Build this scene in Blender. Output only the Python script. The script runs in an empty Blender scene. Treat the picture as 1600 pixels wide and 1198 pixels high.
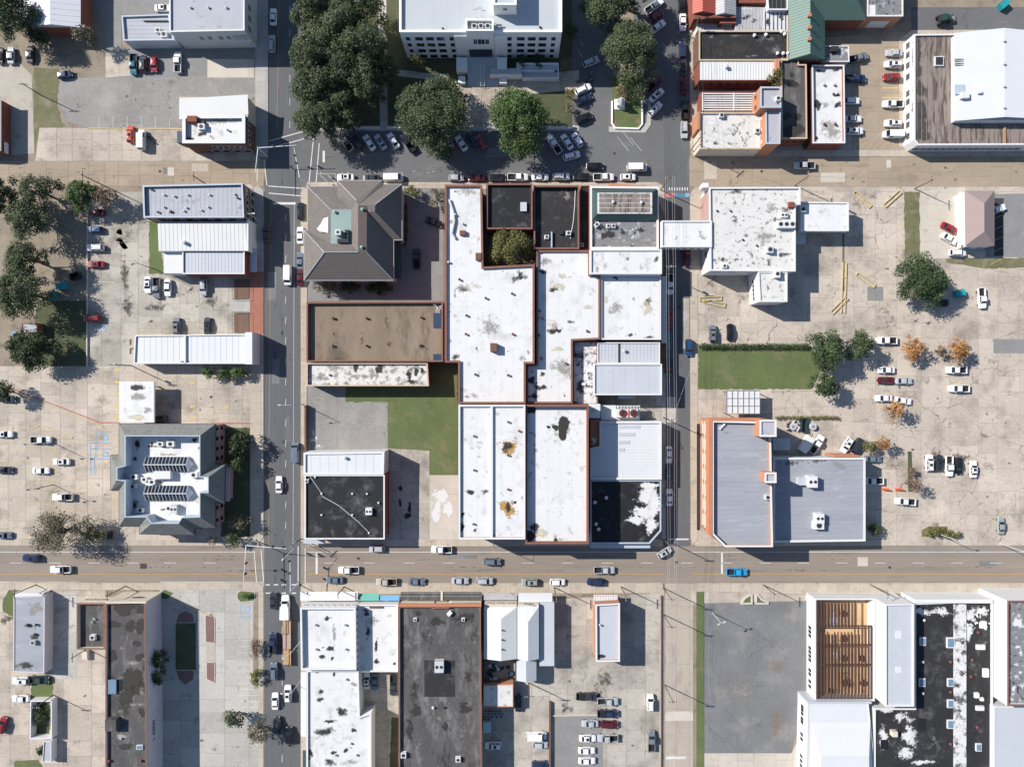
import bpy, bmesh, math, random
from mathutils import Vector, noise as mnoise
random.seed(7)
SC = bpy.context.scene
COL = SC.collection
R = math.radians

# ---------------------------------------------------------------- camera, sky, sun, exposure
CAM_H = 190.0                       # drone height above the street, looking straight down
F_PX = 1600 * 24.0 / 36.0
PPM = F_PX / CAM_H                  # photograph pixels per metre on the ground
cam = bpy.data.cameras.new('camera'); cam.lens = 24.0; cam.sensor_width = 36.0
cam.clip_start = 1.0; cam.clip_end = 3000.0
camo = bpy.data.objects.new('camera', cam); COL.objects.link(camo)
camo.location = (0, 0, CAM_H); camo.rotation_euler = (0, 0, 0); SC.camera = camo

SUN_EL = R(36.5); SUN_AZ = R(180 - 25.5)      # direction towards the sun, counter-clockwise from +x
sdir = Vector((math.cos(SUN_AZ) * math.cos(SUN_EL), math.sin(SUN_AZ) * math.cos(SUN_EL), math.sin(SUN_EL)))
sl = bpy.data.lights.new('sun', 'SUN'); sl.energy = 4.9; sl.angle = R(0.53); sl.color = (1.0, 0.955, 0.90)
so = bpy.data.objects.new('sun', sl); COL.objects.link(so)
so.rotation_euler = sdir.to_track_quat('Z', 'Y').to_euler(); so.location = sdir * 300
wd = bpy.data.worlds.new('World'); SC.world = wd; wd.use_nodes = True
wn = wd.node_tree.nodes; wl = wd.node_tree.links
sky = wn.new('ShaderNodeTexSky'); sky.sky_type = 'NISHITA'; sky.sun_disc = False
sky.sun_elevation = SUN_EL; sky.sun_rotation = math.pi / 2 - SUN_AZ
wn['Background'].inputs[1].default_value = 0.092
sky.ozone_density = 3.0; sky.air_density = 1.0; sky.dust_density = .4
wl.new(sky.outputs[0], wn['Background'].inputs[0])
SC.view_settings.view_transform = 'Standard'; SC.view_settings.look = 'None'
SC.view_settings.gamma = 1.0; SC.view_settings.exposure = 0.45
SC.cycles.max_bounces = 6; SC.cycles.diffuse_bounces = 3

# ---------------------------------------------------------------- geometry helpers
def W(px, py, h=0.0):
    k = (1 - h / CAM_H) / PPM
    return ((px - 800) * k, (599 - py) * k)
def WP(poly, h=0.0): return [W(x, y, h) for x, y in poly]
def rect(x0, y0, x1, y1): return [(x0, y0), (x1, y0), (x1, y1), (x0, y1)]
def area(p): return sum(p[i][0] * p[(i + 1) % len(p)][1] - p[(i + 1) % len(p)][0] * p[i][1] for i in range(len(p))) / 2
def ccw(p): return list(p) if area(p) > 0 else list(reversed(p))
def inset(p, d):
    n = len(p); out = []
    for i in range(n):
        a, b, c = Vector(p[i - 1]), Vector(p[i]), Vector(p[(i + 1) % n])
        e1 = (b - a).normalized(); e2 = (c - b).normalized()
        n1 = Vector((-e1.y, e1.x)); n2 = Vector((-e2.y, e2.x))
        m = n1 + n2
        q = b + m * (d / (1 + n1.dot(n2) if 1 + n1.dot(n2) > .25 else .25))
        out.append((q.x, q.y))
    return out
def clip_rect(poly, x0, y0, x1, y1):
    def cl(p, inside, inter):
        o = []
        for i in range(len(p)):
            a, b = p[i - 1], p[i]
            if inside(b):
                if not inside(a): o.append(inter(a, b))
                o.append(b)
            elif inside(a): o.append(inter(a, b))
        return o
    ix = lambda X: (lambda a, b: (X, a[1] + (b[1] - a[1]) * (X - a[0]) / (b[0] - a[0])))
    iy = lambda Y: (lambda a, b: (a[0] + (b[0] - a[0]) * (Y - a[1]) / (b[1] - a[1]), Y))
    for ins, it in ((lambda q: q[0] >= x0, ix(x0)), (lambda q: q[0] <= x1, ix(x1)), (lambda q: q[1] >= y0, iy(y0)), (lambda q: q[1] <= y1, iy(y1))):
        if len(poly) < 3: return []
        poly = cl(poly, ins, it)
    return poly

class MB:
    def __init__(s): s.v = []; s.f = []
    def vs(s, l):
        b = len(s.v); s.v += [tuple(q) for q in l]; return b
    def poly(s, pts): b = s.vs(pts); s.f.append(tuple(range(b, b + len(pts)))); return s
    def prism(s, p, z0, z1, top=True, bottom=False):
        p = ccw(p); n = len(p)
        b = s.vs([(x, y, z0) for x, y in p] + [(x, y, z1) for x, y in p])
        for i in range(n): j = (i + 1) % n; s.f.append((b + i, b + j, b + n + j, b + n + i))
        if top: s.f.append(tuple(range(b + n, b + 2 * n)))
        if bottom: s.f.append(tuple(reversed(range(b, b + n))))
        return s
    def ring(s, p, d, z0, z1, zin=None):
        p = ccw(p); q = inset(p, d); n = len(p); zi = z0 if zin is None else zin
        b = s.vs([(x, y, z0) for x, y in p] + [(x, y, z1) for x, y in p] + [(x, y, z1) for x, y in q] + [(x, y, zi) for x, y in q])
        for i in range(n):
            j = (i + 1) % n
            for k in range(3): s.f.append((b + k * n + i, b + k * n + j, b + (k + 1) * n + j, b + (k + 1) * n + i))
        return s
    def box(s, cx, cy, cz, sx, sy, sz, rz=0.0):
        c, n = math.cos(rz), math.sin(rz); P = []
        for z in (-.5, .5):
            for x, y in ((-.5, -.5), (.5, -.5), (.5, .5), (-.5, .5)):
                X, Y = x * sx, y * sy; P.append((cx + X * c - Y * n, cy + X * n + Y * c, cz + z * sz))
        b = s.vs(P)
        for f in ((3, 2, 1, 0), (4, 5, 6, 7), (0, 1, 5, 4), (1, 2, 6, 5), (2, 3, 7, 6), (3, 0, 4, 7)): s.f.append(tuple(b + i for i in f))
        return s
    def tube(s, a, b, r0, r1=None, n=6, cap=True):
        r1 = r0 if r1 is None else r1
        a, b = Vector(a), Vector(b); d = (b - a)
        if d.length < 1e-6: return s
        q = d.to_track_quat('Z', 'Y'); k = len(s.v)
        for p, r in ((a, r0), (b, r1)):
            for i in range(n):
                t = 2 * math.pi * i / n; s.v.append(tuple(p + q @ Vector((math.cos(t) * r, math.sin(t) * r, 0))))
        for i in range(n): j = (i + 1) % n; s.f.append((k + i, k + j, k + n + j, k + n + i))
        if cap: s.f.append(tuple(range(k + n, k + 2 * n))); s.f.append(tuple(reversed(range(k, k + n))))
        return s
    def cyl(s, x, y, z0, z1, r, r1=None, n=12): return s.tube((x, y, z0), (x, y, z1), r, r1, n)
    def mesh(s, name, m):
        me = bpy.data.meshes.new(name); me.from_pydata(s.v, [], s.f); me.update()
        if m: me.materials.append(M(m) if isinstance(m, str) else m)
        return me
    def build(s, name, m, parent=None, smooth=False):
        me = s.mesh(name, m)
        if smooth:
            for p in me.polygons: p.use_smooth = True
        return link(name, me, parent)

def link(name, data, parent=None, loc=None, rz=None):
    o = bpy.data.objects.new(name, data); COL.objects.link(o)
    if loc is not None: o.location = loc
    if rz is not None: o.rotation_euler = (0, 0, rz)
    if parent is not None:
        o.parent = parent
        if loc is None:                       # mesh given in world coordinates: undo the parent's offset
            d = Vector((0, 0, 0)); p = parent
            while p is not None: d += p.location; p = p.parent
            o.location = -d
    return o
def empty(name, label, cat, loc, group=None, rz=0):
    o = bpy.data.objects.new(name, None); COL.objects.link(o); o.location = loc; o.rotation_euler = (0, 0, rz)
    o.empty_display_size = .5
    return tag(o, label, cat, group)
def tag(o, label=None, cat=None, group=None, kind=None):
    if label: o['label'] = label
    if cat: o['category'] = cat
    if group: o['group'] = group
    if kind: o['kind'] = kind
    return o

# ---------------------------------------------------------------- materials
MD = {}
def M(n):
    if n not in MD: raise KeyError(n)
    return MD[n]
def pm(name, col, rough=.85, var=.15, sc=.25, fine=.12, fsc=3.0, dirt=None, rnd=0.0, stretch=(1, 1, 1), ribs=None, metal=0.0, coat=0.0, bump=0.0, spec=.3, crack=None):
    """col with large blotches (var), fine grain, optional dirt=(colour, scale, threshold, softness), ribs=(axis, period, depth)."""
    m = bpy.data.materials.new(name); m.use_nodes = True; nt = m.node_tree; N = nt.nodes; L = nt.links
    b = N['Principled BSDF']; b.inputs['Roughness'].default_value = rough; b.inputs['Metallic'].default_value = metal
    b.inputs['Specular IOR Level'].default_value = spec
    if coat: b.inputs['Coat Weight'].default_value = coat
    g = N.new('ShaderNodeNewGeometry'); mp = N.new('ShaderNodeVectorMath'); mp.operation = 'MULTIPLY'
    mp.inputs[1].default_value = stretch; L.new(g.outputs['Position'], mp.inputs[0])
    def noise(scale, detail=6, src=mp.outputs[0], rough=.6):
        t = N.new('ShaderNodeTexNoise'); t.inputs['Scale'].default_value = scale; t.inputs['Detail'].default_value = detail
        t.inputs['Roughness'].default_value = rough; L.new(src, t.inputs['Vector']); return t.outputs['Fac']
    def math_(op, a, c, cl=False):
        t = N.new('ShaderNodeMath'); t.operation = op; t.use_clamp = cl
        for i, q in enumerate((a, c)):
            if isinstance(q, (int, float)): t.inputs[i].default_value = q
            else: L.new(q, t.inputs[i])
        return t.outputs[0]
    f = math_('ADD', math_('MULTIPLY', math_('SUBTRACT', noise(sc), .5), 2.6 * var), 1.0)
    f = math_('ADD', f, math_('MULTIPLY', math_('SUBTRACT', noise(fsc, 3), .5), 2.2 * fine))
    if rnd:
        oi = N.new('ShaderNodeObjectInfo')
        f = math_('ADD', f, math_('MULTIPLY', math_('SUBTRACT', oi.outputs['Random'], .5), 2 * rnd))
    if ribs:
        ax, per, dep = ribs
        sx = N.new('ShaderNodeSeparateXYZ'); L.new(g.outputs['Position'], sx.inputs[0])
        fr = math_('FRACT', math_('DIVIDE', sx.outputs[ax], per), 0)
        f = math_('SUBTRACT', f, math_('MULTIPLY', math_('LESS_THAN', fr, .14), dep))
    if crack:
        v = N.new('ShaderNodeTexVoronoi'); v.feature = 'DISTANCE_TO_EDGE'; v.inputs['Scale'].default_value = crack[0]
        wob = N.new('ShaderNodeTexNoise'); wob.inputs['Scale'].default_value = .35; L.new(g.outputs['Position'], wob.inputs['Vector'])
        ad = N.new('ShaderNodeVectorMath'); ad.operation = 'MULTIPLY_ADD'; L.new(wob.outputs['Color'], ad.inputs[0]); ad.inputs[1].default_value = (4, 4, 0); L.new(g.outputs['Position'], ad.inputs[2])
        L.new(ad.outputs[0], v.inputs['Vector'])
        ck = math_('MULTIPLY', math_('LESS_THAN', v.outputs['Distance'], crack[1]), math_('GREATER_THAN', noise(.09, 2), crack[2]))
        f = math_('SUBTRACT', f, math_('MULTIPLY', ck, crack[3]))
    mx = N.new('ShaderNodeMix'); mx.data_type = 'RGBA'; mx.blend_type = 'MULTIPLY'; mx.inputs['Factor'].default_value = 1
    mx.inputs['A'].default_value = (*col, 1); cb = N.new('ShaderNodeCombineColor')
    for i in range(3): L.new(f, cb.inputs[i])
    L.new(cb.outputs[0], mx.inputs['B']); out = mx.outputs['Result']
    for d in (dirt or []):
        dc, ds, th, sf = d
        k = math_('MULTIPLY', math_('SUBTRACT', noise(ds, 8, rough=.68), th), 1.0 / sf, True)
        m2 = N.new('ShaderNodeMix'); m2.data_type = 'RGBA'; L.new(k, m2.inputs['Factor']); L.new(out, m2.inputs['A']); m2.inputs['B'].default_value = (*dc, 1)
        out = m2.outputs['Result']
    L.new(out, b.inputs['Base Color'])
    if bump:
        bp = N.new('ShaderNodeBump'); bp.inputs['Strength'].default_value = bump; bp.inputs['Distance'].default_value = .05
        L.new(noise(fsc * 2, 4), bp.inputs['Height']); L.new(bp.outputs[0], b.inputs['Normal'])
    MD[name] = m; return m
GREY = lambda v: (v, v, v)
ck = (.07, .0045, .50, .3)
# ground
pm('concrete_tan', (.45, .39, .32), var=.22, sc=.10, fine=.2, fsc=1.6, rnd=.11, dirt=[((.24, .205, .17), .12, .50, .2), ((.16, .14, .12), .3, .60, .18), ((.10, .09, .08), 1.3, .68, .06)])
pm('concrete_lot', (.41, .375, .32), var=.22, sc=.09, fine=.2, fsc=1.5, rnd=.12, dirt=[((.22, .20, .17), .11, .48, .2), ((.15, .135, .115), .3, .58, .2), ((.09, .08, .07), 1.1, .68, .06)], crack=ck)
pm('concrete_right', (.47, .405, .335), var=.2, sc=.08, fine=.2, fsc=1.5, rnd=.09, dirt=[((.25, .22, .185), .10, .50, .2), ((.17, .145, .12), .3, .60, .16), ((.20, .11, .06), .5, .71, .08), ((.10, .085, .07), .9, .70, .05)], crack=(.13, .0055, .42, .5))
pm('concrete_grey', (.42, .40, .36), var=.22, sc=.1, fine=.2, fsc=1.6, rnd=.12, dirt=[((.15, .14, .125), .2, .56, .22), ((.08, .075, .07), 1.2, .68, .06)], crack=ck)
pm('concrete_pale', (.50, .45, .38), var=.15, sc=.2, fine=.12, rnd=.05, dirt=[((.25, .22, .18), .3, .58, .2)])
pm('joint', (.23, .20, .165), var=.3, sc=.4)
pm('asphalt_lot', (.175, .175, .175), var=.28, sc=.10, fine=.2, fsc=1.4, dirt=[((.27, .255, .235), .13, .52, .22), ((.07, .07, .07), .5, .63, .1)], crack=ck)
pm('asphalt_warm', (.26, .247, .228), var=.3, sc=.10, fine=.22, fsc=1.4, dirt=[((.36, .335, .30), .13, .52, .22), ((.13, .125, .12), .4, .60, .12)], crack=ck)
pm('asphalt_patch', (.23, .225, .215), var=.2, sc=.3, fine=.2, fsc=2)
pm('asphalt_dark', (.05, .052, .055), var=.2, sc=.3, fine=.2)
pm('road_grey', (.115, .117, .12), var=.2, sc=.10, fine=.12, fsc=1.5, stretch=(2.2, .12, 1), dirt=[((.075, .075, .075), .35, .60, .25), ((.23, .22, .21), .22, .60, .2)])
pm('road_square', (.135, .135, .135), var=.22, sc=.07, fine=.12, fsc=1.3, stretch=(.5, 1.2, 1), dirt=[((.22, .215, .205), .14, .58, .2), ((.075, .075, .075), .5, .66, .08)], crack=(.04, .005, .5, .25))
pm('road_brown', (.25, .21, .172), var=.2, sc=.16, fine=.12, fsc=1.5, stretch=(.12, 2.0, 1), dirt=[((.09, .08, .07), .42, .57, .25), ((.32, .27, .21), .22, .60, .2)])
pm('road_tan', (.33, .265, .195), var=.18, sc=.12, fine=.14, fsc=1.5, rnd=.05, stretch=(.5, 1, 1), dirt=[((.21, .165, .125), .2, .54, .2), ((.40, .34, .27), .2, .64, .12)])
pm('road_lane', (.40, .345, .28), var=.16, sc=.14, fine=.14, rnd=.05, stretch=(1, .4, 1), dirt=[((.22, .19, .155), .25, .56, .2)])
pm('sidewalk', (.44, .38, .305), var=.16, sc=.2, fine=.14, fsc=2, rnd=.06, dirt=[((.20, .17, .14), .35, .56, .2)])
pm('sidewalk_grey', (.40, .385, .35), var=.14, sc=.2, fine=.12, fsc=2, rnd=.06, dirt=[((.22, .21, .19), .35, .6, .2)])
pm('paver_red', (.33, .14, .095), var=.2, sc=.4, fine=.2, fsc=4, rnd=.08, dirt=[((.30, .22, .17), .3, .58, .2)])
pm('paver_pink', (.20, .12, .112), var=.2, sc=.4, fine=.2, fsc=4, rnd=.06)
pm('roof_pale', (.45, .475, .49), rough=.5, var=.05, sc=.15, fine=.04, ribs=(0, 3.4, .03), dirt=[((.42, .43, .44), .2, .6, .2)])
pm('kerb', (.50, .46, .40), var=.15, sc=.5)
pm('kerb_yellow', (.52, .41, .20), var=.2, sc=.8, dirt=[((.40, .34, .27), 1.2, .52, .15)])
pm('kerb_red', (.40, .10, .08), var=.2, sc=.8, dirt=[((.40, .30, .25), 1.2, .6, .15)])
pm('grass', (.105, .135, .05), var=.3, sc=.12, fine=.4, fsc=4, dirt=[((.20, .17, .095), .14, .53, .2), ((.065, .09, .025), .5, .58, .15)], bump=.6)
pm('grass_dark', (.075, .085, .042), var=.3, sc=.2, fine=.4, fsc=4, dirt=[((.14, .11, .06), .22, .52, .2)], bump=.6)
pm('dirt', (.26, .215, .16), var=.28, sc=.18, fine=.22, fsc=2, dirt=[((.12, .10, .07), .3, .52, .2), ((.10, .11, .045), .22, .60, .12)])
pm('grass_dry', (.145, .14, .07), var=.35, sc=.2, fine=.4, fsc=3, dirt=[((.24, .20, .14), .3, .50, .15), ((.08, .10, .035), .4, .58, .15)], bump=.6)
pm('gravel', (.42, .38, .32), var=.2, sc=.2, fine=.25, fsc=2.5, dirt=[((.25, .22, .17), .3, .55, .2)])
pm('mulch', (.16, .10, .07), var=.25, sc=.8, fine=.3, fsc=5)
pm('paint_white', (.62, .61, .58), var=.12, sc=.6, dirt=[((.25, .23, .21), 2.0, .56, .12)])
pm('paint_yellow', (.56, .43, .17), var=.12, sc=.6, dirt=[((.35, .29, .2), 2.0, .58, .15)])
pm('paint_orange', (.43, .27, .10), var=.12, sc=.6, dirt=[((.35, .26, .18), 2.0, .60, .15)])
pm('paint_blue', (.17, .34, .52), var=.15, sc=.8, dirt=[((.36, .34, .31), 1.6, .52, .2)]); pm('paint_pink', (.55, .16, .18), var=.2, sc=.5, dirt=[((.25, .2, .2), 1, .5, .2)])
pm('paint_teal', (.06, .22, .30), var=.2, sc=.5, dirt=[((.22, .2, .2), 1, .52, .2)])
# roofs
blk = (.03, .028, .026)
pm('roof_white', (.645, .645, .635), rough=.6, var=.08, sc=.12, fine=.06, ribs=(0, 3.1, .035), dirt=[((.48, .47, .445), .13, .53, .2), ((.38, .36, .31), .5, .585, .12), ((.14, .12, .10), .7, .685, .05), ((.22, .2, .18), 2.6, .70, .06)])
pm('roof_white_old', (.63, .625, .61), rough=.7, var=.10, sc=.2, fine=.08, dirt=[((.38, .37, .34), .30, .54, .16), ((.07, .06, .05), .45, .655, .06), ((.26, .18, .09), .3, .69, .07)])
pm('roof_mottled', (.62, .60, .56), rough=.8, var=.14, sc=.5, fine=.15, dirt=[((.28, .26, .23), .7, .50, .08), ((.06, .055, .05), .35, .62, .05)])
pm('roof_cream', (.60, .585, .55), rough=.8, var=.12, sc=.3, fine=.14, dirt=[((.25, .23, .20), .8, .56, .06), ((.10, .09, .08), .3, .66, .06)])
pm('roof_grey', (.38, .39, .42), rough=.7, var=.12, sc=.2, fine=.12, dirt=[((.19, .19, .2), .5, .60, .12)])
pm('roof_bluegrey', (.30, .31, .34), rough=.7, var=.16, sc=.2, fine=.12, stretch=(.35, 1.6, 1), dirt=[((.46, .47, .49), .3, .56, .2), ((.15, .15, .17), .6, .62, .1)])
pm('roof_tar', (.028, .027, .028), rough=.75, var=.3, sc=.25, fine=.25, fsc=2, dirt=[((.10, .098, .10), .25, .56, .16), ((.19, .185, .18), .6, .66, .08)])
pm('roof_tar_grey', (.085, .08, .077), rough=.8, var=.45, sc=.16, fine=.3, fsc=1.6, stretch=(1.5, .6, 1), dirt=[((.20, .195, .185), .22, .52, .2), ((.028, .028, .028), .14, .56, .1), ((.26, .25, .24), .9, .62, .1)])
pm('roof_black', (.016, .016, .018), rough=.6, var=.3, sc=.3, fine=.25, dirt=[((.085, .085, .088), .22, .55, .14), ((.14, .14, .14), .9, .64, .08)])
pm('roof_brown', (.22, .17, .122), rough=.85, var=.4, sc=.09, fine=.14, fsc=1.5, stretch=(1, .35, 1), dirt=[((.09, .07, .052), .16, .52, .16), ((.32, .26, .2), .3, .62, .15)])
pm('roof_rust', (.24, .20, .175), rough=.8, var=.2, sc=.2, fine=.18, stretch=(2.4, .3, 1), dirt=[((.10, .078, .065), .5, .48, .1)])
pm('roof_speckle', (.20, .20, .205), rough=.8, var=.2, sc=.4, fine=.3, dirt=[((.60, .59, .57), .55, .57, .06), ((.03, .03, .032), .8, .56, .06)])
pm('roof_flaky', (.62, .61, .6), rough=.8, var=.1, sc=.5, fine=.14, dirt=[((.05, .048, .048), .45, .50, .10), ((.3, .29, .28), 1.2, .55, .1)])
pm('metal_white', (.60, .61, .62), rough=.45, var=.05, sc=.2, fine=.04, dirt=[((.5, .5, .5), .4, .66, .2)])
pm('metal_cream', (.62, .62, .595), rough=.5, var=.05, sc=.2, fine=.04, dirt=[((.45, .43, .4), .4, .66, .15)])
pm('metal_grey', (.46, .48, .51), rough=.45, var=.07, sc=.2, fine=.06, dirt=[((.3, .3, .31), .4, .62, .15)])
pm('metal_old', (.40, .395, .40), rough=.6, var=.16, sc=.5, fine=.12, dirt=[((.17, .13, .12), .45, .58, .15), ((.55, .55, .55), .4, .62, .1)])
pm('metal_green', (.095, .165, .135), rough=.5, var=.08, sc=.2, fine=.06)
pm('metal_green_dark', (.045, .085, .08), rough=.5, var=.12, sc=.3, fine=.08)
pm('metal_red', (.42, .095, .06), rough=.5, var=.1, sc=.3, fine=.06)
pm('metal_mauve', (.29, .22, .205), rough=.5, var=.05, sc=.2, fine=.04)
pm('roof_copper', (.25, .33, .31), rough=.7, var=.12, sc=.3, fine=.12)
pm('shingle', (.155, .135, .12), rough=.9, var=.14, sc=.4, fine=.5, fsc=3.2)
pm('shingle_flat', (.10, .08, .075), rough=.9, var=.14, sc=.4, fine=.3, fsc=3.2)
pm('shingle_bank', (.19, .195, .18), rough=.9, var=.12, sc=.4, fine=.5, fsc=2.6, dirt=[((.10, .10, .095), 1.2, .58, .05)])
pm('rust_beam', (.085, .042, .032), rough=.85, var=.3, sc=.5, fine=.3)
pm('floor_sand', (.58, .38, .21), rough=.9, var=.2, sc=.2, fine=.2, dirt=[((.25, .14, .08), .3, .56, .15)])
# walls
pm('wall_white', (.64, .635, .62), rough=.8, var=.06, sc=.3, fine=.06, dirt=[((.42, .4, .37), .5, .66, .15)])
pm('wall_stone', (.80, .79, .76), rough=.8, var=.06, sc=.3, fine=.05, dirt=[((.42, .38, .33), .5, .68, .15)])
pm('wall_cream', (.58, .52, .43), rough=.85, var=.1, sc=.3, fine=.08)
pm('wall_grey', (.50, .52, .53), rough=.8, var=.06, sc=.3, fine=.06)
pm('wall_lav', (.50, .47, .50), rough=.85, var=.1, sc=.25, fine=.08, dirt=[((.32, .29, .31), .5, .6, .15)])
pm('wall_pink', (.42, .28, .25), rough=.85, var=.1, sc=.4, fine=.12)
pm('brick_red', (.22, .075, .05), rough=.9, var=.2, sc=.5, fine=.25, fsc=5)
pm('brick_brown', (.15, .085, .062), rough=.9, var=.2, sc=.5, fine=.25, fsc=5)
pm('brick_orange', (.44, .21, .125), rough=.85, var=.1, sc=.4, fine=.1)
pm('coping_red', (.21, .105, .078), rough=.9, var=.2, sc=.6, fine=.2)
pm('coping_orange', (.46, .19, .10), rough=.85, var=.12, sc=.6, fine=.12)
pm('coping_white', (.64, .635, .62), rough=.7, var=.06, sc=.5); pm('coping_blue', (.40, .46, .53), rough=.6, var=.06, sc=.5)
pm('coping_tan', (.50, .40, .28), rough=.8, var=.1, sc=.5)
# small things
pm('glass', (.012, .015, .02), rough=.12, var=.05, spec=.6); pm('glass_blue', (.16, .24, .32), rough=.2, var=.1, spec=.6)
pm('frame_white', (.7, .7, .7), rough=.5, var=.03); pm('steel', (.35, .36, .37), rough=.4, var=.05, metal=.4)
pm('galv', (.50, .51, .52), rough=.45, var=.08); pm('dark_metal', (.035, .035, .038), rough=.5, var=.1)
pm('ac_white', (.62, .62, .61), rough=.6, var=.08, sc=1); pm('fan_red', (.16, .035, .025), rough=.7, var=.2, sc=2)
pm('vent_red', (.20, .065, .045), rough=.8, var=.15); pm('vent_teal', (.22, .42, .36), rough=.6, var=.1)
pm('wood_pole', (.13, .095, .07), rough=.9, var=.2, sc=1); pm('wood', (.42, .26, .13), rough=.85, var=.22, sc=.8, fine=.2, rnd=.1, dirt=[((.2, .1, .06), 1, .55, .2)])
pm('wire', (.05, .05, .05), rough=.6, var=.0); pm('wire_pale', (.45, .45, .45), rough=.5, var=.0)
pm('rubber', (.02, .02, .02), rough=.9, var=.1); pm('plastic_teal', (.02, .28, .30), rough=.5, var=.06)
pm('plastic_orange', (.75, .12, .02), rough=.5, var=.05); pm('plastic_blue', (.03, .055, .10), rough=.5, var=.1)
pm('awning_teal', (.13, .38, .31), rough=.6, var=.05); pm('awning_blue', (.15, .34, .52), rough=.6, var=.05)
pm('light_red', (.45, .01, .01), rough=.25, var=0); pm('light_clear', (.75, .76, .78), rough=.15, var=0)
pm('bark', (.10, .075, .055), rough=.95, var=.25, sc=2, fine=.2)
CARS = dict(white=(.78, .78, .78), silver=(.42, .44, .46), grey=(.17, .18, .20), dark=(.035, .038, .045), black=(.012, .013, .016), red=(.27, .02, .026), maroon=(.10, .012, .018),
            blue=(.02, .06, .14), brightblue=(.02, .32, .62), navy=(.02, .035, .085), teal=(.02, .13, .17), green=(.03, .06, .05), tan=(.45, .41, .34), orange=(.50, .07, .035), slate=(.13, .165, .21), greygreen=(.28, .32, .30))
for k, c in CARS.items(): pm('paint_' + k + '_car', c, rough=.28, var=.03, sc=.5, fine=0, coat=.6, spec=.5)

def stain_mat(name, col, hard=3.2):
    m = bpy.data.materials.new(name); m.use_nodes = True; N = m.node_tree.nodes; L = m.node_tree.links
    b = N['Principled BSDF']; b.inputs['Base Color'].default_value = (*col, 1); b.inputs['Roughness'].default_value = .8
    a = N.new('ShaderNodeAttribute'); a.attribute_name = 'fade'
    g = N.new('ShaderNodeNewGeometry'); t = N.new('ShaderNodeTexNoise'); t.inputs['Scale'].default_value = .8; t.inputs['Detail'].default_value = 7; t.inputs['Roughness'].default_value = .7
    L.new(g.outputs['Position'], t.inputs['Vector'])
    m0 = N.new('ShaderNodeMath'); m0.operation = 'MULTIPLY'; L.new(t.outputs['Fac'], m0.inputs[0]); m0.inputs[1].default_value = 1.7
    m1 = N.new('ShaderNodeMath'); m1.operation = 'MULTIPLY_ADD'; L.new(a.outputs['Fac'], m1.inputs[0]); m1.inputs[1].default_value = .95; L.new(m0.outputs[0], m1.inputs[2])
    m2 = N.new('ShaderNodeMath'); m2.operation = 'MULTIPLY_ADD'; m2.use_clamp = True; L.new(m1.outputs[0], m2.inputs[0]); m2.inputs[1].default_value = hard; m2.inputs[2].default_value = -hard * 1.16
    L.new(m2.outputs[0], b.inputs['Alpha']); MD[name] = m
stain_mat('stain_black', (.03, .027, .022), 4.5); stain_mat('stain_grey', (.30, .28, .25), 2.0); stain_mat('stain_brown', (.42, .24, .06), 4)
stain_mat('stain_rust', (.34, .21, .13), 1.1); stain_mat('stain_soot', (.035, .033, .03), 2.4); stain_mat('stain_white', (.62, .61, .6), 5); stain_mat('stain_olive', (.55, .50, .36), 2.2); stain_mat('stain_oil', (.055, .05, .045), 2.0)
stain_mat('stain_ash', (.10, .10, .102), 1.6); stain_mat('stain_grime', (.20, .175, .15), 1.2); stain_mat('stain_tyre', (.075, .068, .062), 1.1)
STN = [0]; PS = {}
def stain(parent, px, py, rx, ry, m, h=0.0, z=None, name='stain', sharp=1.0):
    """an irregular patch rx, ry (photograph pixels) lying on a surface at height h"""
    STN[0] += 1; rg = random.Random(STN[0] * 31); PS[parent.name] = n_ = PS.get(parent.name, 0) + 1; z = h + .010 + .0006 * n_ if z is None else z + .0005 * (n_ % 24)
    cx, cy = W(px, py, h); k = (1 - h / CAM_H) / PPM; a = rx * k; b = ry * k; n = 28; ph = rg.random() * 9
    v = [(cx, cy, z)]; fd = [1.0]; f = []
    for ring in (.5, 1.0):
        for i in range(n):
            t = 2 * math.pi * i / n; w = 1.4 * (1 + .14 * math.sin(2 * t + ph) + .10 * math.sin(3 * t + ph * 2))
            v.append((cx + a * ring * w * math.cos(t), cy + b * ring * w * math.sin(t), z)); fd.append(1 - ring)
    for i in range(n):
        j = (i + 1) % n; f.append((0, 1 + i, 1 + j)); f.append((1 + i, 1 + n + i, 1 + n + j, 1 + j))
    me = bpy.data.meshes.new(name); me.from_pydata(v, [], f); me.materials.append(M(m))
    at = me.attributes.new('fade', 'FLOAT', 'POINT')
    for i, q in enumerate(fd): at.data[i].value = q * sharp
    return link(name, me, parent)

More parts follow.
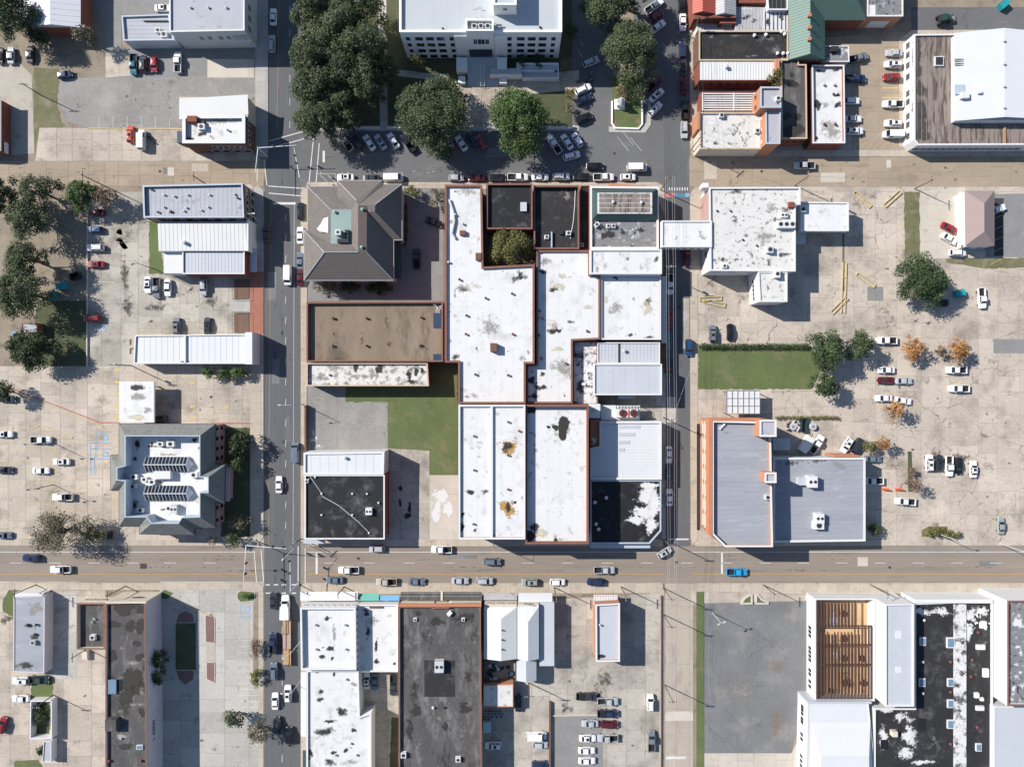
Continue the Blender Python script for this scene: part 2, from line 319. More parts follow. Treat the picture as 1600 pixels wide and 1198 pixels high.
# ---------------------------------------------------------------- the ground, roads, lots, pavements
def struct(name, mb, m): return tag(mb.build(name, m), kind='structure')
gm = MB().poly([(-900, -900, 0), (900, -900, 0), (900, 900, 0), (-900, 900, 0)])
ground = struct('ground', gm, 'dirt')
ZC = [0]
def zj(z):
    ZC[0] += 1; return z + (ZC[0] % 13) * .0007      # no two sheets share a plane
def sheet(name, poly, m, z, parent=None, zb=0.0, kind='structure'):
    z = zj(z)
    o = MB().prism(WP(poly), zb, z).build(name, m, parent)
    if parent is None: tag(o, kind=kind)
    return o
SLB = [0]
def slabs(name, poly, cell, m, z=.055, zb=.034, gap=.07, off=(0, 0), base='joint', child='slab', parent=None, thick=0.0):
    """a paved area: a base sheet in the joints' colour and single slabs on it, clipped to the outline"""
    z = zj(z); P = ccw(WP(poly)); cw, ch = cell if isinstance(cell, tuple) else (cell, cell)
    root = MB().prism(P, 0, zb).build(name, base, parent)
    if parent is None: tag(root, kind='structure')
    x0 = min(p[0] for p in P); x1 = max(p[0] for p in P); y0 = min(p[1] for p in P); y1 = max(p[1] for p in P)
    SLB[0] += 1; rg = random.Random(SLB[0] * 13); d = 0 if child == 'paving_slab' else .32
    a = x0 - off[0] * cw
    while a < x1:
        wd = cw * rg.uniform(1 - d, 1 + d); b = y0 - off[1] * ch * rg.choice((1, 1, .5))
        while b < y1:
            ht = ch * rg.choice((1 - d, 1, 1, 1 + d))
            c = clip_rect(P, a + gap / 2, b + gap / 2, a + wd - gap / 2, b + ht - gap / 2)
            if len(c) >= 3 and abs(area(c)) > .3: MB().prism(c, zb, z).build(child, m, root)
            b += ht
        a += wd
    return root
def mark(parent, x0, y0, x1, y1, m='paint_white', w=.13, z=.074, name='lane_marking'):
    a = Vector(W(x0, y0)); b = Vector(W(x1, y1)); d = (b - a).normalized(); n = Vector((-d.y, d.x)) * w / 2
    return MB().poly([(*(a - n), z), (*(b - n), z), (*(b + n), z), (*(a + n), z)]).build(name, m, parent)
def kerb(parent, pts, m='kerb', w=.18, h=.17, closed=False, name='kerb', z0=0.0):
    P = [Vector(W(*p)) for p in pts]; n = len(P); mb = MB()
    for i in range(n if closed else n - 1):
        a, b = P[i], P[(i + 1) % n]; d = (b - a)
        if d.length < .05: continue
        mb.box((a.x + b.x) / 2, (a.y + b.y) / 2, z0 + h / 2 + .001 * (i % 3), d.length + w * .9, w, h, math.atan2(d.y, d.x))
    return mb.build(name, m, parent)
def walk(name, poly, m='sidewalk', cell=3.0, kerbs=None): return slabs(name, poly, cell, m, z=.15, zb=.135, gap=.05, child='paving_slab')

# roads
main = sheet('main_street', rect(-500, 851, 2100, 911), 'road_brown', .030)
ave = sheet('avenue', [(419, -500), (473, -500), (473, 200), (470, 300), (470, 1700), (413, 1700), (413, 260), (419, 246)], 'road_grey', .034)
sq = sheet('square_street', [(468, 203), (1078, 203), (1078, 291), (468, 291)], 'road_square', .038)
side = sheet('side_street', [(1037, -500), (1077, -500), (1077, 300), (1078, 853), (1038, 853)], 'road_grey', .042)
sheet('parking_strip', rect(990, -500, 1038, 206), 'road_square', .026)
sheet('courthouse_drive', rect(894, -100, 958, 205), 'road_square', .022)
west = slabs('west_street', [(-500, 252), (416, 252), (412, 291), (-500, 291)], (5.4, 3.45), 'road_tan', z=.046, zb=.03, off=(.3, 0))
east = slabs('east_street', [(1077, 245), (2000, 245), (2000, 292), (1077, 292)], (6.0, 4.2), 'road_tan', z=.05, zb=.03)
lane = slabs('south_lane', [(1039, 911), (1083, 911), (1083, 1500), (1039, 1500)], (3.9, 7.5), 'road_lane', z=.046, zb=.026)
sheet('back_road', [(1424, 12), (2000, 10), (2000, 47), (1424, 48)], 'road_square', .03)

# lots
lotA = sheet('grey_parking_lot', [(95, 122), (215, 122), (400, 118), (400, 152), (280, 200), (137, 200), (104, 190), (90, 160)], 'asphalt_warm', .05)
lotA2 = slabs('driveway_apron', [(62, 200), (290, 200), (395, 240), (412, 252), (55, 252)], 4.6, 'concrete_tan')
sheet('rear_drive', [(130, -60), (265, -60), (265, 22), (190, 24), (190, 76), (400, 76), (400, 119), (165, 123), (165, 60)], 'asphalt_patch', .046)
slabs('loading_slab', [(324, 93), (397, 93), (397, 122), (324, 122)], (12, 6), 'concrete_pale', z=.075, zb=.06)
slabs('loading_strip', [(165, 84), (198, 82), (215, 118), (165, 122)], (3.2, 6), 'concrete_tan', z=.075, zb=.06)
lotB = slabs('west_parking_lot', [(137, 300), (225, 300), (390, 288), (412, 300), (412, 572), (137, 572)], 5.2, 'concrete_lot')
lotC = slabs('bank_parking_lot', [(-120, 572), (412, 572), (412, 848), (-120, 848)], 5.0, 'concrete_tan', off=(.4, .2))
lotD = slabs('south_west_lot', [(-120, 908), (122, 908), (165, 918), (165, 1260), (-120, 1260)], 6.0, 'concrete_tan')
lotE = slabs('south_parking_lot', [(250, 908), (413, 908), (413, 1260), (250, 1260)], 5.6, 'concrete_grey')
lotF = slabs('rear_parking_lot', [(750, 1020), (870, 936), (1040, 925), (1040, 1260), (750, 1260)], 5.8, 'concrete_lot')
sheet('grey_parking_bay', [(866, 1116), (942, 1116), (942, 1260), (866, 1260)], 'asphalt_patch', .062)
lotG = sheet('empty_asphalt_lot', [(1099, 942), (1262, 938), (1262, 1130), (1242, 1150), (1236, 1176), (1099, 1176)], 'asphalt_lot', .058)
lotG2 = slabs('lot_apron', [(1080, 911), (1275, 911), (1275, 942), (1080, 944)], 5.0, 'concrete_tan')
slabs('lot_apron', [(1099, 1176), (1236, 1176), (1262, 1130), (1262, 1300), (1099, 1300)], 5.0, 'concrete_pale', z=.054)
lotH = slabs('east_parking_lot', [(1085, 292), (1740, 292), (1740, 852), (1085, 852)], 6.4, 'concrete_right')
lotI = slabs('shop_forecourt', [(1437, 300), (1508, 292), (1508, 404), (1437, 404)], 4.6, 'concrete_pale', z=.072, zb=.06)
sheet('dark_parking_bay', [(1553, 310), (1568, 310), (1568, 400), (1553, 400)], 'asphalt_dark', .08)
shoplot = sheet('shop_parking_lot', [(1537, 304), (1700, 300), (1700, 402), (1537, 402)], 'asphalt_patch', .074)
lotJ = slabs('courtyard_parking', [(1280, 60), (1415, 50), (1420, 236), (1265, 236)], 5.4, 'road_tan')
lotK = sheet('shaded_parking_court', [(630, 290), (693, 290), (693, 471), (470, 471), (470, 440), (615, 440)], 'asphalt_patch', .05)
slabs('old_floor_slab', [(470, 604), (606, 604), (606, 705), (470, 705)], (16, 9), 'asphalt_warm', off=(.2, .3))
slabs('alley_slab', [(598, 700), (671, 704), (671, 848), (598, 848)], 5.5, 'concrete_lot')
slabs('foundation_slab', [(671, 742), (716, 742), (716, 845), (671, 845)], (9, 13), 'concrete_pale', z=.07)
slabs('service_yard', [(940, 615), (1040, 615), (1040, 662), (940, 662)], 5, 'concrete_lot')
slabs('narrow_alley', [(560, 1045), (624, 1045), (624, 1260), (560, 1260)], 4, 'concrete_lot')
slabs('building_apron', [(1090, 130), (1330, 95), (1330, 245), (1085, 245)], 4, 'concrete_lot')
sheet('gravel_drive', [(-60, 95), (30, 98), (50, 118), (54, 240), (-60, 248)], 'gravel', .03)
slabs('lean_shade_lot', [(83, 925), (120, 925), (120, 1060), (83, 1060)], 5, 'concrete_grey', z=.066)
slabs('civic_walk', [(700, 128), (905, 110), (905, 140), (800, 150), (775, 204), (728, 204), (728, 150)], 3.2, 'concrete_tan')
slabs('garden_path', [(590, -60), (603, -60), (606, 204), (594, 204)], (2.4, 4), 'concrete_grey')
slabs('garden_path', [(500, 96), (700, 118), (700, 128), (500, 106)], (4, 2.4), 'concrete_grey', z=.058)

# green
def ragged(poly, amp=1.1):
    rg = random.Random(int(poly[0][0] * 7 + poly[0][1])); out = []
    for i in range(len(poly)):
        a, b = Vector(poly[i]), Vector(poly[(i + 1) % len(poly)]); L_ = (b - a).length; n = max(1, int(L_ / 5))
        for k in range(n): p = a.lerp(b, k / n); w = amp if k and L_ > 12 else 0; out.append((p.x + rg.uniform(-w, w), p.y + rg.uniform(-w, w)))
    return out
def lawn(name, poly, m='grass', z=.068):
    if z < .1: poly = ragged(poly)
    return tag(sheet(name, poly, m, z), kind='structure')
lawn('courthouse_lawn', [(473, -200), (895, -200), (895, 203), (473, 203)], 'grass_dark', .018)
lawn('monument_lawn', [(957, 120), (1003, 120), (1003, 195), (996, 201), (960, 201), (955, 195)], 'grass', .16)
lawn('lawn', [(540, 604), (606, 566), (716, 566), (716, 742), (671, 742), (671, 704), (606, 700), (606, 628), (540, 628)])
green = lawn('green_lawn', [(1091, 543), (1268, 541), (1285, 575), (1268, 608), (1091, 608)])
lawn('grass_verge', [(1412, 300), (1437, 300), (1437, 404), (1414, 404)], 'grass_dry')
lawn('grass_verge', [(1478, 404), (1700, 402), (1700, 416), (1540, 420), (1478, 410)], 'grass_dry', .072)
lawn('grass_verge', [(1088, 924), (1100, 924), (1100, 1280), (1088, 1280)], 'grass', .12)
lawn('grass_strip', [(53, 105), (92, 108), (88, 160), (98, 200), (62, 200), (62, 250), (54, 240)], 'grass_dry', .05)
lawn('garden_bed', [(40, 290), (137, 292), (137, 470), (60, 470)], 'dirt', .05)
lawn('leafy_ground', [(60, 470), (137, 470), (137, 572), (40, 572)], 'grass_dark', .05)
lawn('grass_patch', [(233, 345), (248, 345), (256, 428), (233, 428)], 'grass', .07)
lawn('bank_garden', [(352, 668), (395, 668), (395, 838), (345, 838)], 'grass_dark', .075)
lawn('grass_patch', [(5, 935), (14, 921), (40, 919), (40, 960), (22, 965), (5, 955)], 'grass', .075)
lawn('grass_patch', [(49, 1060), (83, 1060), (83, 1090), (49, 1093)], 'grass', .072)
lawn('grass_patch', [(249, 925), (258, 921), (271, 926), (262, 935), (249, 934)], 'grass', .075)
lawn('grass_patch', [(23, 1188), (60, 1186), (80, 1215), (23, 1215)], 'grass', .07)
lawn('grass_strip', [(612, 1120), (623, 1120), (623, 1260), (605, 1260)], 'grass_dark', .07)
lawn('grass_island', [(371, 926), (377, 922), (398, 924), (398, 938), (376, 940), (371, 934)], 'grass', .15)
isl = lawn('grass_island', [(275, 972), (306, 972), (306, 1046), (275, 1046)], 'grass_dark', .16)
for p in ([(275, 972), (279, 958), (290, 953), (302, 958), (305, 972)], [(275, 1046), (305, 1046), (303, 1060), (290, 1070), (279, 1060)],
          [(321, 962), (330, 957), (336, 966), (336, 1004), (322, 1002)], [(323, 1034), (336, 1034), (336, 1066), (323, 1060)]):
    b = slabs('brick_island', p, 4, 'paver_pink', z=.16, zb=.14); kerb(b, p, closed=True)
lawn('gravel_island', [(322, 1003), (336, 1005), (336, 1033), (323, 1033)], 'gravel', .12)
lawn('hedge_bed', [(396, 925), (404, 925), (404, 1075), (396, 1075)], 'dirt', .14)
lawn('planted_bed', [(1440, 828), (1450, 822), (1480, 822), (1482, 838), (1440, 838)], 'grass_dry', .13)
lawn('planted_bed', [(1418, 705), (1424, 705), (1426, 768), (1419, 768)], 'grass_dark', .12)
for p in ([(1158, 942), (1163, 934), (1171, 929), (1174, 929), (1174, 942)], [(1181, 929), (1184, 929), (1190, 936), (1199, 940), (1199, 942), (1181, 942)]):
    kerb(lawn('entrance_bed', p, 'grass', .16), p, 'kerb', .5, .4, True)
lawn('weedy_yard', [(49, 1096), (78, 1096), (78, 1152), (49, 1152)], 'grass_dark', .08)

# pavements
walk('pavement', [(399, -100), (419, -100), (419, 238), (414, 246), (405, 246), (399, 238)], 'sidewalk_grey')
walk('pavement', [(398, 292), (404, 290), (412, 298), (412, 425), (392, 425)], 'sidewalk_grey')
walk('brick_pavement', [(391, 425), (412, 425), (412, 522), (391, 522)], 'paver_red')
walk('pavement', [(391, 522), (412, 522), (412, 838), (405, 848), (391, 848)], 'sidewalk')
walk('pavement', [(363, 470), (391, 470), (391, 488), (363, 488)], 'sidewalk_grey')
walk('pavement', [(470, 300), (480, 291), (480, 450), (479, 842), (474, 850), (470, 842)], 'sidewalk')
walk('pavement', [(480, 842), (1034, 842), (1036, 853), (480, 853)], 'sidewalk')
walk('pavement', [(480, 285), (1025, 285), (1036, 290), (1038, 300), (1038, 340), (1025, 300), (480, 292)], 'sidewalk')
walk('pavement', [(1034, 430), (1040, 430), (1040, 842), (1034, 842)], 'sidewalk_grey')
walk('pavement', [(1078, 306), (1083, 296), (1096, 292), (1100, 300), (1100, 400), (1090, 430), (1090, 842), (1082, 852), (1079, 840)], 'sidewalk')
walk('pavement', [(1090, 842), (1390, 842), (1390, 852), (1090, 853)], 'sidewalk')
walk('pavement', [(1078, -100), (1092, -100), (1092, 236), (1086, 245), (1078, 236)], 'sidewalk')
walk('pavement', [(0, 840), (185, 843), (405, 845), (405, 852), (0, 852)], 'sidewalk')
walk('pavement', [(-60, 910), (404, 910), (412, 916), (412, 924), (390, 921), (-60, 921)], 'sidewalk')
walk('pavement', [(404, 924), (412, 924), (412, 1250), (404, 1250)], 'sidewalk')
walk('pavement', [(470, 916), (476, 910), (1036, 910), (1036, 926), (470, 928)], 'sidewalk')
walk('pavement', [(470, 928), (480, 928), (480, 1250), (470, 1250)], 'sidewalk')
walk('pavement', [(1090, 910), (1740, 910), (1740, 924), (1275, 928), (1090, 923)], 'sidewalk')
walk('pavement', [(1034, 926), (1038, 916), (1038, 1250), (1030, 1250), (1030, 930)], 'sidewalk')
walk('pavement', [(473, 197), (905, 197), (905, 205), (473, 205)], 'sidewalk_grey')
walk('pavement', [(951, 198), (1000, 202), (1010, 192), (1013, 160), (1017, 160), (1017, 195), (1008, 208), (951, 207)], 'sidewalk_grey')
walk('pavement', [(1085, 234), (1740, 236), (1740, 245), (1085, 245)], 'sidewalk')
walk('pavement', [(1404, 60), (1414, 55), (1424, 48), (1740, 46), (1740, 54), (1428, 58), (1420, 230), (1404, 230)], 'sidewalk')
walk('bank_walk', [(175, 660), (186, 660), (186, 840), (175, 840)], 'sidewalk', 2.6)

# painted markings on the roads
for x0, x1 in ((-100, 400), (480, 1040), (1080, 1740)):
    mark(main, x0, 862, x1, 862, w=.16, name='edge_line'); mark(main, x0, 896.5, x1, 896.5, 'paint_orange', .2, name='centre_line')
for x in [25, 86, 147, 208, 266, 328] + list(range(515, 1100, 62)) + list(range(1135, 1740, 60)): mark(main, x - 9, 879, x + 9, 879)
for y in (912, 925): [mark(ave, x, y + 1, x + 7, y + 1, w=.3, name='crosswalk_bar') for x in (415, 428, 440, 456)]
for x, y0, y1 in ((399, 858, 908), (410, 858, 908), (468, 853, 908), (479, 856, 911)): mark(main, x - 2, y0, x + 2 if x < 420 else x - 2, y1, w=.25, name='crosswalk_line')
mark(main, 495, 863, 495, 896, w=.6, name='stop_line'); mark(main, 1128, 862, 1128, 896, w=.55, name='stop_line')
for a in ((420, 221, 473, 206), (421, 232, 487, 214), (490, 216, 483, 286), (499, 224, 494, 286), (419, 291, 480, 295), (420, 302, 478, 307), (402, 248, 402, 284), (413, 250, 417, 290)): mark(ave, *a, w=.25, name='crosswalk_line')
mark(sq, 506, 236, 506, 254, w=.65, name='stop_line'); mark(ave, 427, 318, 462, 318, w=.65, name='stop_line')
for y in list(range(10, 205, 36)) + list(range(335, 845, 32)): mark(ave, 447 if y > 300 else 453, y, 446 if y > 300 else 453, y + 11)
mark(ave, 423, 320, 420, 850, 'paint_orange', .12, name='centre_line'); mark(ave, 436, 0, 433, 205, 'paint_orange', .12, name='centre_line')
mark(ave, 460, 320, 458, 850, w=.1, name='edge_line')
for y in range(930, 1200, 40): mark(ave, 441, y + 8, 441, y + 20)
for x in range(500, 700, 42): mark(sq, x, 270, x + 3, 270, w=.12, name='bay_tick')
for a in ((495, 272, 525, 272), (525, 272, 525, 284), (500, 274, 512, 284), (512, 274, 524, 284)): mark(sq, *a, w=.1, name='hatching')
for i in range(9): mark(sq, 645 + 30 * i, 268, 649 + 30 * i, 268, w=.1, name='bay_tick')
for i in range(8): mark(sq, 1046 + 4 * i, 293, 1046 + 4 * i, 298, w=.28, name='crosswalk_bar')
for i, c in enumerate(('paint_pink', 'paint_pink', 'paint_teal', 'paint_teal', 'paint_blue')): mark(sq, 1040 + 7.6 * i, 305, 1047 + 7.6 * i, 305, c, 1.1, name='painted_panel')
mark(side, 1044, 842, 1076, 842, w=.4, name='stop_line')
for x, y in ((964, 214), (972, 205), (985, 215), (878, 288)): mark(sq, x, y, x + 18, y + 22, w=.08, name='bay_line')
for a in ((904, 60, 911, 72), (903, 78, 910, 90)): mark(sq, *a, w=.1, name='bay_line')
# bay lines in the lots
for i in range(11): mark(lotC, 30, 668 + 17 * i, 78, 668 + 17 * i, 'paint_yellow', .09, name='bay_line')
for i in range(9): mark(lotC, 90, 695 + 17 * i, 130, 695 + 17 * i, 'paint_yellow', .09, name='bay_line')
for x in (79, 88): mark(lotC, x, 700, x, 825, 'paint_yellow', .13, name='bay_line')
for i in range(10): mark(lotC, -20, 670 + 17 * i, 11, 670 + 17 * i, 'paint_yellow', .09, name='bay_line')
for a in ((56, 668, 62, 664, 114, 683, 113, 686, 66, 685),): kerb(lotC, [(56, 668), (63, 664), (114, 682), (113, 685), (80, 685)], 'kerb_yellow', .22, .16)
kerb(lotC, [(16, 606), (157, 660), (186, 660)], 'kerb_red', .22, .16, name='red_kerb'); kerb(lotC, [(20, 612), (156, 664), (170, 675)], 'kerb_yellow', .2, .17, name='yellow_kerb')
kerb(lotC, [(339, 661), (393, 661)], 'kerb_red', .22, .16, name='red_kerb')
kerb(lotC, [(179, 760), (178, 838)], 'kerb_yellow', .25, .17, name='yellow_kerb')
for a in ((150, 675, 180, 675), (150, 675, 150, 716), (142, 692, 178, 692), (142, 701, 178, 701), (150, 717, 174, 717), (142, 692, 142, 742), (148, 712, 148, 742)): mark(lotC, *a, m='paint_blue', w=.22, name='disabled_bay_line')
for i in range(9): mark(lotC, 143, 697 + 3 * i, 148, 694 + 3 * i, m='paint_white', w=.12, name='hatching')
def access_symbol(parent, px, py, s=7.2):
    x, y = W(px, py); k = s / PPM / 2
    o = MB().poly([(x - k, y - k, .076), (x + k, y - k, .076), (x + k, y + k, .076), (x - k, y + k, .076)]).build('disabled_bay_sign', 'paint_blue', parent)
    mb = MB(); n = 14
    for i in range(n):
        t0, t1 = math.pi * (.55 + 1.25 * i / n), math.pi * (.55 + 1.25 * (i + 1) / n)
        c = lambda t, r: (x + math.cos(t) * r - k * .1, y - k * .12 + math.sin(t) * r, .079)
        mb.poly([c(t0, k * .42), c(t0, k * .6), c(t1, k * .6), c(t1, k * .42)])
    mb.box(x - k * .1, y + k * .25, .080, k * .2, k * .75, .002); mb.box(x + k * .2, y - .05 * k, .0805, k * .6, k * .18, .002); mb.box(x + k * .5, y - .3 * k, .0796, k * .18, k * .55, .002)
    mb.box(x - k * .1, y + k * .68, .0809, k * .28, k * .26, .002)
    mb.build('wheelchair_symbol', 'paint_white', o)
access_symbol(lotC, 165.5, 684); access_symbol(lotC, 165.5, 709.5); access_symbol(lotB, 162, 514); access_symbol(lotE, 388, 951); access_symbol(lotB, 22, 521)
def arrow(px, py, s=5):
    x, y = W(px, py); k = s / PPM
    MB().poly([(x - k, y, .076), (x - k * .1, y - k * .75, .076), (x - k * .1, y - k * .28, .076), (x + k * .8, y - k * .28, .076), (x + k * .8, y + k * .28, .076), (x - k * .1, y + k * .28, .076), (x - k * .1, y + k * .75, .076)]).build('painted_arrow', 'paint_yellow', lotC)
for p in ((301, 598), (301, 635), (354, 636), (301, 652), (184, 578), (184, 597), (183, 615), (183, 634), (183, 652)): arrow(*p)
for i in range(6): mark(lotB, 152, 345 + 24 * i, 178, 345 + 24 * i, m='paint_white', w=.08, name='bay_line')
for i in range(11): mark(lotB, 213 + 14 * i, 505, 213 + 14 * i, 520, m='paint_yellow', w=.1, name='bay_line')
def wheel_stop(px, py, rz=0.0, parent=None, L=1.8, m='kerb_yellow'):
    x, y = W(px, py); return MB().box(x, y, .12, L, .17, .14, rz).build('wheel_stop', m, parent)
for i in range(11): wheel_stop(220 + 13.8 * i, 518.5, 0, lotB)
for i in range(6): mark(lotA, 155 + 22 * i, 182, 155 + 22 * i, 200, w=.09, name='bay_line')
kerb(lotA, [(138, 201), (284, 202)], 'kerb_yellow', .25, .18, name='yellow_kerb')
for i in range(13): mark(lotE, 372, 1000 + 9.5 * i, 402, 1000 + 9.5 * i, w=.08, name='bay_line')
for a in ((376, 940, 376, 958), (376, 958, 396, 958)): mark(lotE, *a, m='paint_blue', w=.12, name='disabled_bay_line')
for i in range(8): mark(lotE, 374 + 3 * i, 967, 377 + 3 * i, 961, m='paint_blue', w=.12, name='hatching')
kerb(lotE, [(266, 935), (330, 962)], 'kerb_yellow', .25, .2, name='yellow_kerb'); kerb(lotE, [(371, 926), (377, 922), (398, 924), (398, 938), (376, 940), (371, 934)], closed=True)
kerb(lotE, [(372, 1072), (398, 1072), (398, 1076), (372, 1077)], closed=True)
for i in range(7): mark(shoplot, 1588, 306 + 17 * i, 1610, 318 + 17 * i, m='paint_yellow', w=.12, name='bay_line'); mark(shoplot, 1547, 345 + 17 * i, 1566, 336 + 17 * i, m='paint_yellow', w=.12, z=.095, name='bay_line')
for i in range(5): mark(lotI, 1492, 330 + 16 * i, 1496, 322 + 16 * i, m='paint_yellow', w=.4, z=.092, name='bay_line')
mark(lotI, 1491, 306, 1491, 325, 'paint_blue', .4, .093, 'disabled_bay_line')
for i in range(6): wheel_stop(1408 + 2 * (i % 2), 315 + 18 * i, R(-60), lotH, 1.8)
for p, a in (((1347, 312), -42), ((1394, 311), 42), ((1352, 438), -35), ((1318, 450), 88), ((1311, 477), 45), ((1110, 467), 3), ((1116, 474), -12)):
    x, y = W(*p)
    mb = MB(); c, s = math.cos(R(a)), math.sin(R(a))
    for d in (-.5, .5): mb.box(x - s * d, y + c * d, .25, 6.2 if p != (1318, 450) else 14, .22, .3, R(a))
    for d in (-3, 3): mb.box(x + c * d, y + s * d, .24, .22, 1.1, .28, R(a))
    tag(mb.build('parking_barrier', 'kerb_yellow'), 'low yellow painted kerb frame at ' + {1347: 'the sloping lot entrance from the tan street', 1394: 'the lot entrance beside the grass verge', 1352: 'the middle of the cracked lot', 1318: 'the edge of the grass strip behind the white block', 1311: 'the end of the grass strip in the cracked lot', 1110: 'the side of the white block, leaning pair', 1116: 'the side of the white block, splayed end'}[p[0]], 'barrier', 'low yellow barriers in the cracked lot')
lawn('grass_strip', [(1316, 365), (1319, 365), (1319, 455), (1316, 455)], 'grass', .11)
for i in range(4): mark(lotJ, 1395, 70 + 40 * i, 1410, 70 + 40 * i, m='paint_yellow', w=.1, name='bay_line')
for a in ((1378, 138, 1412, 138), (1378, 153, 1412, 153)): mark(lotJ, *a, m='paint_yellow', w=.3, name='bay_line')
for i in range(6): mark(lotJ, 1322 + 11 * i, 232, 1330 + 11 * i, 224, m='paint_yellow', w=.12, name='bay_line')
mark(lane, 1039, 1118, 1083, 1118, w=2.6, z=.068, name='pale_patch', m='concrete_pale'); mark(lane, 1040, 1183, 1072, 1183, w=.7, z=.069, name='stop_line')
# stains and patches lying on the ground
for a in ((395, 300, 30, 6, 'stain_grey'),): stain(west, *a, z=.070)
for px, py, rx, ry, m in ((1215, 1125, 13, 32, 'stain_rust'), (1211, 1143, 6, 12, 'stain_rust'), (1160, 1080, 30, 40, 'stain_grey'), (1215, 1040, 16, 12, 'stain_rust')): stain(lotG, px, py, rx, ry, m, z=.072, sharp=.7)
for px, py, rx, ry in ((195, 430, 8, 40), (200, 480, 10, 22), (236, 502, 5, 3), (197, 481, 4, 3), (245, 480, 26, 8), (330, 470, 20, 10)): stain(lotB, px, py, rx, ry, 'stain_oil', z=.070, sharp=.75)
for px, py, rx, ry in ((882, 1105, 6, 12), (892, 1108, 7, 8), (935, 1085, 8, 22), (945, 1060, 16, 20), (1450, 505, 10, 4), (1430, 502, 5, 3), (1465, 715, 10, 22), (1495, 716, 30, 14)): stain(lotF if py > 900 else lotH, px, py, rx, ry, 'stain_oil', z=.070, sharp=.7)
for px, py, rx, ry in ((1405, 620, 30, 10), (1380, 512, 14, 6), (1395, 660, 26, 16), (1395, 725, 22, 14), (1370, 700, 20, 8), (1430, 560, 30, 8)): stain(lotH, px, py, rx, ry, 'stain_rust', z=.071, sharp=.6)
for px, py, rx, ry in ((626, 762, 3, 6), (640, 795, 4, 9), (625, 785, 3, 7), (637, 805, 6, 6)): stain(lotK, px, py, rx, ry, 'stain_black', z=.072)
for px, py, rx, ry in ((690, 775, 13, 18), (682, 800, 10, 20), (700, 795, 9, 16)): stain(lotK, px, py, rx, ry, 'stain_white', z=.085)
for px, py, rx, ry in ((490, 680, 14, 22), (500, 697, 10, 6)): stain(lotK, px, py, rx, ry, 'stain_white', z=.071, sharp=.5)
for x0, y0, x1, y1 in ((1365, 500, 1396, 512), (1282, 270, 1320, 285), (1355, 448, 1380, 470), (1552, 530, 1600, 552), (262, 262, 272, 275)):
    sheet('patch', rect(x0, y0, x1, y1), 'asphalt_patch' if x0 > 1300 else 'concrete_pale', .059, lotH)

rg = random.Random(77)
for root, x0, y0, x1, y1, n in ((lotC, 5, 600, 170, 830, 22), (lotC, 260, 595, 400, 655, 9), (lotB, 145, 330, 220, 560, 14), (lotB, 225, 455, 380, 505, 9), (lotH, 1270, 300, 1420, 500, 20), (lotH, 1380, 500, 1590, 840, 36), (lotH, 1100, 430, 1250, 520, 9), (lotF, 870, 950, 1030, 1190, 20), (lotE, 260, 920, 400, 1190, 20), (lotD, 5, 930, 160, 1190, 20), (lotA, 100, 125, 280, 195, 10), (west, 5, 255, 400, 288, 14), (east, 1085, 250, 1595, 290, 20)):
    for i in range(n):
        big = rg.random() < .45
        stain(root, rg.uniform(x0, x1), rg.uniform(y0, y1), rg.uniform(8, 22) if big else rg.uniform(2, 5), rg.uniform(6, 18) if big else rg.uniform(1.5, 4), 'stain_grime' if big else 'stain_oil', z=.0715, sharp=rg.uniform(.35, .6) if big else .6)
for root, x0, x1, ys, n in ((main, 0, 1600, (868, 874, 886, 891), 46),):
    for i in range(n): stain(root, rg.uniform(x0, x1), rg.choice(ys), rg.uniform(15, 60), rg.uniform(1.2, 2.6), 'stain_tyre', z=.05, sharp=.5)
for i in range(40): y_ = rg.uniform(0, 1190); stain(ave, rg.choice((430, 441, 454)) + (6 if y_ < 200 else 0), y_, rg.uniform(1.2, 2.4), rg.uniform(14, 40), 'stain_tyre', z=.052, sharp=.5)
for i in range(16): stain(side, rg.choice((1053, 1064)), rg.uniform(300, 840), rg.uniform(1.2, 2.2), rg.uniform(14, 36), 'stain_tyre', z=.054, sharp=.5)

mh = MB().cyl(0, 0, 0, .012, .38, n=16).mesh('manhole_cover', 'asphalt_dark')
for root, px, py in ((main, 228, 884), (main, 560, 872), (main, 1057, 878), (main, 1390, 886), (ave, 441, 520), (ave, 443, 690), (ave, 455, 260), (sq, 700, 250), (sq, 960, 240), (side, 1060, 480), (side, 1066, 700), (ave, 440, 1010), (lotC, 330, 620), (east, 1190, 268), (west, 250, 268)): link('manhole_cover', mh, root, (*W(px, py), .062))
for root, x0, y0, x1, y1, m in ((main, 219, 880, 229, 888, 'asphalt_dark'), (main, 700, 866, 745, 872, 'asphalt_lot'), (main, 1340, 870, 1356, 884, 'concrete_pale'), (main, 1530, 876, 1560, 884, 'asphalt_lot'), (ave, 425, 560, 437, 600, 'asphalt_lot'), (ave, 446, 650, 456, 690, 'road_square'), (ave, 418, 425, 432, 470, 'asphalt_lot'), (sq, 760, 232, 812, 246, 'asphalt_lot'), (side, 1042, 620, 1056, 660, 'concrete_lot'), (side, 1066, 466, 1077, 545, 'concrete_lot'), (east, 1100, 250, 1120, 280, 'concrete_tan'), (east, 1385, 250, 1392, 262, 'concrete_pale'), (west, 300, 256, 325, 268, 'concrete_tan'), (west, 255, 262, 270, 272, 'asphalt_lot')): sheet('road_patch', rect(x0, y0, x1, y1), m, .057, root)

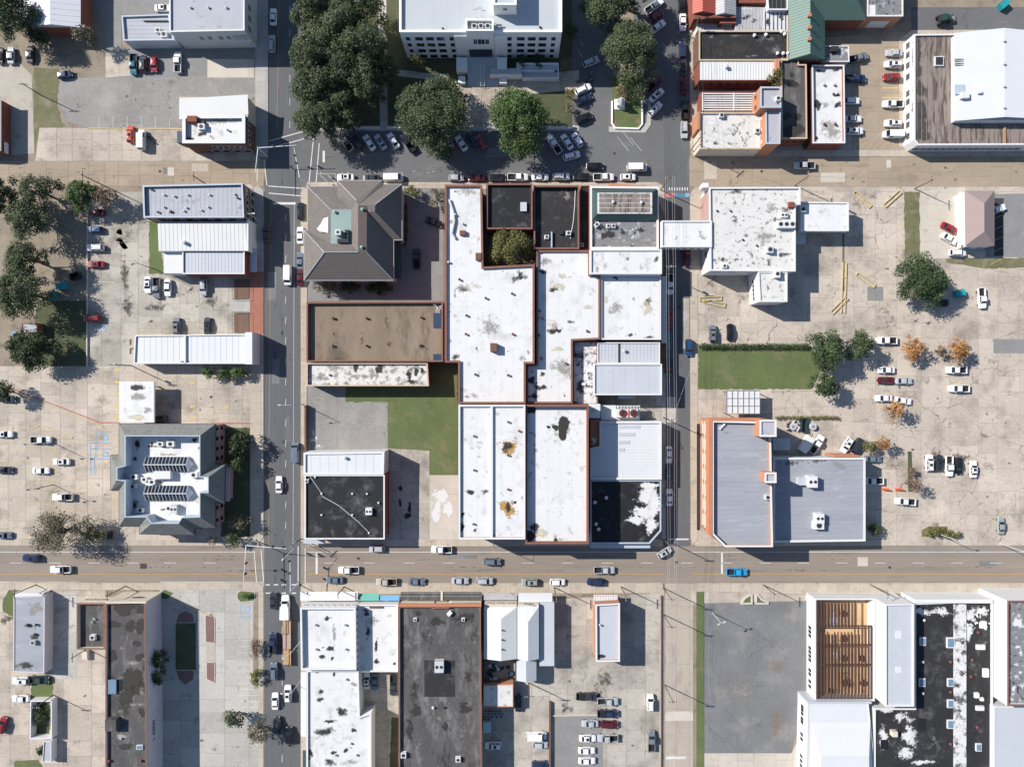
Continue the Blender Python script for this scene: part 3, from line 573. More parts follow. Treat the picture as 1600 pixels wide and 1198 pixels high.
# ---------------------------------------------------------------- building kit
VENT = {}
class Bld:
    """walls from the ground up, a roof sheet below a parapet, a coping on it; roof outline given in photograph pixels at height h"""
    def __init__(s, name, label, cat, roof, h, wall='wall_white', roofm='roof_white', par=.5, thick=.28, coping=None, base=0.0, group=None, root=None, copw=None, slab=None):
        s.h = h; s.par = par; s.rz = h - par; P = ccw(WP(roof, h)); s.P = P
        cx = sum(p[0] for p in P) / len(P); cy = sum(p[1] for p in P) / len(P)
        s.root = root or empty(name, label, cat, (cx, cy, 0), group)
        mb = MB()
        if par > 0: mb.ring(P, thick, base, h, h - par - .1)
        else: mb.prism(P, base, h - .02, top=False)
        if base > 0: mb.poly([(x, y, base) for x, y in reversed(P)])
        s.wall = mb.build('wall', wall, s.root)
        q = inset(P, thick - .03) if par > 0 else P
        s.roof = MB().poly([(x, y, s.rz) for x, y in q]).build('roof', roofm, s.root)
        if coping: MB().ring(inset(P, -.04), copw or (thick + .08), h - .04, h + .07).build('coping', coping, s.root)
        s.q = q
    def at(s, px, py): return W(px, py, s.rz)
    def vent(s, px, py, r=.28, hh=.7, m='galv', cap=True):
        x, y = s.at(px, py); k = (r, hh, m, cap)
        if k not in VENT:
            mb = MB().cyl(0, 0, -.02, hh * .75, r * .62)
            if cap: mb.cyl(0, 0, hh * .68, hh, r, r * .55)
            VENT[k] = mb.mesh('roof_vent', m)
        return link('roof_vent', VENT[k], s.roof, Vector((x, y, s.rz)) - s.off())
    def off(s): return s.root.location + s.roof.location
    def ac(s, px, py, w=1.6, d=1.4, hh=1.0, m='ac_white', fans=1, rz=0.0):
        x, y = s.at(px, py); mb = MB().box(0, 0, hh / 2, w, d, hh); mb.box(0, 0, .06, w + .16, d + .16, .1)
        o = link('air_conditioner', mb.mesh('air_conditioner', m), s.root, Vector((x, y, s.rz)) - s.root.location, rz)
        for i in range(fans):
            fx = (i - (fans - 1) / 2) * w / max(fans, 1); r = min(d, w / max(fans, 1)) * .36
            f = MB().tube((fx, 0, hh), (fx, 0, hh + .05), r, r, 14)
            link('fan', f.mesh('fan', 'dark_metal'), o, (0, 0, 0))
        return o
    def skylight(s, px, py, w, d, hh=.35, m='glass_blue', fm='frame_white'):
        x, y = s.at(px, py)
        o = link('skylight', MB().box(0, 0, hh / 2, w, d, hh).mesh('skylight', fm), s.root, Vector((x, y, s.rz)) - s.root.location)
        link('pane', MB().box(0, 0, hh + .02, w * .82, d * .82, .06).mesh('pane', m), o, (0, 0, 0)); return o
    def box(s, name, x0, y0, x1, y1, hh, m, base=None, rz=0):
        """a box on the roof; outline in pixels at its own top"""
        z = s.rz if base is None else base; P = WP(rect(x0, y0, x1, y1), z + hh)
        return MB().prism(P, z, z + hh).build(name, m, s.root)
    def stain(s, px, py, rx, ry, m='stain_black', sharp=1.0): return stain(s.roof, px, py, rx, ry, m, h=s.rz, sharp=sharp)
    def stains(s, lst, m='stain_black', sharp=.8):
        for a in lst: s.stain(*a[:4], a[4] if len(a) > 4 else m, sharp)
    def seams(s, ax, sp, m, hh=.05, w=.06):
        return seams(s.roof, s.q, ax, sp, lambda x, y: s.rz, m, hh, w)
    def windows(s, a, b, n, w=1.1, hh=1.4, z=(1.0,), m='glass', fm='frame_white', u0=.0, u1=1.0, h=None, bars=0): return windows(s.root, W(*a, s.h if h is None else h), W(*b, s.h if h is None else h), n, w, hh, z, m, fm, u0, u1, bars)
def seams(parent, P, ax, sp, zf, m, hh=.05, w=.06):
    """raised standing seams across a roof outline, along axis ax"""
    lo = min(p[1 - ax] for p in P); hi = max(p[1 - ax] for p in P); mb = MB(); t = math.ceil(lo / sp) * sp + sp * .5
    while t < hi:
        xs = []
        for i in range(len(P)):
            a, b = P[i - 1], P[i]
            if (a[1 - ax] - t) * (b[1 - ax] - t) < 0: xs.append(a[ax] + (b[ax] - a[ax]) * (t - a[1 - ax]) / (b[1 - ax] - a[1 - ax]))
        xs.sort()
        for i in range(0, len(xs) - 1, 2):
            p, q = xs[i] + .03, xs[i + 1] - .03
            if ax == 1: mb.box(t, (p + q) / 2, zf(t, 0) + hh / 2, w, q - p, hh)
            else: mb.box((p + q) / 2, t, zf(0, t) + hh / 2, q - p, w, hh)
        t += sp
    return tag(mb.build('seams', m, parent), kind='stuff')
WIN = {}
def windows(root, a, b, n, w, hh, zs, m='glass', fm='frame_white', u0=0.0, u1=1.0, bars=0):
    """n windows along the wall a-b (outward side on the right hand of a->b), rows at sill heights zs"""
    a, b = Vector(a), Vector(b); d = b - a; ang = math.atan2(d.y, d.x); nrm = Vector((d.y, -d.x)).normalized(); us = n if isinstance(n, (list, tuple)) else [u0 + (u1 - u0) * (i + .5) / n for i in range(n)]
    k = (round(w, 2), round(hh, 2), m, fm, bars)
    if k not in WIN:
        f = MB(); t = .09
        for x in (-w / 2 - t / 2, w / 2 + t / 2): f.box(x, 0, hh / 2, t, .16, hh + .002)
        for z in (-t / 2, hh + t / 2): f.box(0, 0, z, w + 2 * t, .17, t)
        for i in range(bars): f.box(-w / 2 + w * (i + 1) / (bars + 1), -.035, hh / 2, .05, .05, hh)
        WIN[k] = (f.mesh('window', fm), MB().box(0, 0, hh / 2, w, .07, hh).mesh('pane', m))
    off = root.location
    for u in us:
        p = a + d * u + nrm * .03
        for z in zs:
            o = link('window', WIN[k][0], root, Vector((p.x, p.y, z)) - off, ang); link('pane', WIN[k][1], o, (0, 0, 0))
def faces(name, root, fl, m, parent=None):
    """roof planes given as pixel outlines with a height per corner"""
    mb = MB(); idx = {}
    for f in fl:
        q = []
        for px, py, h in f:
            k = (round(px, 1), round(py, 1), round(h, 2))
            if k not in idx: idx[k] = len(mb.v); mb.v.append((*W(px, py, h), h))
            q.append(idx[k])
        pts = [mb.v[i] for i in q]
        mb.f.append(tuple(q) if area([(p[0], p[1]) for p in pts]) >= 0 else tuple(reversed(q)))
    o = mb.build(name, m, parent or root); return o
def body(name, label, cat, poly, h, wall, group=None, ph=None):
    P = ccw(WP(poly, ph or h)); c = (sum(p[0] for p in P) / len(P), sum(p[1] for p in P) / len(P), 0)
    root = empty(name, label, cat, c, group); MB().prism(P, 0, h).build('wall', wall, root); return root
def on(root, name, m, x0, y0, x1, y1, z0, z1, parent=None):
    """box whose outline is read in pixels at its top z1"""
    return MB().prism(WP(rect(x0, y0, x1, y1), z1), z0, z1, bottom=z0 > 0).build(name, m, parent or root)
def canopy(root, name, m, x0, y0, x1, y1, h, posts=2, t=.15, post='steel', depth=0):
    o = MB().prism(WP(rect(x0, y0, x1, y1), h), h - t, h, bottom=True).build(name, m, root)
    return o
def gable(root, name, m, x0, y0, x1, y1, he, hr, ridge, ax=1, hip0=0, hip1=0, sp=None):
    """gable or hip roof: eave outline in pixels at he; ridge pixel (at hr) across; ax=1 ridge runs up the picture"""
    if ax == 1:
        a, b, c, d = (x0, y0, he), (x1, y0, he), (x1, y1, he), (x0, y1, he); kk = (CAM_H - he) / (CAM_H - hr)
        r0 = (ridge, 599 + (y0 - 599) * kk + hip0, hr); r1 = (ridge, 599 + (y1 - 599) * kk - hip1, hr)
        fl = [[a, r0, r1, d], [r0, b, c, r1], [a, b, r0], [r1, c, d]]
    else:
        a, b, c, d = (x0, y0, he), (x1, y0, he), (x1, y1, he), (x0, y1, he); kk = (CAM_H - he) / (CAM_H - hr)
        r0 = (800 + (x0 - 800) * kk + hip0, ridge, hr); r1 = (800 + (x1 - 800) * kk - hip1, ridge, hr)
        fl = [[a, b, r1, r0], [r0, r1, c, d], [a, r0, d], [b, c, r1]]
    o = faces(name, root, fl, m)
    if sp:
        me = o.data; mb = MB()
        for p in me.polygons:
            v = [Vector(me.vertices[i].co) for i in p.vertices]; ver = [q.xy for q in v]; nr = p.normal
            if abs(nr.z) < .2: continue
            dn = Vector((nr.x, nr.y)).normalized(); al = Vector((-dn.y, dn.x)); ss = [q.dot(al) for q in ver]; t = math.ceil(min(ss) / sp) * sp
            while t < max(ss):
                pts = []
                for i in range(len(ver)):
                    A, B = ver[i - 1].dot(al) - t, ver[i].dot(al) - t
                    if A * B < 0: pts.append(v[i - 1].lerp(v[i], A / (A - B)))
                if len(pts) == 2 and (pts[0] - pts[1]).length > .3: mb.tube(pts[0] + nr * .01, pts[1] + nr * .01, .045, n=4)
                t += sp
        s = mb.build('seams', m, root); s.parent = o; s.location = (0, 0, 0); tag(s, kind='stuff')
    return o

# ---------------------------------------------------------------- courthouse
HC = 14.0
crt = Bld('courthouse', 'large pale stone courthouse with four rows of windows and a broad front stair', 'courthouse', [(624, -90), (878, -90), (878, 50.5), (624, 50.5)], HC, 'wall_stone', 'roof_pale', par=.7, thick=.5, coping='wall_stone')
def cw(px): return W(px, 50.5, HC)
for x0, x1 in ((628, 712), (791, 874)):
    for px, w in (((634.5, 1.1), (652, 2.05), (669.5, 2.05), (686.5, 2.05), (704, 1.1)) if x0 == 628 else ((796, 1.1), (814, 2.05), (831.5, 2.05), (849, 2.05), (866, 1.1))):
        a, b = cw(px - 5), cw(px + 5); windows(crt.root, a, b, [.5], w, 1.8, (9.8, 6.6, 3.4, .3), 'glass', 'wall_stone')
crt.vent(692, 46, .3, .6, 'dark_metal'); crt.vent(844, 44, .35, .4, 'dark_metal')
# centre block standing forward, stepped shoulders, portico
def cblock(name, x0, x1, y0, y1, h, m='wall_stone', roofm='metal_white'):
    o = on(crt.root, name, m, x0, y0, x1, y1, 0, h); return o
cblock('shoulder', 709, 732, 44, 57, 13.2); cblock('shoulder', 772, 792, 44, 57, 13.2)
cblock('front_pier', 710, 729, 52, 58.5, 12.2); cblock('front_pier', 775, 792, 52, 58.5, 12.2)
cb = Bld('centre_block', '', '', [(727, 30), (771, 30), (771, 48.5), (728, 48.5)], 16.0, 'wall_stone', 'roof_pale', par=.8, thick=.4, root=crt.root, coping='wall_stone')
for i in range(3): cb.ac(741 + 10.5 * i, 43.5, 1.3, 1.3, .9, 'galv', 1)
mst = MB()
for x, y in ((744, 22), (750, 20), (756, 24)):
    p = W(x, y, 15); mst.cyl(p[0], p[1], 13.3, 17.5, .05, .04, 6); mst.box(p[0], p[1], 17.3, 1.2, .3, .25)
mst.build('roof_antenna', 'galv', crt.root)
pent = Bld('penthouse', '', '', [(770, -40), (807, -40), (807, 8), (771, 8)], 18.0, 'wall_stone', 'roof_pale', par=.4, thick=.4, root=crt.root, coping='wall_stone')
windows(crt.root, W(785, 8, 18), W(793, 8, 18), [.5], 1.0, .9, (15.6,), 'glass', 'wall_stone')
for px, w in ((741, .9), (750.5, 1.8), (760, .9)): windows(crt.root, W(px - 4, 48.5, 16), W(px + 4, 48.5, 16), [.5], w, 2.5, (9.3,), 'glass', 'wall_stone', bars=1)
for px in (720, 783): windows(crt.root, W(px - 3, 58.5, 12.2), W(px + 3, 58.5, 12.2), [.5], .9, 1.0, (6.6, 3.9), 'glass', 'wall_stone')
MB().prism(WP([(733, 78), (769, 78), (769, 80), (733, 80)], 6.3), 2.0, 6.3).build('entrance_door', 'glass', crt.root)
# the stair: two flights of single steps between cheek walls
st = MB()
P0 = W(730, 92, 3)[0]; P1 = W(779, 92, 3)[0]; yt = W(0, 92, 3)[1]; yb = W(0, 135, 0)[1]; n = 18
crtoff = crt.root.location
land = MB().prism([(P0, W(0, 84, 3)[1]), (P1, W(0, 84, 3)[1]), (P1, yt), (P0, yt)], 0, 2.9).build('landing', 'wall_grey', crt.root)
for i in range(n):
    zt = 2.75 - i * .15; ya = yt + (yb - yt) * i / n; y2 = yt + (yb - yt) * (i + 1) / n
    MB().prism([(P0, ya), (P1, ya), (P1, y2 - .01), (P0, y2 - .01)], 0, zt).build('step', 'wall_grey', crt.root)
for x0, x1, y0, y1, h in ((713, 730, 90, 109, 3.3), (777, 792, 90, 108, 3.3), (716, 727, 119, 130, 1.4), (780, 792, 119, 130, 1.4)): on(crt.root, 'cheek_wall', 'wall_stone', x0, y0, x1, y1, 0, h)
rl = MB()
for x in (751, 757):
    a = (*W(x, 97, 3.6), 3.6); b = (*W(x, 134, 1.0), 1.0); rl.tube(a, b, .05)
    for t in (0, .2, .4, .6, .8, 1): p = Vector(a).lerp(Vector(b), t); rl.tube((p.x, p.y, max(p.z - 1, 0)), p, .04)
for t in [i / 7 for i in range(8)]:
    rl.tube(Vector((*W(751, 97, 3.6), 3.6)).lerp(Vector((*W(751, 134, 1), 1)), t), Vector((*W(757, 97, 3.6), 3.6)).lerp(Vector((*W(757, 134, 1), 1)), t), .04)
rl.build('handrail', 'frame_white', crt.root)
# the ramp
rp = empty('entrance_ramp', 'pale concrete wheelchair ramp with low walls beside the courthouse stair', 'ramp', (*W(835, 112), 0))
for x0, y0, x1, y1, h in ((766, 107, 815, 116, 2.4), (807, 98, 816, 107, 2.4), (816, 100, 873, 109, 1.9), (816, 113, 873, 121, 1.0)): on(rp, 'ramp_slab', 'wall_grey', x0, y0, x1, y1, 0, h)
for x0, y0, x1, y1, h in ((765, 116, 816, 117.5, 3.0), (816, 98.5, 873, 100, 2.7), (816, 109.5, 866, 111, 2.4), (816, 121, 873, 122.5, 2.0), (871.5, 100, 873, 121, 2.1)): on(rp, 'ramp_wall', 'wall_stone', x0, y0, x1, y1, 0, h)
# garden wall along the square
for i, pl in enumerate(([(545, 201), (594, 201)], [(606, 201), (640, 201)], [(856, 202), (890, 202), (897, 199)])):
    d = [W(*p) for p in pl]; c = (*d[0], 0)
    r = empty('garden_wall', ['low pale garden wall west of the garden path', 'low pale garden wall east of the garden path', 'low pale garden wall beside the courthouse drive'][i], 'wall', c, 'low walls along the square')
    mb = MB(); cp = MB()
    for k in range(len(d) - 1):
        a, b = Vector(d[k]), Vector(d[k + 1]); e = b - a; an = math.atan2(e.y, e.x)
        mb.box((a.x + b.x) / 2, (a.y + b.y) / 2, .4 - .003 * k, e.length, .3, .8, an); cp.box((a.x + b.x) / 2, (a.y + b.y) / 2, .84 - .003 * k, e.length + .1, .4, .08, an)
    mb.build('wall', 'wall_stone', r); cp.build('coping', 'coping_white', r)
# monument on its little lawn
mo = empty('monument', 'grey stepped stone monument with a pyramid top on a small kerbed lawn', 'monument', (*W(968, 164), 0))
x, y = W(968, 164); MB().box(x, y, .3, 2.9, 2.9, .3).build('plinth', 'wall_stone', mo); MB().box(x, y, 1.4, 1.9, 1.9, 1.9).build('pedestal', 'wall_stone', mo)
MB().tube((x, y, 2.35), (x, y, 4.6), 1.35, .1, 4).build('spire', 'wall_grey', mo)
kerb(mo, [(956, 160), (956, 194), (961, 201), (997, 202), (1003, 195), (1003, 160)], 'wall_stone', .4, .55, name='kerb_wall')
for px in (961, 997):
    p = W(px, 191); stain(mo, px, 191, 5, 8, 'stain_rust', z=.19, name='flower_bed')

# ---------------------------------------------------------------- west side
b = body('warehouse', 'white metal roofed warehouse with dark red east wall behind the trees', 'warehouse', [(25, -90), (122, -90), (126, 43), (45, 43)], 5, 'brick_red')
gable(b, 'roof', 'metal_white', 25, -90, 126, 43, 5.02, 6.6, 78, 1, sp=1.6)
b = Bld('grey_block', 'tall pale grey painted block with small paired windows and a wall mural', 'building', [(264, -90), (382, -90), (382, 48), (265, 50.5)], 9.2, 'wall_grey', 'roof_grey', par=.35, thick=.3, coping='coping_white')
for px in (298, 326, 354): b.vent(px, 13, .35, .6)
b.windows((265, 50.5), (382, 48), [.34, .36, .452, .472, .60, .62, .705, .725], .42, 1.5, (5.0,), fm='wall_grey')
b.windows((382, 48), (382, -90), [.08, .1, .2, .22, .32, .34], .9, 1.7, (5.0,), fm='wall_grey')
A = Vector(W(265, 49.5, 9.2)); B_ = Vector(W(382, 48, 9.2)); x0, y0 = A.lerp(B_, .77); x1 = A.lerp(B_, .99).x
mu = MB().box((x0 + x1) / 2, A.lerp(B_, .88).y - .05, 5.7, x1 - x0, .06, 2.4).build('mural', 'paint_blue', b.root)
pm('mural_paint', (.30, .38, .46), var=.3, sc=.8, dirt=[((.07, .09, .2), .9, .54, .06), ((.55, .60, .65), 1.3, .58, .05), ((.10, .36, .42), .5, .60, .08)]); mu.data.materials.clear(); mu.data.materials.append(M('mural_paint'))
MB().box(b.root.location.x + 9.7, A.lerp(B_, .9).y - .7, 3.2, .9, 1.2, .08).build('door_hood', 'wall_grey', b.root)
c = Bld('grey_annex', 'low grey painted annex with ribbed roof joined to the tall grey block', 'building', [(190, 25), (264, 22.5), (272, 63), (193, 64)], 4.6, 'wall_grey', 'roof_grey', par=.5, thick=.3, coping='coping_blue')
c.ac(249, 50, 1.3, 1.3, 1); c.ac(258, 56, 1.6, 1.6, .9); c.seams(0, 1.1, 'roof_grey', .04)
on(c.root, 'duct', 'dark_metal', 224, 32, 262, 33.5, 4.1, 4.5)

b = Bld('corner_shop', 'brown brick corner shop with white parapet roof at the tan street corner', 'shop', [(285, 180.5), (383, 180), (383, 224), (285, 224)], 7.6, 'brick_brown', 'roof_white_old', par=.9, thick=.35, coping='coping_white', copw=.9)
lowr = on(b.root, 'rear_roof', 'wall_cream', 280, 152, 387, 186, 0, 6.0); rr = faces('metal_roof', b.root, [[(280, 155, 6.35), (387, 148, 6.35), (388, 179, 6.05), (280, 187, 6.05)]], 'metal_cream'); 
b.ac(317, 200, 1.8, 1.5, 1.1); b.ac(318, 194, 1, 1, .8, 'dark_metal'); b.box('hatch', 292, 181, 307, 190, 1.6, 'brick_red'); b.vent(356, 204, .35, .8); b.stains([(297, 218, 6, 4), (316, 210, 8, 5), (330, 214, 7, 5, 'stain_grey'), (345, 190, 30, 6, 'stain_grey')])
b.windows((285, 224), (383, 224), 6, 1.1, 1.6, (4.0,), u0=.4, u1=.95); b.windows((383, 224), (383, 180), 3, 1.1, 1.6, (4.0,)); b.windows((285, 224), (383, 224), 4, 2.0, 2.1, (.6,), u0=.3)
b = body('brick_shed', 'dark red brick shed with a small white sign by the gravel drive', 'shed', [(-70, 151), (1, 156), (1, 236), (-70, 236)], 3.8, 'brick_red')
gable(b, 'roof', 'metal_old', -70, 151, 2, 236, 3.82, 4.6, -20, 1)
e = W(2, 228, 3.8); MB().box(e[0] + .04, e[1], 2.0, .06, 3.0, 1.6).build('sign', 'frame_white', b)

b = Bld('brick_block', 'grey roofed two storey brick block with blue coping on the tan street corner', 'building', [(223, 290), (379, 286.5), (381.5, 340), (224.5, 340)], 8.0, 'brick_brown', 'roof_grey', par=.7, thick=.35, coping='coping_blue')
for px, py in ((238, 297), (257, 305), (273, 307), (294, 305), (328, 305), (367, 304), (257, 324), (292, 325), (326, 324), (315, 329), (248, 332), (265, 331), (288, 330), (372, 310)): b.vent(px, py, .34, .6, 'dark_metal' if px in (238, 372, 248) else 'galv')
b.vent(268, 331, .4, .6, 'vent_red'); b.windows((381.5, 340), (379, 286.5), 5, 1.2, 1.9, (4.6,)); b.windows((381.5, 340), (379, 286.5), 4, 1.7, 2.2, (.6,)); b.windows((224.5, 340), (381.5, 340), 7, 1.1, 1.4, (5.2,)); b.stains([(300, 312, 40, 12, 'stain_grey')], sharp=.4); b.seams(1, 1.2, 'roof_grey', .03)
b = body('metal_store', 'long white metal roofed store with a stepped rear bay', 'store', [(248, 348), (385, 345), (385, 390), (285, 392), (285, 392.5), (248, 392.5)], 5.6, 'wall_white')
r = gable(b, 'roof', 'metal_cream', 248, 346, 385, 392, 5.65, 6.2, 350, 0, sp=1.1)
c1 = W(288, 379, 6); mb = MB().cyl(c1[0], c1[1], 5.7, 6.9, .5, .5, 12); mb.build('roof_vent', 'galv', b)
on(b, 'front_wall', 'wall_white', 385, 343, 388, 392, 0, 6.2)
c = Bld('grey_store', 'grey metal roofed brick shop with white lean-to and a pavement canopy', 'shop', [(285, 391), (382, 391), (382, 428), (285, 428)], 5.2, 'brick_red', 'metal_grey', par=.3, thick=.25, coping='coping_white'); c.seams(1, .9, 'metal_grey', .04)
on(c.root, 'lean_to', 'wall_white', 256, 394, 284.6, 427, 0, 4.3); canopy(c.root, 'pavement_canopy', 'metal_grey', 391, 388, 401, 425, 3.2)
cn = MB(); [cn.tube((*W(392 + 8 * i, y, 0), .1), (*W(392 + 8 * i, y, 0), 3.05), .06) for i in (1,) for y in (390, 406, 422)]; cn.build('canopy_posts', 'steel', c.root)
b = Bld('white_hall', 'long narrow white roofed hall with a raised east front', 'building', [(211, 524), (386, 522), (386, 568), (209, 568)], 4.8, 'wall_white', 'metal_white', par=.3, thick=.25, coping='coping_white')
b.seams(1, 1.6, 'metal_white', .04); b.box('divider', 287, 523, 290, 567, .5, 'coping_white'); on(b.root, 'front_wall', 'wall_white', 383, 519, 394, 569, 0, 6.0); b.stain(290, 565, 7, 2)
for i in range(2):
    x, y = W(209, 535 + 14 * i); MB().box(x, y, 1.6, .5, 1.6, .12).build('shutter', 'brick_brown', b.root)

# bank and its drive-through
b = empty('drive_through_canopy', 'white flat drive-through canopy with dark stain beside the mansard bank', 'canopy', (*W(220, 630), 0))
MB().prism(WP([(186, 596), (241, 596), (241, 660), (186, 660)], 4.4), 3.8, 4.4, bottom=True).build('roof_slab', 'wall_white', b)
o = MB().prism(inset(ccw(WP([(186, 596), (241, 596), (241, 660), (186, 660)], 4.4)), .15), 4.3, 4.42).build('roof', 'roof_white', b)
for a in ((214, 605, 11, 7, 'stain_soot'), (211, 606, 7, 4, 'stain_black'), (215, 620, 14, 6, 'stain_grey'), (214, 652, 16, 5, 'stain_olive'), (230, 640, 8, 8, 'stain_grey')): stain(o, *a, h=4.42)
for px, py in ((194, 604), (236, 604), (194, 650), (236, 650), (215, 604), (215, 650)): x, y = W(px, py, 3.8); MB().box(x, y, 1.9, .35, .35, 3.7).build('post', 'wall_white', b)
EV, TP = 6.5, 10.2
out = [(186, 662), (337, 662), (337, 725), (352, 726), (351, 786), (337, 785), (337, 824), (304.5, 825), (304.5, 835.5), (218, 834), (218, 822), (186, 822), (186, 766), (173, 766), (173, 711), (186, 711)]
b = body('mansard_bank', 'pink brick bank with grey shingle mansard roof and two long gabled skylights', 'bank', inset(ccw(out), .4 * PPM), EV, 'wall_pink', ph=EV)
top = {}
inn = [(195, 680), (313, 680), (313, 744), (326, 745), (326, 770), (313, 770), (313, 808), (285, 809), (279, 818), (236, 818), (229, 808), (195, 808), (195, 752), (182, 750), (182, 730), (195, 727)]
OUT = [(x, y, EV) for x, y in out]; INN = [(x, y, TP) for x, y in inn]; n = len(out)
faces('mansard_roof', b, [[OUT[i], OUT[(i + 1) % n], INN[(i + 1) % n], INN[i]] for i in range(n)], 'shingle_bank')
MB().ring(ccw(WP(inn, TP)), .25, 6.2, TP + .05, 6.2).build('inner_parapet', 'coping_blue', b)
MB().ring(inset(ccw(WP(out, EV)), -.08), .2, EV - .3, EV + .04).build('gutter', 'dark_metal', b)
fr = MB().poly([(x, y, 6.6) for x, y in inset(ccw(WP(inn, TP)), .1)]).build('flat_roof', 'roof_white', b)
k = Bld.__new__(Bld); k.root = b; k.roof = fr; k.rz = 6.6; k.h = 6.6
for px, py, w in ((253, 693, 1.7), (269, 693, 2.1), (212, 744, 2.0), (210, 759, 1.9), (228, 748, 1.6), (240, 752, 1.8), (222, 796, 1.7), (266, 793, 1.7), (305, 741, 2.0)): k.ac(px, py, w, w * .7, 1.1)
k.ac(275, 794, 1.8, 2.2, 1.5, 'galv', 2); k.box('plant_room', 240, 736, 266, 748, 1.6, 'wall_white')
k.stains([(215, 694, 6, 9), (211, 717, 5, 5), (237, 693, 3, 3), (305, 687, 6, 5), (210, 788, 6, 10), (250, 697, 20, 3, 'stain_soot'), (254, 796, 5, 2), (308, 780, 4, 10, 'stain_olive'), (312, 700, 3, 3), (258, 710, 20, 3, 'stain_grey'), (252, 752, 8, 4, 'stain_soot')])
for y0 in (714, 759):                                   # gabled skylights: frame, ridge, single panes
    xa, ya = W(226, y0, 8); xb, yb_ = W(292, y0 + 23, 8); ym = (ya + yb_) / 2
    s = MB().prism([(xa, yb_), (xb, yb_), (xb, ya), (xa, ya)], 6.6, 7.3).build('skylight', 'frame_white', b); nn = 12
    for i in range(nn):
        u0 = xa + (xb - xa) * i / nn; u1 = xa + (xb - xa) * (i + 1) / nn
        for y1 in (ya, yb_): MB().poly([(u0 + .12, y1, 7.33), (u1 - .12, y1, 7.33), (u1 - .12, ym, 8.5), (u0 + .12, ym, 8.5)]).build('pane', 'glass', s)
    rb = MB()
    for i in range(nn + 1):
        u = xa + (xb - xa) * i / nn
        for y1 in (ya, yb_): rb.tube((u, y1, 7.34), (u, ym, 8.52), .1, n=4)
    rb.tube((xa, ym, 8.55), (xb, ym, 8.55), .12, n=4); rb.build('glazing_bars', 'frame_white', s)
    xc = W(300, y0, 8)[0]; MB().poly([(xb, yb_, 7.3), (xc, ym, 7.2), (xb, ym, 8.5)]).poly([(xb, ym, 8.5), (xc, ym, 7.2), (xb, ya, 7.3)]).build('end_hip', 'metal_white', s)
for a_, b_ in (((337, 725), (337, 662)), ((337, 824), (337, 785))): windows(b, Vector(W(*a_, EV)) - Vector((.4, 0)), Vector(W(*b_, EV)) - Vector((.4, 0)), 4 if a_[1] == 725 else 2, 1.0, 1.7, (1.0, 4.0), fm='wall_pink')
canopy(b, 'entrance_canopy', 'metal_grey', 345, 727, 359, 783, 4.6)
# south west
b = Bld('grey_roof_shop', 'long low building with weathered blue-grey roof and pale east wall', 'building', [(21, 932), (70, 930.5), (69, 1052), (20.5, 1049)], 3.6, 'wall_lav', 'roof_bluegrey', par=.15, thick=.3)
for px, py in ((45, 975), (58, 975), (56, 990)): b.vent(px, py, .4, .7, 'dark_metal')
b.ac(54, 1002, 1.2, 1.1, .9, 'galv'); b.stains([(55, 996, 9, 9, 'stain_soot'), (46, 978, 12, 4, 'stain_soot'), (40, 1040, 16, 10, 'stain_soot'), (55, 950, 14, 12, 'stain_grey')])
on(b.root, 'sign_board', 'wall_white', 22, 926, 68, 931, 0, 3.0)
b = Bld('lettered_hall', 'long dark roofed hall with cracked tar roof and black letters on its pale wall', 'hall', [(165, 942), (227, 940), (229, 1128), (230, 1280), (165, 1280)], 8.4, 'wall_lav', 'roof_tar_grey', par=.6, thick=.3, coping='coping_red')
on(b.root, 'front_wall', 'wall_cream', 164.5, 939.5, 228, 942.2, 0, 8.5)
b.stains([(195, 950, 18, 11), (220, 952, 7, 9), (204, 977, 8, 9), (219, 978, 9, 11), (214, 1005, 7, 5), (174, 1025, 8, 10), (217, 1026, 8, 6), (168, 953, 4, 6), (176, 975, 12, 7), (178, 1068, 12, 12), (215, 1075, 12, 14), (198, 1090, 12, 22), (222, 1112, 5, 8), (205, 1060, 16, 20), (190, 1150, 10, 5, 'stain_grey'), (195, 1166, 12, 5, 'stain_soot')], sharp=1.2)
b.stains([(190, 1012, 8, 4), (205, 1035, 14, 8), (212, 1100, 16, 4), (190, 1120, 9, 16), (222, 1080, 5, 10)], 'stain_grey', .7)
hx = MB().prism(WP([(167, 1062), (181, 1062), (181, 1084), (167, 1084)], 8.4), 7.82, 8.3).build('roof_hatch', 'glass_blue', b.root); MB().prism(WP([(181, 1062), (191, 1062), (191, 1079), (181, 1079)], 7.85), 7.8, 7.86).build('roof_opening', 'roof_black', b.root)
b.box('stair_head', 164, 1124, 181, 1142, 1.9, 'roof_tar_grey'); b.skylight(219, 1166, 1.6, 1.2); b.vent(172, 1187, .4, .7, 'vent_red'); b.vent(221, 1187, .4, .7, 'vent_red'); b.vent(190, 1152, .3, .6)
b.windows((227, 940), (165, 942), [.25], 2.6, 2.2, (.4,), fm='wall_cream')
LET = dict(R=['1110', '1001', '1110', '1010', '1001'], I=['111', '010', '010', '010', '111'], O=['0110', '1001', '1001', '1001', '0110'], A=['0110', '1001', '1111', '1001', '1001'], Z=['1111', '0010', '0100', '1000', '1111'], N=['1001', '1101', '1011', '1001', '1001'])
px0 = Vector(W(228.5, 1184, 8.4)); u = 0.0
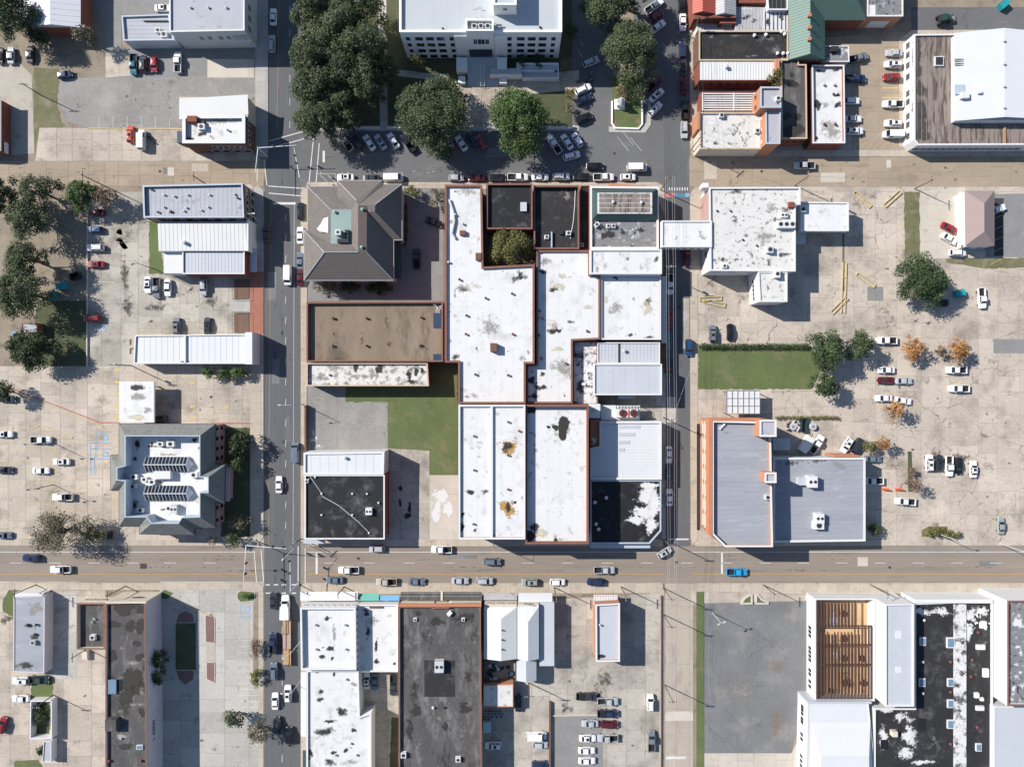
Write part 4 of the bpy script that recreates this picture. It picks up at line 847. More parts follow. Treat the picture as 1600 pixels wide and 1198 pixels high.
for ch in 'RIO AZN':                                     # block letters fixed to the wall, reading up the picture
    if ch == ' ': u += .9; continue
    g = LET[ch]; mb = MB(); s_ = .3; f_ = .27
    for r_, row in enumerate(g):
        for c_, v in enumerate(row):
            if v == '1': mb.box(0, u + c_ * s_, 5.3 - r_ * f_, .06, s_ * 1.01, f_ * 1.01)
    o = mb.mesh('letter', 'dark_metal'); link('letter', o, b.root, Vector((px0.x + .1, px0.y, 0)) - b.root.location); u += (len(g[0]) + 1) * s_ * .88
for i in range(8): x, y = Vector(W(198, 940, 8.4)).lerp(Vector(W(214, 940, 8.4)), i / 7); MB().box(x, y + .30, 5.4, .42, .06, .55).build('sign_letter', 'dark_metal', b.root)
c = Bld('red_coped_annex', 'square dark flat roofed annex with red coping beside the lettered hall', 'building', [(120, 942), (163.8, 942), (163.8, 1014), (120, 1014)], 5.4, 'wall_cream', 'roof_tar_grey', par=1.1, thick=.3, coping='coping_red')
c.ac(147, 994, 1.3, 1.3, .9); c.vent(149, 966, .3, .7); c.vent(145, 971, .25, .6); c.windows((163.8, 942), (120, 942), 3, 1.8, 1.2, (2.0,), fm='wall_cream', u0=.05, u1=.95)
on(c.root, 'rear_step', 'wall_cream', 128, 1016, 136, 1030, 0, 1.2)

# ---------------------------------------------------------------- the centre block
EV, RG = 7.5, 12.5
hp = [(480, 291), (527, 291), (527, 282), (597, 282), (597, 288), (628, 288), (628, 375), (615, 375), (615, 438), (475, 438), (475, 360), (480, 360)]
b = body('hip_roof_house', 'large grey shingle hip roofed house with copper deck and small chimney', 'house', inset(ccw(hp), .5 * PPM), EV, 'wall_cream', ph=EV)
e = EV; r = RG; m_ = 10.0
D1, D2, D3, D4 = (517, 328, 10.4), (549, 328, 10.4), (549, 381, 10.4), (517, 381, 10.4)
T1, T2, T3, T4 = (559.5, 321, r), (573, 321, r), (573, 394, r), (559.5, 394, r)
N1 = (557, 313, 11.8)
fl = [[(480, 291, e), (480, 360, e), D4, D1], [(480, 291, e), D1, (527, 307, 8.9), (527, 291, e)],
      [(527, 282, e), (527, 307, 8.9), D1, D2, N1], [(527, 282, e), N1, (597, 282, e)], [(597, 282, e), N1, T1, (598, 289, e + .3)],
      [(597, 288, e), T1, T2, (586, 320, r), (628, 288, e)], [(628, 288, e), (586, 320, r), (586, 331, r), (628, 375, e)],
      [(628, 375, e), (586, 331, r), (575, 331, r), (615, 375, e)], [T2, (586, 320, r), (586, 331, r), (575, 331, r)],
      [(615, 375, e), (573, 331, r), T3, (615, 438, e)], [(475, 438, e), (507, 394, r), T3, (615, 438, e)],
      [(475, 360, e), (475, 438, e), (507, 394, r)], [(475, 360, e), (507, 394, r), T4, D3, D4, (480, 360, e)], [D2, D3, T4, T1, N1]]
sh = faces('shingle_roof', b, fl, 'shingle')
faces('ridge_deck', b, [[(559.5, 321, r + .03), (573, 321, r + .03), (573, 394, r + .03), (559.5, 394, r + .03)]], 'shingle_flat')
faces('copper_deck', b, [[(517, 328, 10.44), (549, 328, 10.44), (549, 381, 10.44), (517, 381, 10.44)]], 'roof_copper')
MB().ring(inset(ccw(WP(hp, EV)), -.06), .15, EV - .25, EV + .03).build('gutter', 'wall_grey', b)
rc = MB()                                              # pale ridge caps
for a, c in (((480, 291, e), D1), ((527, 282, e), N1), ((628, 288, e), (586, 320, r)), ((475, 438, e), (507, 394, r)), ((615, 438, e), T3), ((475, 360, e), (507, 394, r)), ((507, 394, r), T4), (D1, (549, 328, 10.4))):
    rc.tube((*W(*a), a[2] + .03), (*W(*c), c[2] + .03), .11, n=5)
rc.build('ridge_caps', 'roof_grey', b)
k = Bld.__new__(Bld); k.root = b; k.roof = sh; k.rz = 10.44; k.h = 10.5
for px, py in ((531, 377), (537, 377), (543, 363), (543, 370), (543, 377)): k.ac(px, py, 1.0, 1.0, .8, 'dark_metal')
x, y = W(528, 363, 12.2); MB().box(x, y, 11.3, 1.4, 1.4, 2.2).build('chimney', 'ac_white', b); MB().box(x, y, 12.42, .7, .7, .06).build('flue', 'dark_metal', b)
for px, py, h_ in ((523, 331, 10.4), (566, 327, r), (565, 386, r)): x, y = W(px, py, h_ + .5); MB().cyl(x, y, h_, h_ + .5, .28).cyl(x, y, h_ + .5, h_ + .8, .45, .2).build('roof_vent', 'vent_teal', b)
pt = [(495, 358), (502, 350), (506, 342), (514, 340), (514, 365), (500, 362)]
MB().poly([(*W(px, py, 9.6), 9.4 + (px - 495) * .03 + .35) for px, py in reversed(pt)]).build('tarpaulin', 'roof_white', b)
canopy(b, 'side_porch', 'metal_green_dark', 617, 377, 627, 435, 4.0)
# brown flat roof
b = Bld('brown_roof_store', 'wide store with weathered brown flat roof inside a red parapet', 'store', [(479, 472), (692, 471), (692, 565), (479, 565)], 6.0, 'brick_red', 'roof_brown', par=1.2, thick=.35, coping='coping_red')
for px, py in ((521, 497), (573, 497), (658, 496), (520, 540), (573, 540), (657, 539)): b.vent(px, py, .36, .9, 'wood_pole'); b.stain(px + 2, py + 2, 5, 4, 'stain_soot', .6)
b.stains([(606, 537, 12, 8, 'stain_soot'), (606, 505, 9, 30, 'stain_soot'), (565, 530, 7, 20, 'stain_soot'), (522, 520, 3, 26, 'stain_soot'), (545, 520, 16, 2.5, 'stain_grey'), (662, 545, 10, 4, 'stain_black'), (640, 530, 20, 10, 'stain_grey')], sharp=.45)
for y0, y1 in ((489, 512), (553, 566)): b.box('roof_hatch', 677, y0, 690, min(y1, 563), .25, 'plastic_blue')
db = MB()
for i in range(9): p = W(680 + (i * 7) % 11, 474 + (i * 5) % 12, 5); db.box(p[0], p[1], 4.95 + .05 * i, 1.8, .15, .08, i * .7)
db.build('timber_debris', 'wall_grey', b.root)
b = Bld('narrow_white_shop', 'narrow shop with black patches on its mottled white roof', 'shop', [(479, 567), (668, 567), (670, 603), (479, 603)], 5.4, 'brick_red', 'roof_mottled', par=.7, thick=.3, coping='coping_tan')
b.stains([(556, 574, 6, 9), (593, 577, 9, 9), (640, 584, 6, 10), (650, 580, 5, 8), (660, 578, 4, 6), (642, 596, 12, 4), (508, 592, 12, 4, 'stain_grey'), (525, 575, 14, 6, 'stain_grey'), (574, 588, 14, 5, 'stain_grey')]); b.vent(514, 585, .4, .7, 'ac_white'); b.vent(634, 584, .3, .6)
lw = empty('ruined_wall', 'remnant brick wall along the pavement by the old floor slab', 'wall', (*W(480, 665), 0)); MB().box(*W(480, 668), .9, .5, 12.6, 1.8).build('brickwork', 'brick_brown', lw)
# big white L-shaped roof
b = Bld('white_department_store', 'large L-shaped store with a bright white roof and many small vents', 'store', [(695, 289), (753, 289), (755, 417), (835, 413), (835, 568), (821, 568), (821, 630.5), (716, 630.5), (716, 566), (695, 566)], 8.6, 'brick_red', 'roof_white', par=.6, thick=.4, coping='coping_red', copw=.55)
for px, py in ((723, 350), (701, 410), (718, 437), (800, 459), (801, 522), (728, 522), (729, 493), (743, 585), (794, 586), (759, 466), (711, 336)): b.vent(px, py, .36, .8, 'vent_red' if py > 430 else 'galv')
b.box('hatch', 718, 360, 727, 367, .9, 'brick_brown'); b.box('chimney', 766, 536, 776, 549, 1.8, 'brick_brown'); b.box('wall_vent', 743, 395, 752, 406, .9, 'brick_brown')
dc = MB(); pts = [(702, 312), (708, 330), (710, 345), (706, 365), (711, 373)]
for i in range(4): dc.tube((*W(*pts[i], 8.4), 8.45), (*W(*pts[i + 1], 8.4), 8.45), .32, n=6)
dc.build('duct', 'galv', b.root)
b.stains([(725, 452, 16, 7, 'stain_soot'), (737, 448, 22, 6, 'stain_olive'), (711, 458, 4, 12, 'stain_grey'), (711, 493, 4, 6, 'stain_olive'), (807, 434, 16, 10, 'stain_soot'), (812, 430, 8, 9), (735, 395, 4, 8, 'stain_olive'), (748, 372, 4, 7, 'stain_olive'), (765, 510, 18, 26, 'stain_grey'), (712, 557, 7, 8, 'stain_soot'), (722, 610, 8, 8, 'stain_olive'), (730, 300, 20, 8, 'stain_grey'), (815, 560, 8, 8, 'stain_grey'), (745, 545, 3, 5, 'stain_soot')], sharp=.7)
b = Bld('black_roof_shop', 'square black roofed shop with red brick coping on the square', 'shop', [(760, 287), (832, 287), (832, 358), (760, 358)], 7.6, 'brick_red', 'roof_black', par=.8, thick=.35, coping='coping_red'); b.box('hatch', 813, 316, 823, 330, .6, 'galv'); b.stains([(785, 305, 14, 8), (800, 335, 18, 10), (775, 345, 8, 8)], 'stain_ash', .5)
b = Bld('charcoal_roof_shop', 'charcoal roofed shop with a large dark puddle mark and white cable', 'shop', [(834, 290), (905, 290), (905, 389), (834, 389)], 7.0, 'brick_brown', 'roof_tar', par=1.3, thick=.35, coping='coping_red')
b.ac(888, 365, 1.2, 1.1, .9); b.ac(854, 371, 1.1, 1, .8); b.ac(877, 364, 1, 1, .6, 'dark_metal'); b.stains([(884, 344, 9, 10), (884, 382, 11, 6), (884, 305, 12, 8, 'stain_grey'), (881, 304, 6, 4)]); b.box('divider', 861, 362, 863, 388, .7, 'coping_blue')
cb_ = MB(); pp = [(899, 296), (898, 320), (896, 345), (891, 373)]; [cb_.tube((*W(*pp[i], 5.8), 5.8), (*W(*pp[i + 1], 5.8), 5.8), .09, n=5) for i in range(3)]; cb_.build('cable', 'frame_white', b.root)
b = Bld('slot_building', 'very narrow black roofed infill between the shop roofs', 'building', [(907, 290), (921, 290), (921, 389), (907, 389)], 5.0, 'brick_red', 'roof_black', par=.3, thick=.2); b.ac(909, 383, .9, .9, .8)
# green rimmed building and its rear
b = Bld('green_rim_building', 'corner building whose tan roof is framed by sloping dark green metal', 'building', [(922, 291), (1029, 292), (1029, 389), (922, 389)], 6.6, 'brick_orange', 'roof_speckle', par=.6, thick=.5, coping='coping_white')
q0 = [(926, 296), (1027, 296), (1027, 343), (926, 343)]; q1 = [(933, 301), (1019, 301), (1019, 334), (933, 334)]
faces('green_mansard', b.root, [[(*q0[i], 6.9), (*q0[(i + 1) % 4], 6.9), (*q1[(i + 1) % 4], 8.4), (*q1[i], 8.4)] for i in range(4)], 'metal_green_dark')
on(b.root, 'upper_wall', 'wall_grey', 927, 297, 1026, 342, 5.5, 6.9)
k = Bld.__new__(Bld); k.root = b.root; k.rz = 8.35; k.h = 8.4; k.roof = faces('tiled_roof', b.root, [[(*p, 8.35) for p in q1]], 'roof_cream')
pn = MB().box(0, 0, .03, 2.6, 1.1, .06).mesh('roof_panel', 'roof_rust')
for i in range(5):
    for j in range(4):
        p = W(944 + 16 * i, 306 + 7.5 * j, 8.4); link('roof_panel', pn, b.root, Vector((p[0], p[1], 8.352)) - b.root.location)
k.vent(958, 316, .45, .7); k.vent(1002, 317, .45, .7)
b.ac(950, 354, 1.0, 1.0, .8, 'ac_white', 1); b.ac(958, 354, 1.0, 1.0, .8); b.ac(932, 352, 1.4, 1.0, 1.1, 'ac_white', 1, .7); b.stains([(975, 363, 9, 5), (1003, 360, 10, 5), (950, 366, 18, 8), (1008, 375, 18, 8, 'stain_grey'), (970, 378, 40, 6, 'stain_grey')])
MB().prism(WP([(952, 286), (978, 288), (1010, 290), (1010, 292), (952, 292)], 5.5), 3.4, 5.5).build('orange_awning', 'brick_orange', b.root)
b = Bld('white_link_building', 'white roofed block at the end of the bridge over the street', 'building', [(922, 389.5), (1034, 389.5), (1034, 428), (922, 428)], 8.4, 'wall_white', 'roof_white_old', par=.35, thick=.35, coping='coping_white')
b.stains([(980, 405, 8, 6), (980, 400, 12, 8, 'stain_olive'), (1025, 405, 6, 7, 'stain_soot'), (932, 396, 5, 6, 'stain_olive'), (945, 415, 10, 7, 'stain_grey')], sharp=.6)
b = Bld('bridge', 'white enclosed skybridge with small square windows spanning the street', 'skybridge', [(1034, 345), (1112, 345), (1112, 386), (1034, 386)], 8.2, 'wall_white', 'roof_white', par=.25, thick=.3, coping='coping_white', base=4.6)
b.windows((1034, 386), (1112, 386), 7, .8, .8, (5.8,), fm='wall_white'); b.stains([(1095, 368, 10, 8, 'stain_soot'), (1055, 372, 8, 4, 'stain_grey')], sharp=.5)
b = Bld('white_roof_shop', 'white roofed shop with blotched stains, shaded by its taller neighbour', 'shop', [(838, 391), (921.5, 391), (921.5, 429), (937.5, 429), (937.5, 530), (894.5, 532), (894.5, 630), (822.5, 630), (822.5, 569), (838, 569)], 6.6, 'brick_red', 'roof_white', par=.55, thick=.35, coping='coping_red', copw=.5)
b.stains([(865, 452, 9, 6), (873, 448, 12, 8, 'stain_olive'), (866, 517, 12, 7), (864, 507, 12, 8, 'stain_rust'), (918, 480, 10, 6, 'stain_olive'), (892, 503, 7, 4, 'stain_soot'), (880, 432, 12, 5, 'stain_olive'), (830, 594, 9, 9), (845, 606, 14, 6), (834, 618, 9, 7), (848, 584, 6, 5, 'stain_soot'), (872, 545, 10, 5, 'stain_olive'), (852, 410, 12, 8, 'stain_grey'), (848, 425, 8, 6, 'stain_soot'), (880, 575, 20, 20, 'stain_grey')], sharp=.8)
for px, py in ((843, 486), (842, 524), (917, 517), (846, 560), (884, 568), (848, 498)): b.vent(px, py, .35, .7, 'vent_red')
b = Bld('white_corner_shop', 'white roofed shop by the side street with one black stain', 'shop', [(938.5, 430), (1032.5, 430), (1032.5, 530.5), (938.5, 530.5)], 6.2, 'brick_red', 'roof_white', par=.45, thick=.35, coping='coping_white')
b.stains([(1012, 472, 5, 11), (1012, 480, 9, 18, 'stain_olive'), (961, 480, 12, 14, 'stain_grey'), (948, 468, 5, 9, 'stain_olive'), (985, 523, 6, 3, 'stain_soot'), (1015, 527, 12, 4, 'stain_soot'), (962, 434, 6, 4), (990, 467, 3, 4, 'stain_grey')], sharp=.8)
canopy(b.root, 'pavement_canopy', 'metal_white', 1033.5, 432, 1041, 536, 3.4)
b = Bld('littered_roof_building', 'low black flaky roof building with scattered debris', 'building', [(895, 533), (934, 533), (934, 632), (895, 632)], 4.4, 'brick_red', 'roof_flaky', par=.4, thick=.3, coping='coping_red'); b.ac(919, 583, .9, .9, .7, 'frame_white'); b.ac(920, 590, .8, .8, .6); b.box('hatch', 908, 598, 915, 602, .4, 'ac_white')
b = Bld('twin_metal_shop', 'pale metal roofed shop in two bays with a dark gap between', 'shop', [(933.5, 535), (1031, 535), (1031, 568), (933.5, 568)], 5.2, 'brick_orange', 'metal_grey', par=.2, thick=.2, coping='coping_white'); b.seams(1, .95, 'metal_grey', .05); b.box('dark_gap', 966, 536, 969, 567, .12, 'dark_metal'); b.vent(975, 548, .5, 1.0)
on(b.root, 'awning', 'brick_brown', 1032, 537, 1040, 575, 2.8, 3.1)
b = Bld('grey_metal_store', 'smooth pale grey metal roofed store with thin white rim', 'store', [(928, 568.5), (1034, 568.5), (1034, 617), (928, 617)], 6.4, 'wall_white', 'metal_grey', par=.3, thick=.25, coping='coping_white'); b.seams(1, 3.2, 'metal_grey', .03)
canopy(b.root, 'rear_canopy', 'metal_grey', 966, 618, 992, 623, 3.0)
# rooftop cooling plant in the yard
b = empty('cooling_tower', 'steel framed cooling plant with two big red-brown fans', 'cooling plant', (*W(983, 646), 0))
on(b, 'deck', 'metal_white', 939, 633, 1000, 656, 3.0, 3.4); on(b, 'unit', 'ac_white', 963, 639, 997, 652, 3.4, 5.0)
for px in (973.5, 990.5): x, y = W(px, 645.5, 5.2); MB().cyl(x, y, 5.0, 5.25, 1.05, n=20).build('fan_ring', 'fan_red', b); fb = MB(); [fb.box(x, y, 5.28 + .004 * i, 1.8, .2, .03, i * math.pi / 4) for i in range(4)]; fb.build('fan_blades', 'dark_metal', b)
on(b, 'red_pipe', 'metal_red', 981.5, 640, 982.8, 652, 5.0, 5.2); gr = MB()
for px in range(963, 1000, 5): gr.tube((*W(px, 634, 4.2), 4.2), (*W(px, 638, 4.2), 4.2), .08)
for py in (633, 638): gr.tube((*W(962, py, 4.2), 4.2), (*W(998, py, 4.2), 4.2), .08)
for px in (940, 999):
    for py in (634, 655): gr.tube((*W(px, py), 0), (*W(px, py), 3.05), .1)
gr.build('steel_frame', 'dark_metal', b)
on(b, 'side_box', 'metal_white', 920, 631, 938, 653, 0, 6.2); stain(b, 928, 640, 5, 5, 'stain_olive', h=6.2)
# south side of the block
b = Bld('white_rib_roof_shop', 'white ribbed metal roofed shop, half in the shade of the tall white hall', 'shop', [(937, 658), (1033.5, 658), (1033.5, 749), (922.5, 749), (922.5, 700), (937, 697)], 5.2, 'wall_white', 'metal_white', par=.35, thick=.3, coping='coping_white', copw=.6); b.seams(0, .8, 'metal_white', .05)
for i in range(4): b.box('roof_strip', 967, 664 + 12 * i, 1000 - 8 * i, 669 + 12 * i, .1, 'metal_grey')  # grey strips standing in for the stepped shadow edge of the tall hall
on(b.root, 'side_yard_wall', 'brick_orange', 922.5, 655, 936.5, 697, 0, 4.0); b.stain(928, 688, 5, 8, 'stain_olive')
b = Bld('patched_roof_shop', 'corner shop with black roof and a ragged white patch', 'shop', [(922.5, 750), (1033, 750), (1033, 829), (1015, 849), (922.5, 849)], 4.6, 'wall_grey', 'roof_black', par=.35, thick=.3, coping='coping_blue')
b.stains([(1015, 775, 18, 22), (1008, 800, 20, 14), (995, 812, 14, 8), (1022, 790, 10, 30), (1018, 820, 10, 14), (1012, 758, 16, 6)], 'stain_white', 1.0)
for px, py in ((947, 777), (929, 784), (931, 818), (935, 826)): b.vent(px, py, .5, .6, 'ac_white')
canopy(b.root, 'blue_awning', 'coping_blue', 922, 850, 1016, 856, 3.3)
b = Bld('tall_white_hall', 'tall brick hall with white roof and a big black pond mark ringed in grey', 'hall', [(821.5, 632.5), (919.5, 632.5), (919.5, 849.5), (821, 849.5)], 12.0, 'brick_red', 'roof_white', par=1.6, thick=.4, coping='coping_red')
b.stains([(876, 672, 34, 32, 'stain_olive'), (876, 670, 26, 24, 'stain_grey')], sharp=.5); b.stains([(880, 664, 7, 13), (879, 676, 6, 10), (868, 668, 4, 4), (857, 667, 3, 2)], sharp=2.4); b.stains([ (829, 640, 7, 8), (828, 836, 9, 9), (845, 832, 9, 8, 'stain_olive'), (835, 824, 8, 9, 'stain_soot'), (868, 843, 4, 3)], sharp=1.2); b.stains([(870, 800, 20, 8, 'stain_grey'), (832, 720, 4, 40, 'stain_grey')], sharp=.4)
b = Bld('twin_bay_hall', 'tall white roofed hall in two bays with two round mustard stains', 'hall', [(716.5, 632.5), (820.5, 632.5), (820.5, 842), (716.5, 842)], 12.6, 'brick_red', 'roof_white', par=.6, thick=.4, coping='coping_white')
b.box('bay_divider', 766.5, 634, 770, 841, .6, 'coping_white')
for px, py in ((741, 681), (741, 734), (740, 818), (794, 659), (794, 711), (794, 764), (811, 673)): b.vent(px, py, .33, .7, 'vent_red')
b.stains([(795, 698, 17, 13, 'stain_brown'), (793, 794, 14, 16, 'stain_brown')], sharp=.9); b.stains([(792, 698, 12, 9), (794, 792, 7, 8), (805, 785, 3, 3), (735, 769, 8, 5), (757, 768, 7, 6, 'stain_soot'), (723, 803, 4, 6), (722, 824, 5, 9), (742, 828, 6, 5)]); b.stains([(795, 825, 25, 20, 'stain_grey'), (750, 700, 10, 30, 'stain_grey')], sharp=.35)
b = Bld('black_roof_corner_store', 'corner store with patched black tar roof behind a white metal strip', 'store', [(476, 741.5), (601, 741.5), (601, 842), (476, 842)], 6.8, 'brick_red', 'roof_black', par=.35, thick=.3, coping='coping_white')
b.stains([(560, 785, 22, 32), (525, 808, 16, 7), (495, 825, 11, 14), (575, 758, 14, 14), (520, 830, 5, 12), (545, 832, 12, 10), (535, 752, 10, 8)], 'stain_ash', .8)
for px, py in ((503, 771), (551, 771), (574, 771), (503, 804), (551, 804), (592, 785), (577, 832), (493, 745)): b.vent(px, py, .3, .5, 'ac_white')
b.ac(577, 798, 1.7, 1.8, 1.0, 'ac_white', 2); b.ac(480, 751, .9, .9, .6)
cb_ = MB(); pp = [(483, 742), (503, 771), (505, 776), (530, 790), (560, 815), (575, 830)]; [cb_.tube((*W(*pp[i], 6.5), 6.5), (*W(*pp[i + 1], 6.5), 6.5), .07, n=5) for i in range(5)]; cb_.build('cable', 'frame_white', b.root)
canopy(b.root, 'pavement_canopy', 'metal_grey', 474, 843, 508, 849, 3.0)
b = Bld('white_strip_shop', 'narrow shop under a smooth white metal strip roof', 'shop', [(474.5, 707), (600.5, 705.5), (599.5, 741), (474.5, 741)], 7.0, 'wall_white', 'metal_white', par=.3, thick=.3, coping='coping_white', copw=.55); b.vent(540, 715, .5, .9); b.seams(1, 2.4, 'metal_white', .04)

rg = random.Random(21)                                  # grime washed against parapets and along the laps of the white roofs
for root in [o for o in COL.objects if o.name.startswith('roof') and o.parent and o.parent.name in ('white_department_store', 'white_roof_shop', 'white_corner_shop', 'twin_bay_hall', 'tall_white_hall', 'white_link_building')]:
    vs_ = [root.data.vertices[i].co.copy() for i in root.data.polygons[0].vertices]; h_ = vs_[0].z; n = len(vs_); k_ = PPM / (1 - h_ / CAM_H)
    for i in range(n):
        a, b = vs_[i - 1], vs_[i]; L_ = (b - a).length
        for _ in range(int(L_ / 7)):
            p = a.lerp(b, rg.uniform(.05, .95)); d = (b - a).normalized(); nn = Vector((-d.y, d.x, 0)); p += nn * rg.uniform(.4, 2.2)
            stain(root, 800 + p.x * k_, 599 - p.y * k_, rg.uniform(2, 9), rg.uniform(2, 8), rg.choice(['stain_grey', 'stain_grey', 'stain_soot', 'stain_olive', 'stain_grime']), h=h_, sharp=rg.uniform(.3, .7))

# ---------------------------------------------------------------- east side
b = body('red_roof_house', 'old red walled house with orange metal gable roof and white dormer windows', 'house', [(1080, -70), (1150, -70), (1150, 28), (1085, 28)], 6.2, 'brick_red')
gable(b, 'roof', 'metal_red', 1082, -70, 1118, 22, 6.3, 7.6, 1098, 1, sp=.7); gable(b, 'white_roof', 'metal_old', 1118, -70, 1150, 24, 6.25, 7.4, 1132, 1, sp=.7)
for px in (1106, 1117): windows(b, W(px - 3, 27, 6.2), W(px + 3, 27, 6.2), [.5], .8, 1.1, (4.2,))
d = on(b, 'dormer', 'brick_red', 1125, 27, 1150, 37, 0, 5.2)
for px in (1132, 1137, 1142): windows(b, W(px - 3, 37, 5.2), W(px + 3, 37, 5.2), [.5], .6, 1.0, (3.6,))
b = Bld('porch_deck', 'white slatted porch deck in front of the red house', 'porch', [(1086, 22), (1150, 38), (1150, 48), (1090, 48)], 3.2, 'wall_white', 'metal_old', par=.1, thick=.15); b.seams(1, .8, 'metal_white', .08, .2)
x0, y0 = W(1081, 10); fe = empty('white_fence', 'tall white picket fence along the pavement by the red house', 'fence', (x0, y0, 0)); [MB().box(x0 + .15 * i, y0 - i * 1.0 + 4, 1.4, .12, .7, 2.6).build('slat', 'frame_white', fe) for i in range(9)]
b = Bld('rusty_lean_to', 'patchy ribbed metal roofed lean-to between the red house and green roof', 'shed', [(1150, 11), (1196, 12), (1194, 48), (1149, 48)], 4.6, 'wall_grey', 'metal_old', par=.05, thick=.1); b.seams(1, .9, 'metal_old', .07, .1); b.stains([(1165, 28, 12, 6), (1180, 32, 8, 5), (1165, 14, 14, 4, 'stain_white')], sharp=.6)
b = Bld('dark_solar_shed', 'small shed with dark panelled roof and white rim', 'shed', [(1197, -20), (1231, -20), (1231, 16), (1200, 16)], 6.0, 'wall_white', 'roof_tar', par=.2, thick=.3, coping='coping_white'); b.seams(1, 1.2, 'steel', .06)
windows(b.root, W(1160, -4, 6), W(1190, -4, 6), 2, 1, 1, (4,)); on(b.root, 'red_gable', 'brick_red', 1152, -20, 1196, 5, 0, 5.4)
b = Bld('striped_lean_to', 'weathered white striped metal roof beside the green roof', 'shed', [(1194, 17), (1231, 17), (1231, 48), (1192, 48)], 4.8, 'wall_white', 'metal_white', par=.05, thick=.1); b.seams(1, 1.1, 'roof_tar_grey', .06, .28); b.stains([(1222, 28, 8, 6), (1200, 36, 5, 10)], sharp=.7)
b = Bld('dark_roof_store', 'long dark stained flat roof store beside the square side street', 'store', [(1092, 48.5), (1231.5, 48.5), (1231.5, 95), (1092, 95)], 6.2, 'brick_brown', 'roof_tar', par=.5, thick=.3, coping='coping_tan')
for px, py in ((1178, 57), (1196, 56), (1220, 51), (1225, 55), (1214, 85), (1223, 85), (1231 - 1, 85)): b.vent(px, py, .5, .8, 'ac_white')
b.stains([(1150, 75, 30, 12), (1120, 80, 18, 8)], sharp=.9); b.stains([(1200, 60, 30, 8), (1110, 58, 14, 6), (1215, 78, 14, 8), (1150, 56, 20, 4), (1170, 88, 30, 3)], 'stain_grey', .45)
b = Bld('ribbed_roof_shop', 'pale ribbed metal roof shop with a red brick south wall', 'shop', [(1092.5, 95.5), (1214, 96), (1207, 126), (1092.5, 126)], 6.0, 'brick_red', 'metal_cream', par=.05, thick=.15); b.seams(1, .75, 'metal_cream', .07, .12); b.vent(1134, 106, .6, 1.1); b.windows((1092.5, 126), (1207, 126), 8, 1.0, 1.2, (3.2,), fm='brick_red')
on(b.root, 'east_gable', 'brick_orange', 1212, 92, 1218, 110, 0, 7.2)
pg = empty('slatted_roof_frame', 'open roof of long white peeling slats over a dark interior', 'roof frame', (*W(1138, 158), 0)); MB().ring(ccw(WP([(1096, 143), (1181, 143), (1181, 175), (1096, 175)], 4.6)), .3, 0, 4.4).build('wall', 'brick_red', pg)
MB().poly([(x, y, 3.2) for x, y in ccw(WP([(1096, 143), (1181, 143), (1181, 175), (1096, 175)], 4.5))]).build('ceiling_boards', 'brick_brown', pg)
for i in range(8): p, q = W(1098, 146.5 + 3.6 * i, 4.6), W(1180, 146.5 + 3.6 * i, 4.6); MB().box((p[0] + q[0]) / 2, p[1], 4.5, q[0] - p[0], .32, .12, .004 * ((i * 5) % 3 - 1)).build('slat', 'coping_white', pg)
for px in (1098, 1147, 1179): p, q = W(px, 145, 4.7), W(px, 173, 4.7); MB().box(p[0], (p[1] + q[1]) / 2, 4.62, .3, p[1] - q[1], .14).build('cross_slat', 'coping_white', pg)
b = Bld('grey_flat_shop', 'worn grey flat roof shop with peeling white corner and orange trim', 'shop', [(1093.5, 176), (1189, 176), (1189, 233), (1093.5, 233)], 6.0, 'wall_cream', 'roof_cream', par=.4, thick=.3, coping='coping_tan')
b.stains([(1110, 190, 18, 8), (1125, 186, 12, 5)], 'stain_white', .7); b.stains([(1150, 200, 22, 16, 'stain_soot'), (1165, 217, 18, 10, 'stain_soot'), (1120, 222, 14, 8, 'stain_soot'), (1145, 225, 18, 6, 'stain_grey')], sharp=.45); b.ac(1182, 206, 1.2, 1.2, .9, 'galv'); b.ac(1126, 182, 1.2, 1.2, 1, 'galv')
on(b.root, 'front_pier', 'brick_orange', 1090, 175, 1094, 202, 0, 6.4)
b = Bld('orange_tower', 'tall orange brick stair tower with a pale grey top', 'tower', [(1188, 136), (1220.5, 136), (1220.5, 168.5), (1188, 168.5)], 10.5, 'brick_orange', 'roof_grey', par=.5, thick=.35, coping='coping_blue'); b.ac(1214, 156, 1.2, 1.2, 1); mb = MB(); mb.tube((*W(1204, 150, 10), 10.05), (*W(1212, 162, 10), 10.6), .08); mb.build('mast', 'galv', b.root)
b.windows((1188, 136), (1188, 168.5), 2, .9, 1.4, (6.5,), fm='brick_orange')
b = Bld('orange_wing', 'orange brick wing with smooth grey roof south of the tower', 'building', [(1196, 169), (1220, 169), (1219, 225), (1196.5, 225)], 9.2, 'brick_orange', 'roof_grey', par=.4, thick=.3, coping='coping_blue'); b.windows((1196, 169), (1196.5, 225), 3, 1.0, 1.5, (5.2,), 'frame_white', 'brick_orange'); canopy(b.root, 'door_canopy', 'metal_grey', 1199, 226, 1208, 236, 3.0)
b = Bld('long_charcoal_shop', 'long narrow shop with charcoal roof and two black damp patches', 'shop', [(1220, 92), (1248, 92), (1248, 101), (1260, 101), (1261, 217), (1221, 217)], 6.0, 'brick_red', 'roof_tar_grey', par=.5, thick=.3, coping='coping_tan'); b.stains([(1239, 131, 9, 7), (1238, 118, 5, 4), (1230, 182, 6, 9), (1247, 182, 5, 8), (1240, 205, 17, 12)], sharp=1.1)
b.windows((1221, 217), (1261, 217), 4, 1.0, 1.1, (3.2,), fm='brick_red')
b = Bld('white_roof_diner', 'white roofed long shop with sooty blots and small pipes', 'shop', [(1268.5, 102), (1319, 102), (1320.5, 224), (1270, 224)], 5.4, 'brick_red', 'roof_white', par=.8, thick=.3, coping='coping_white')
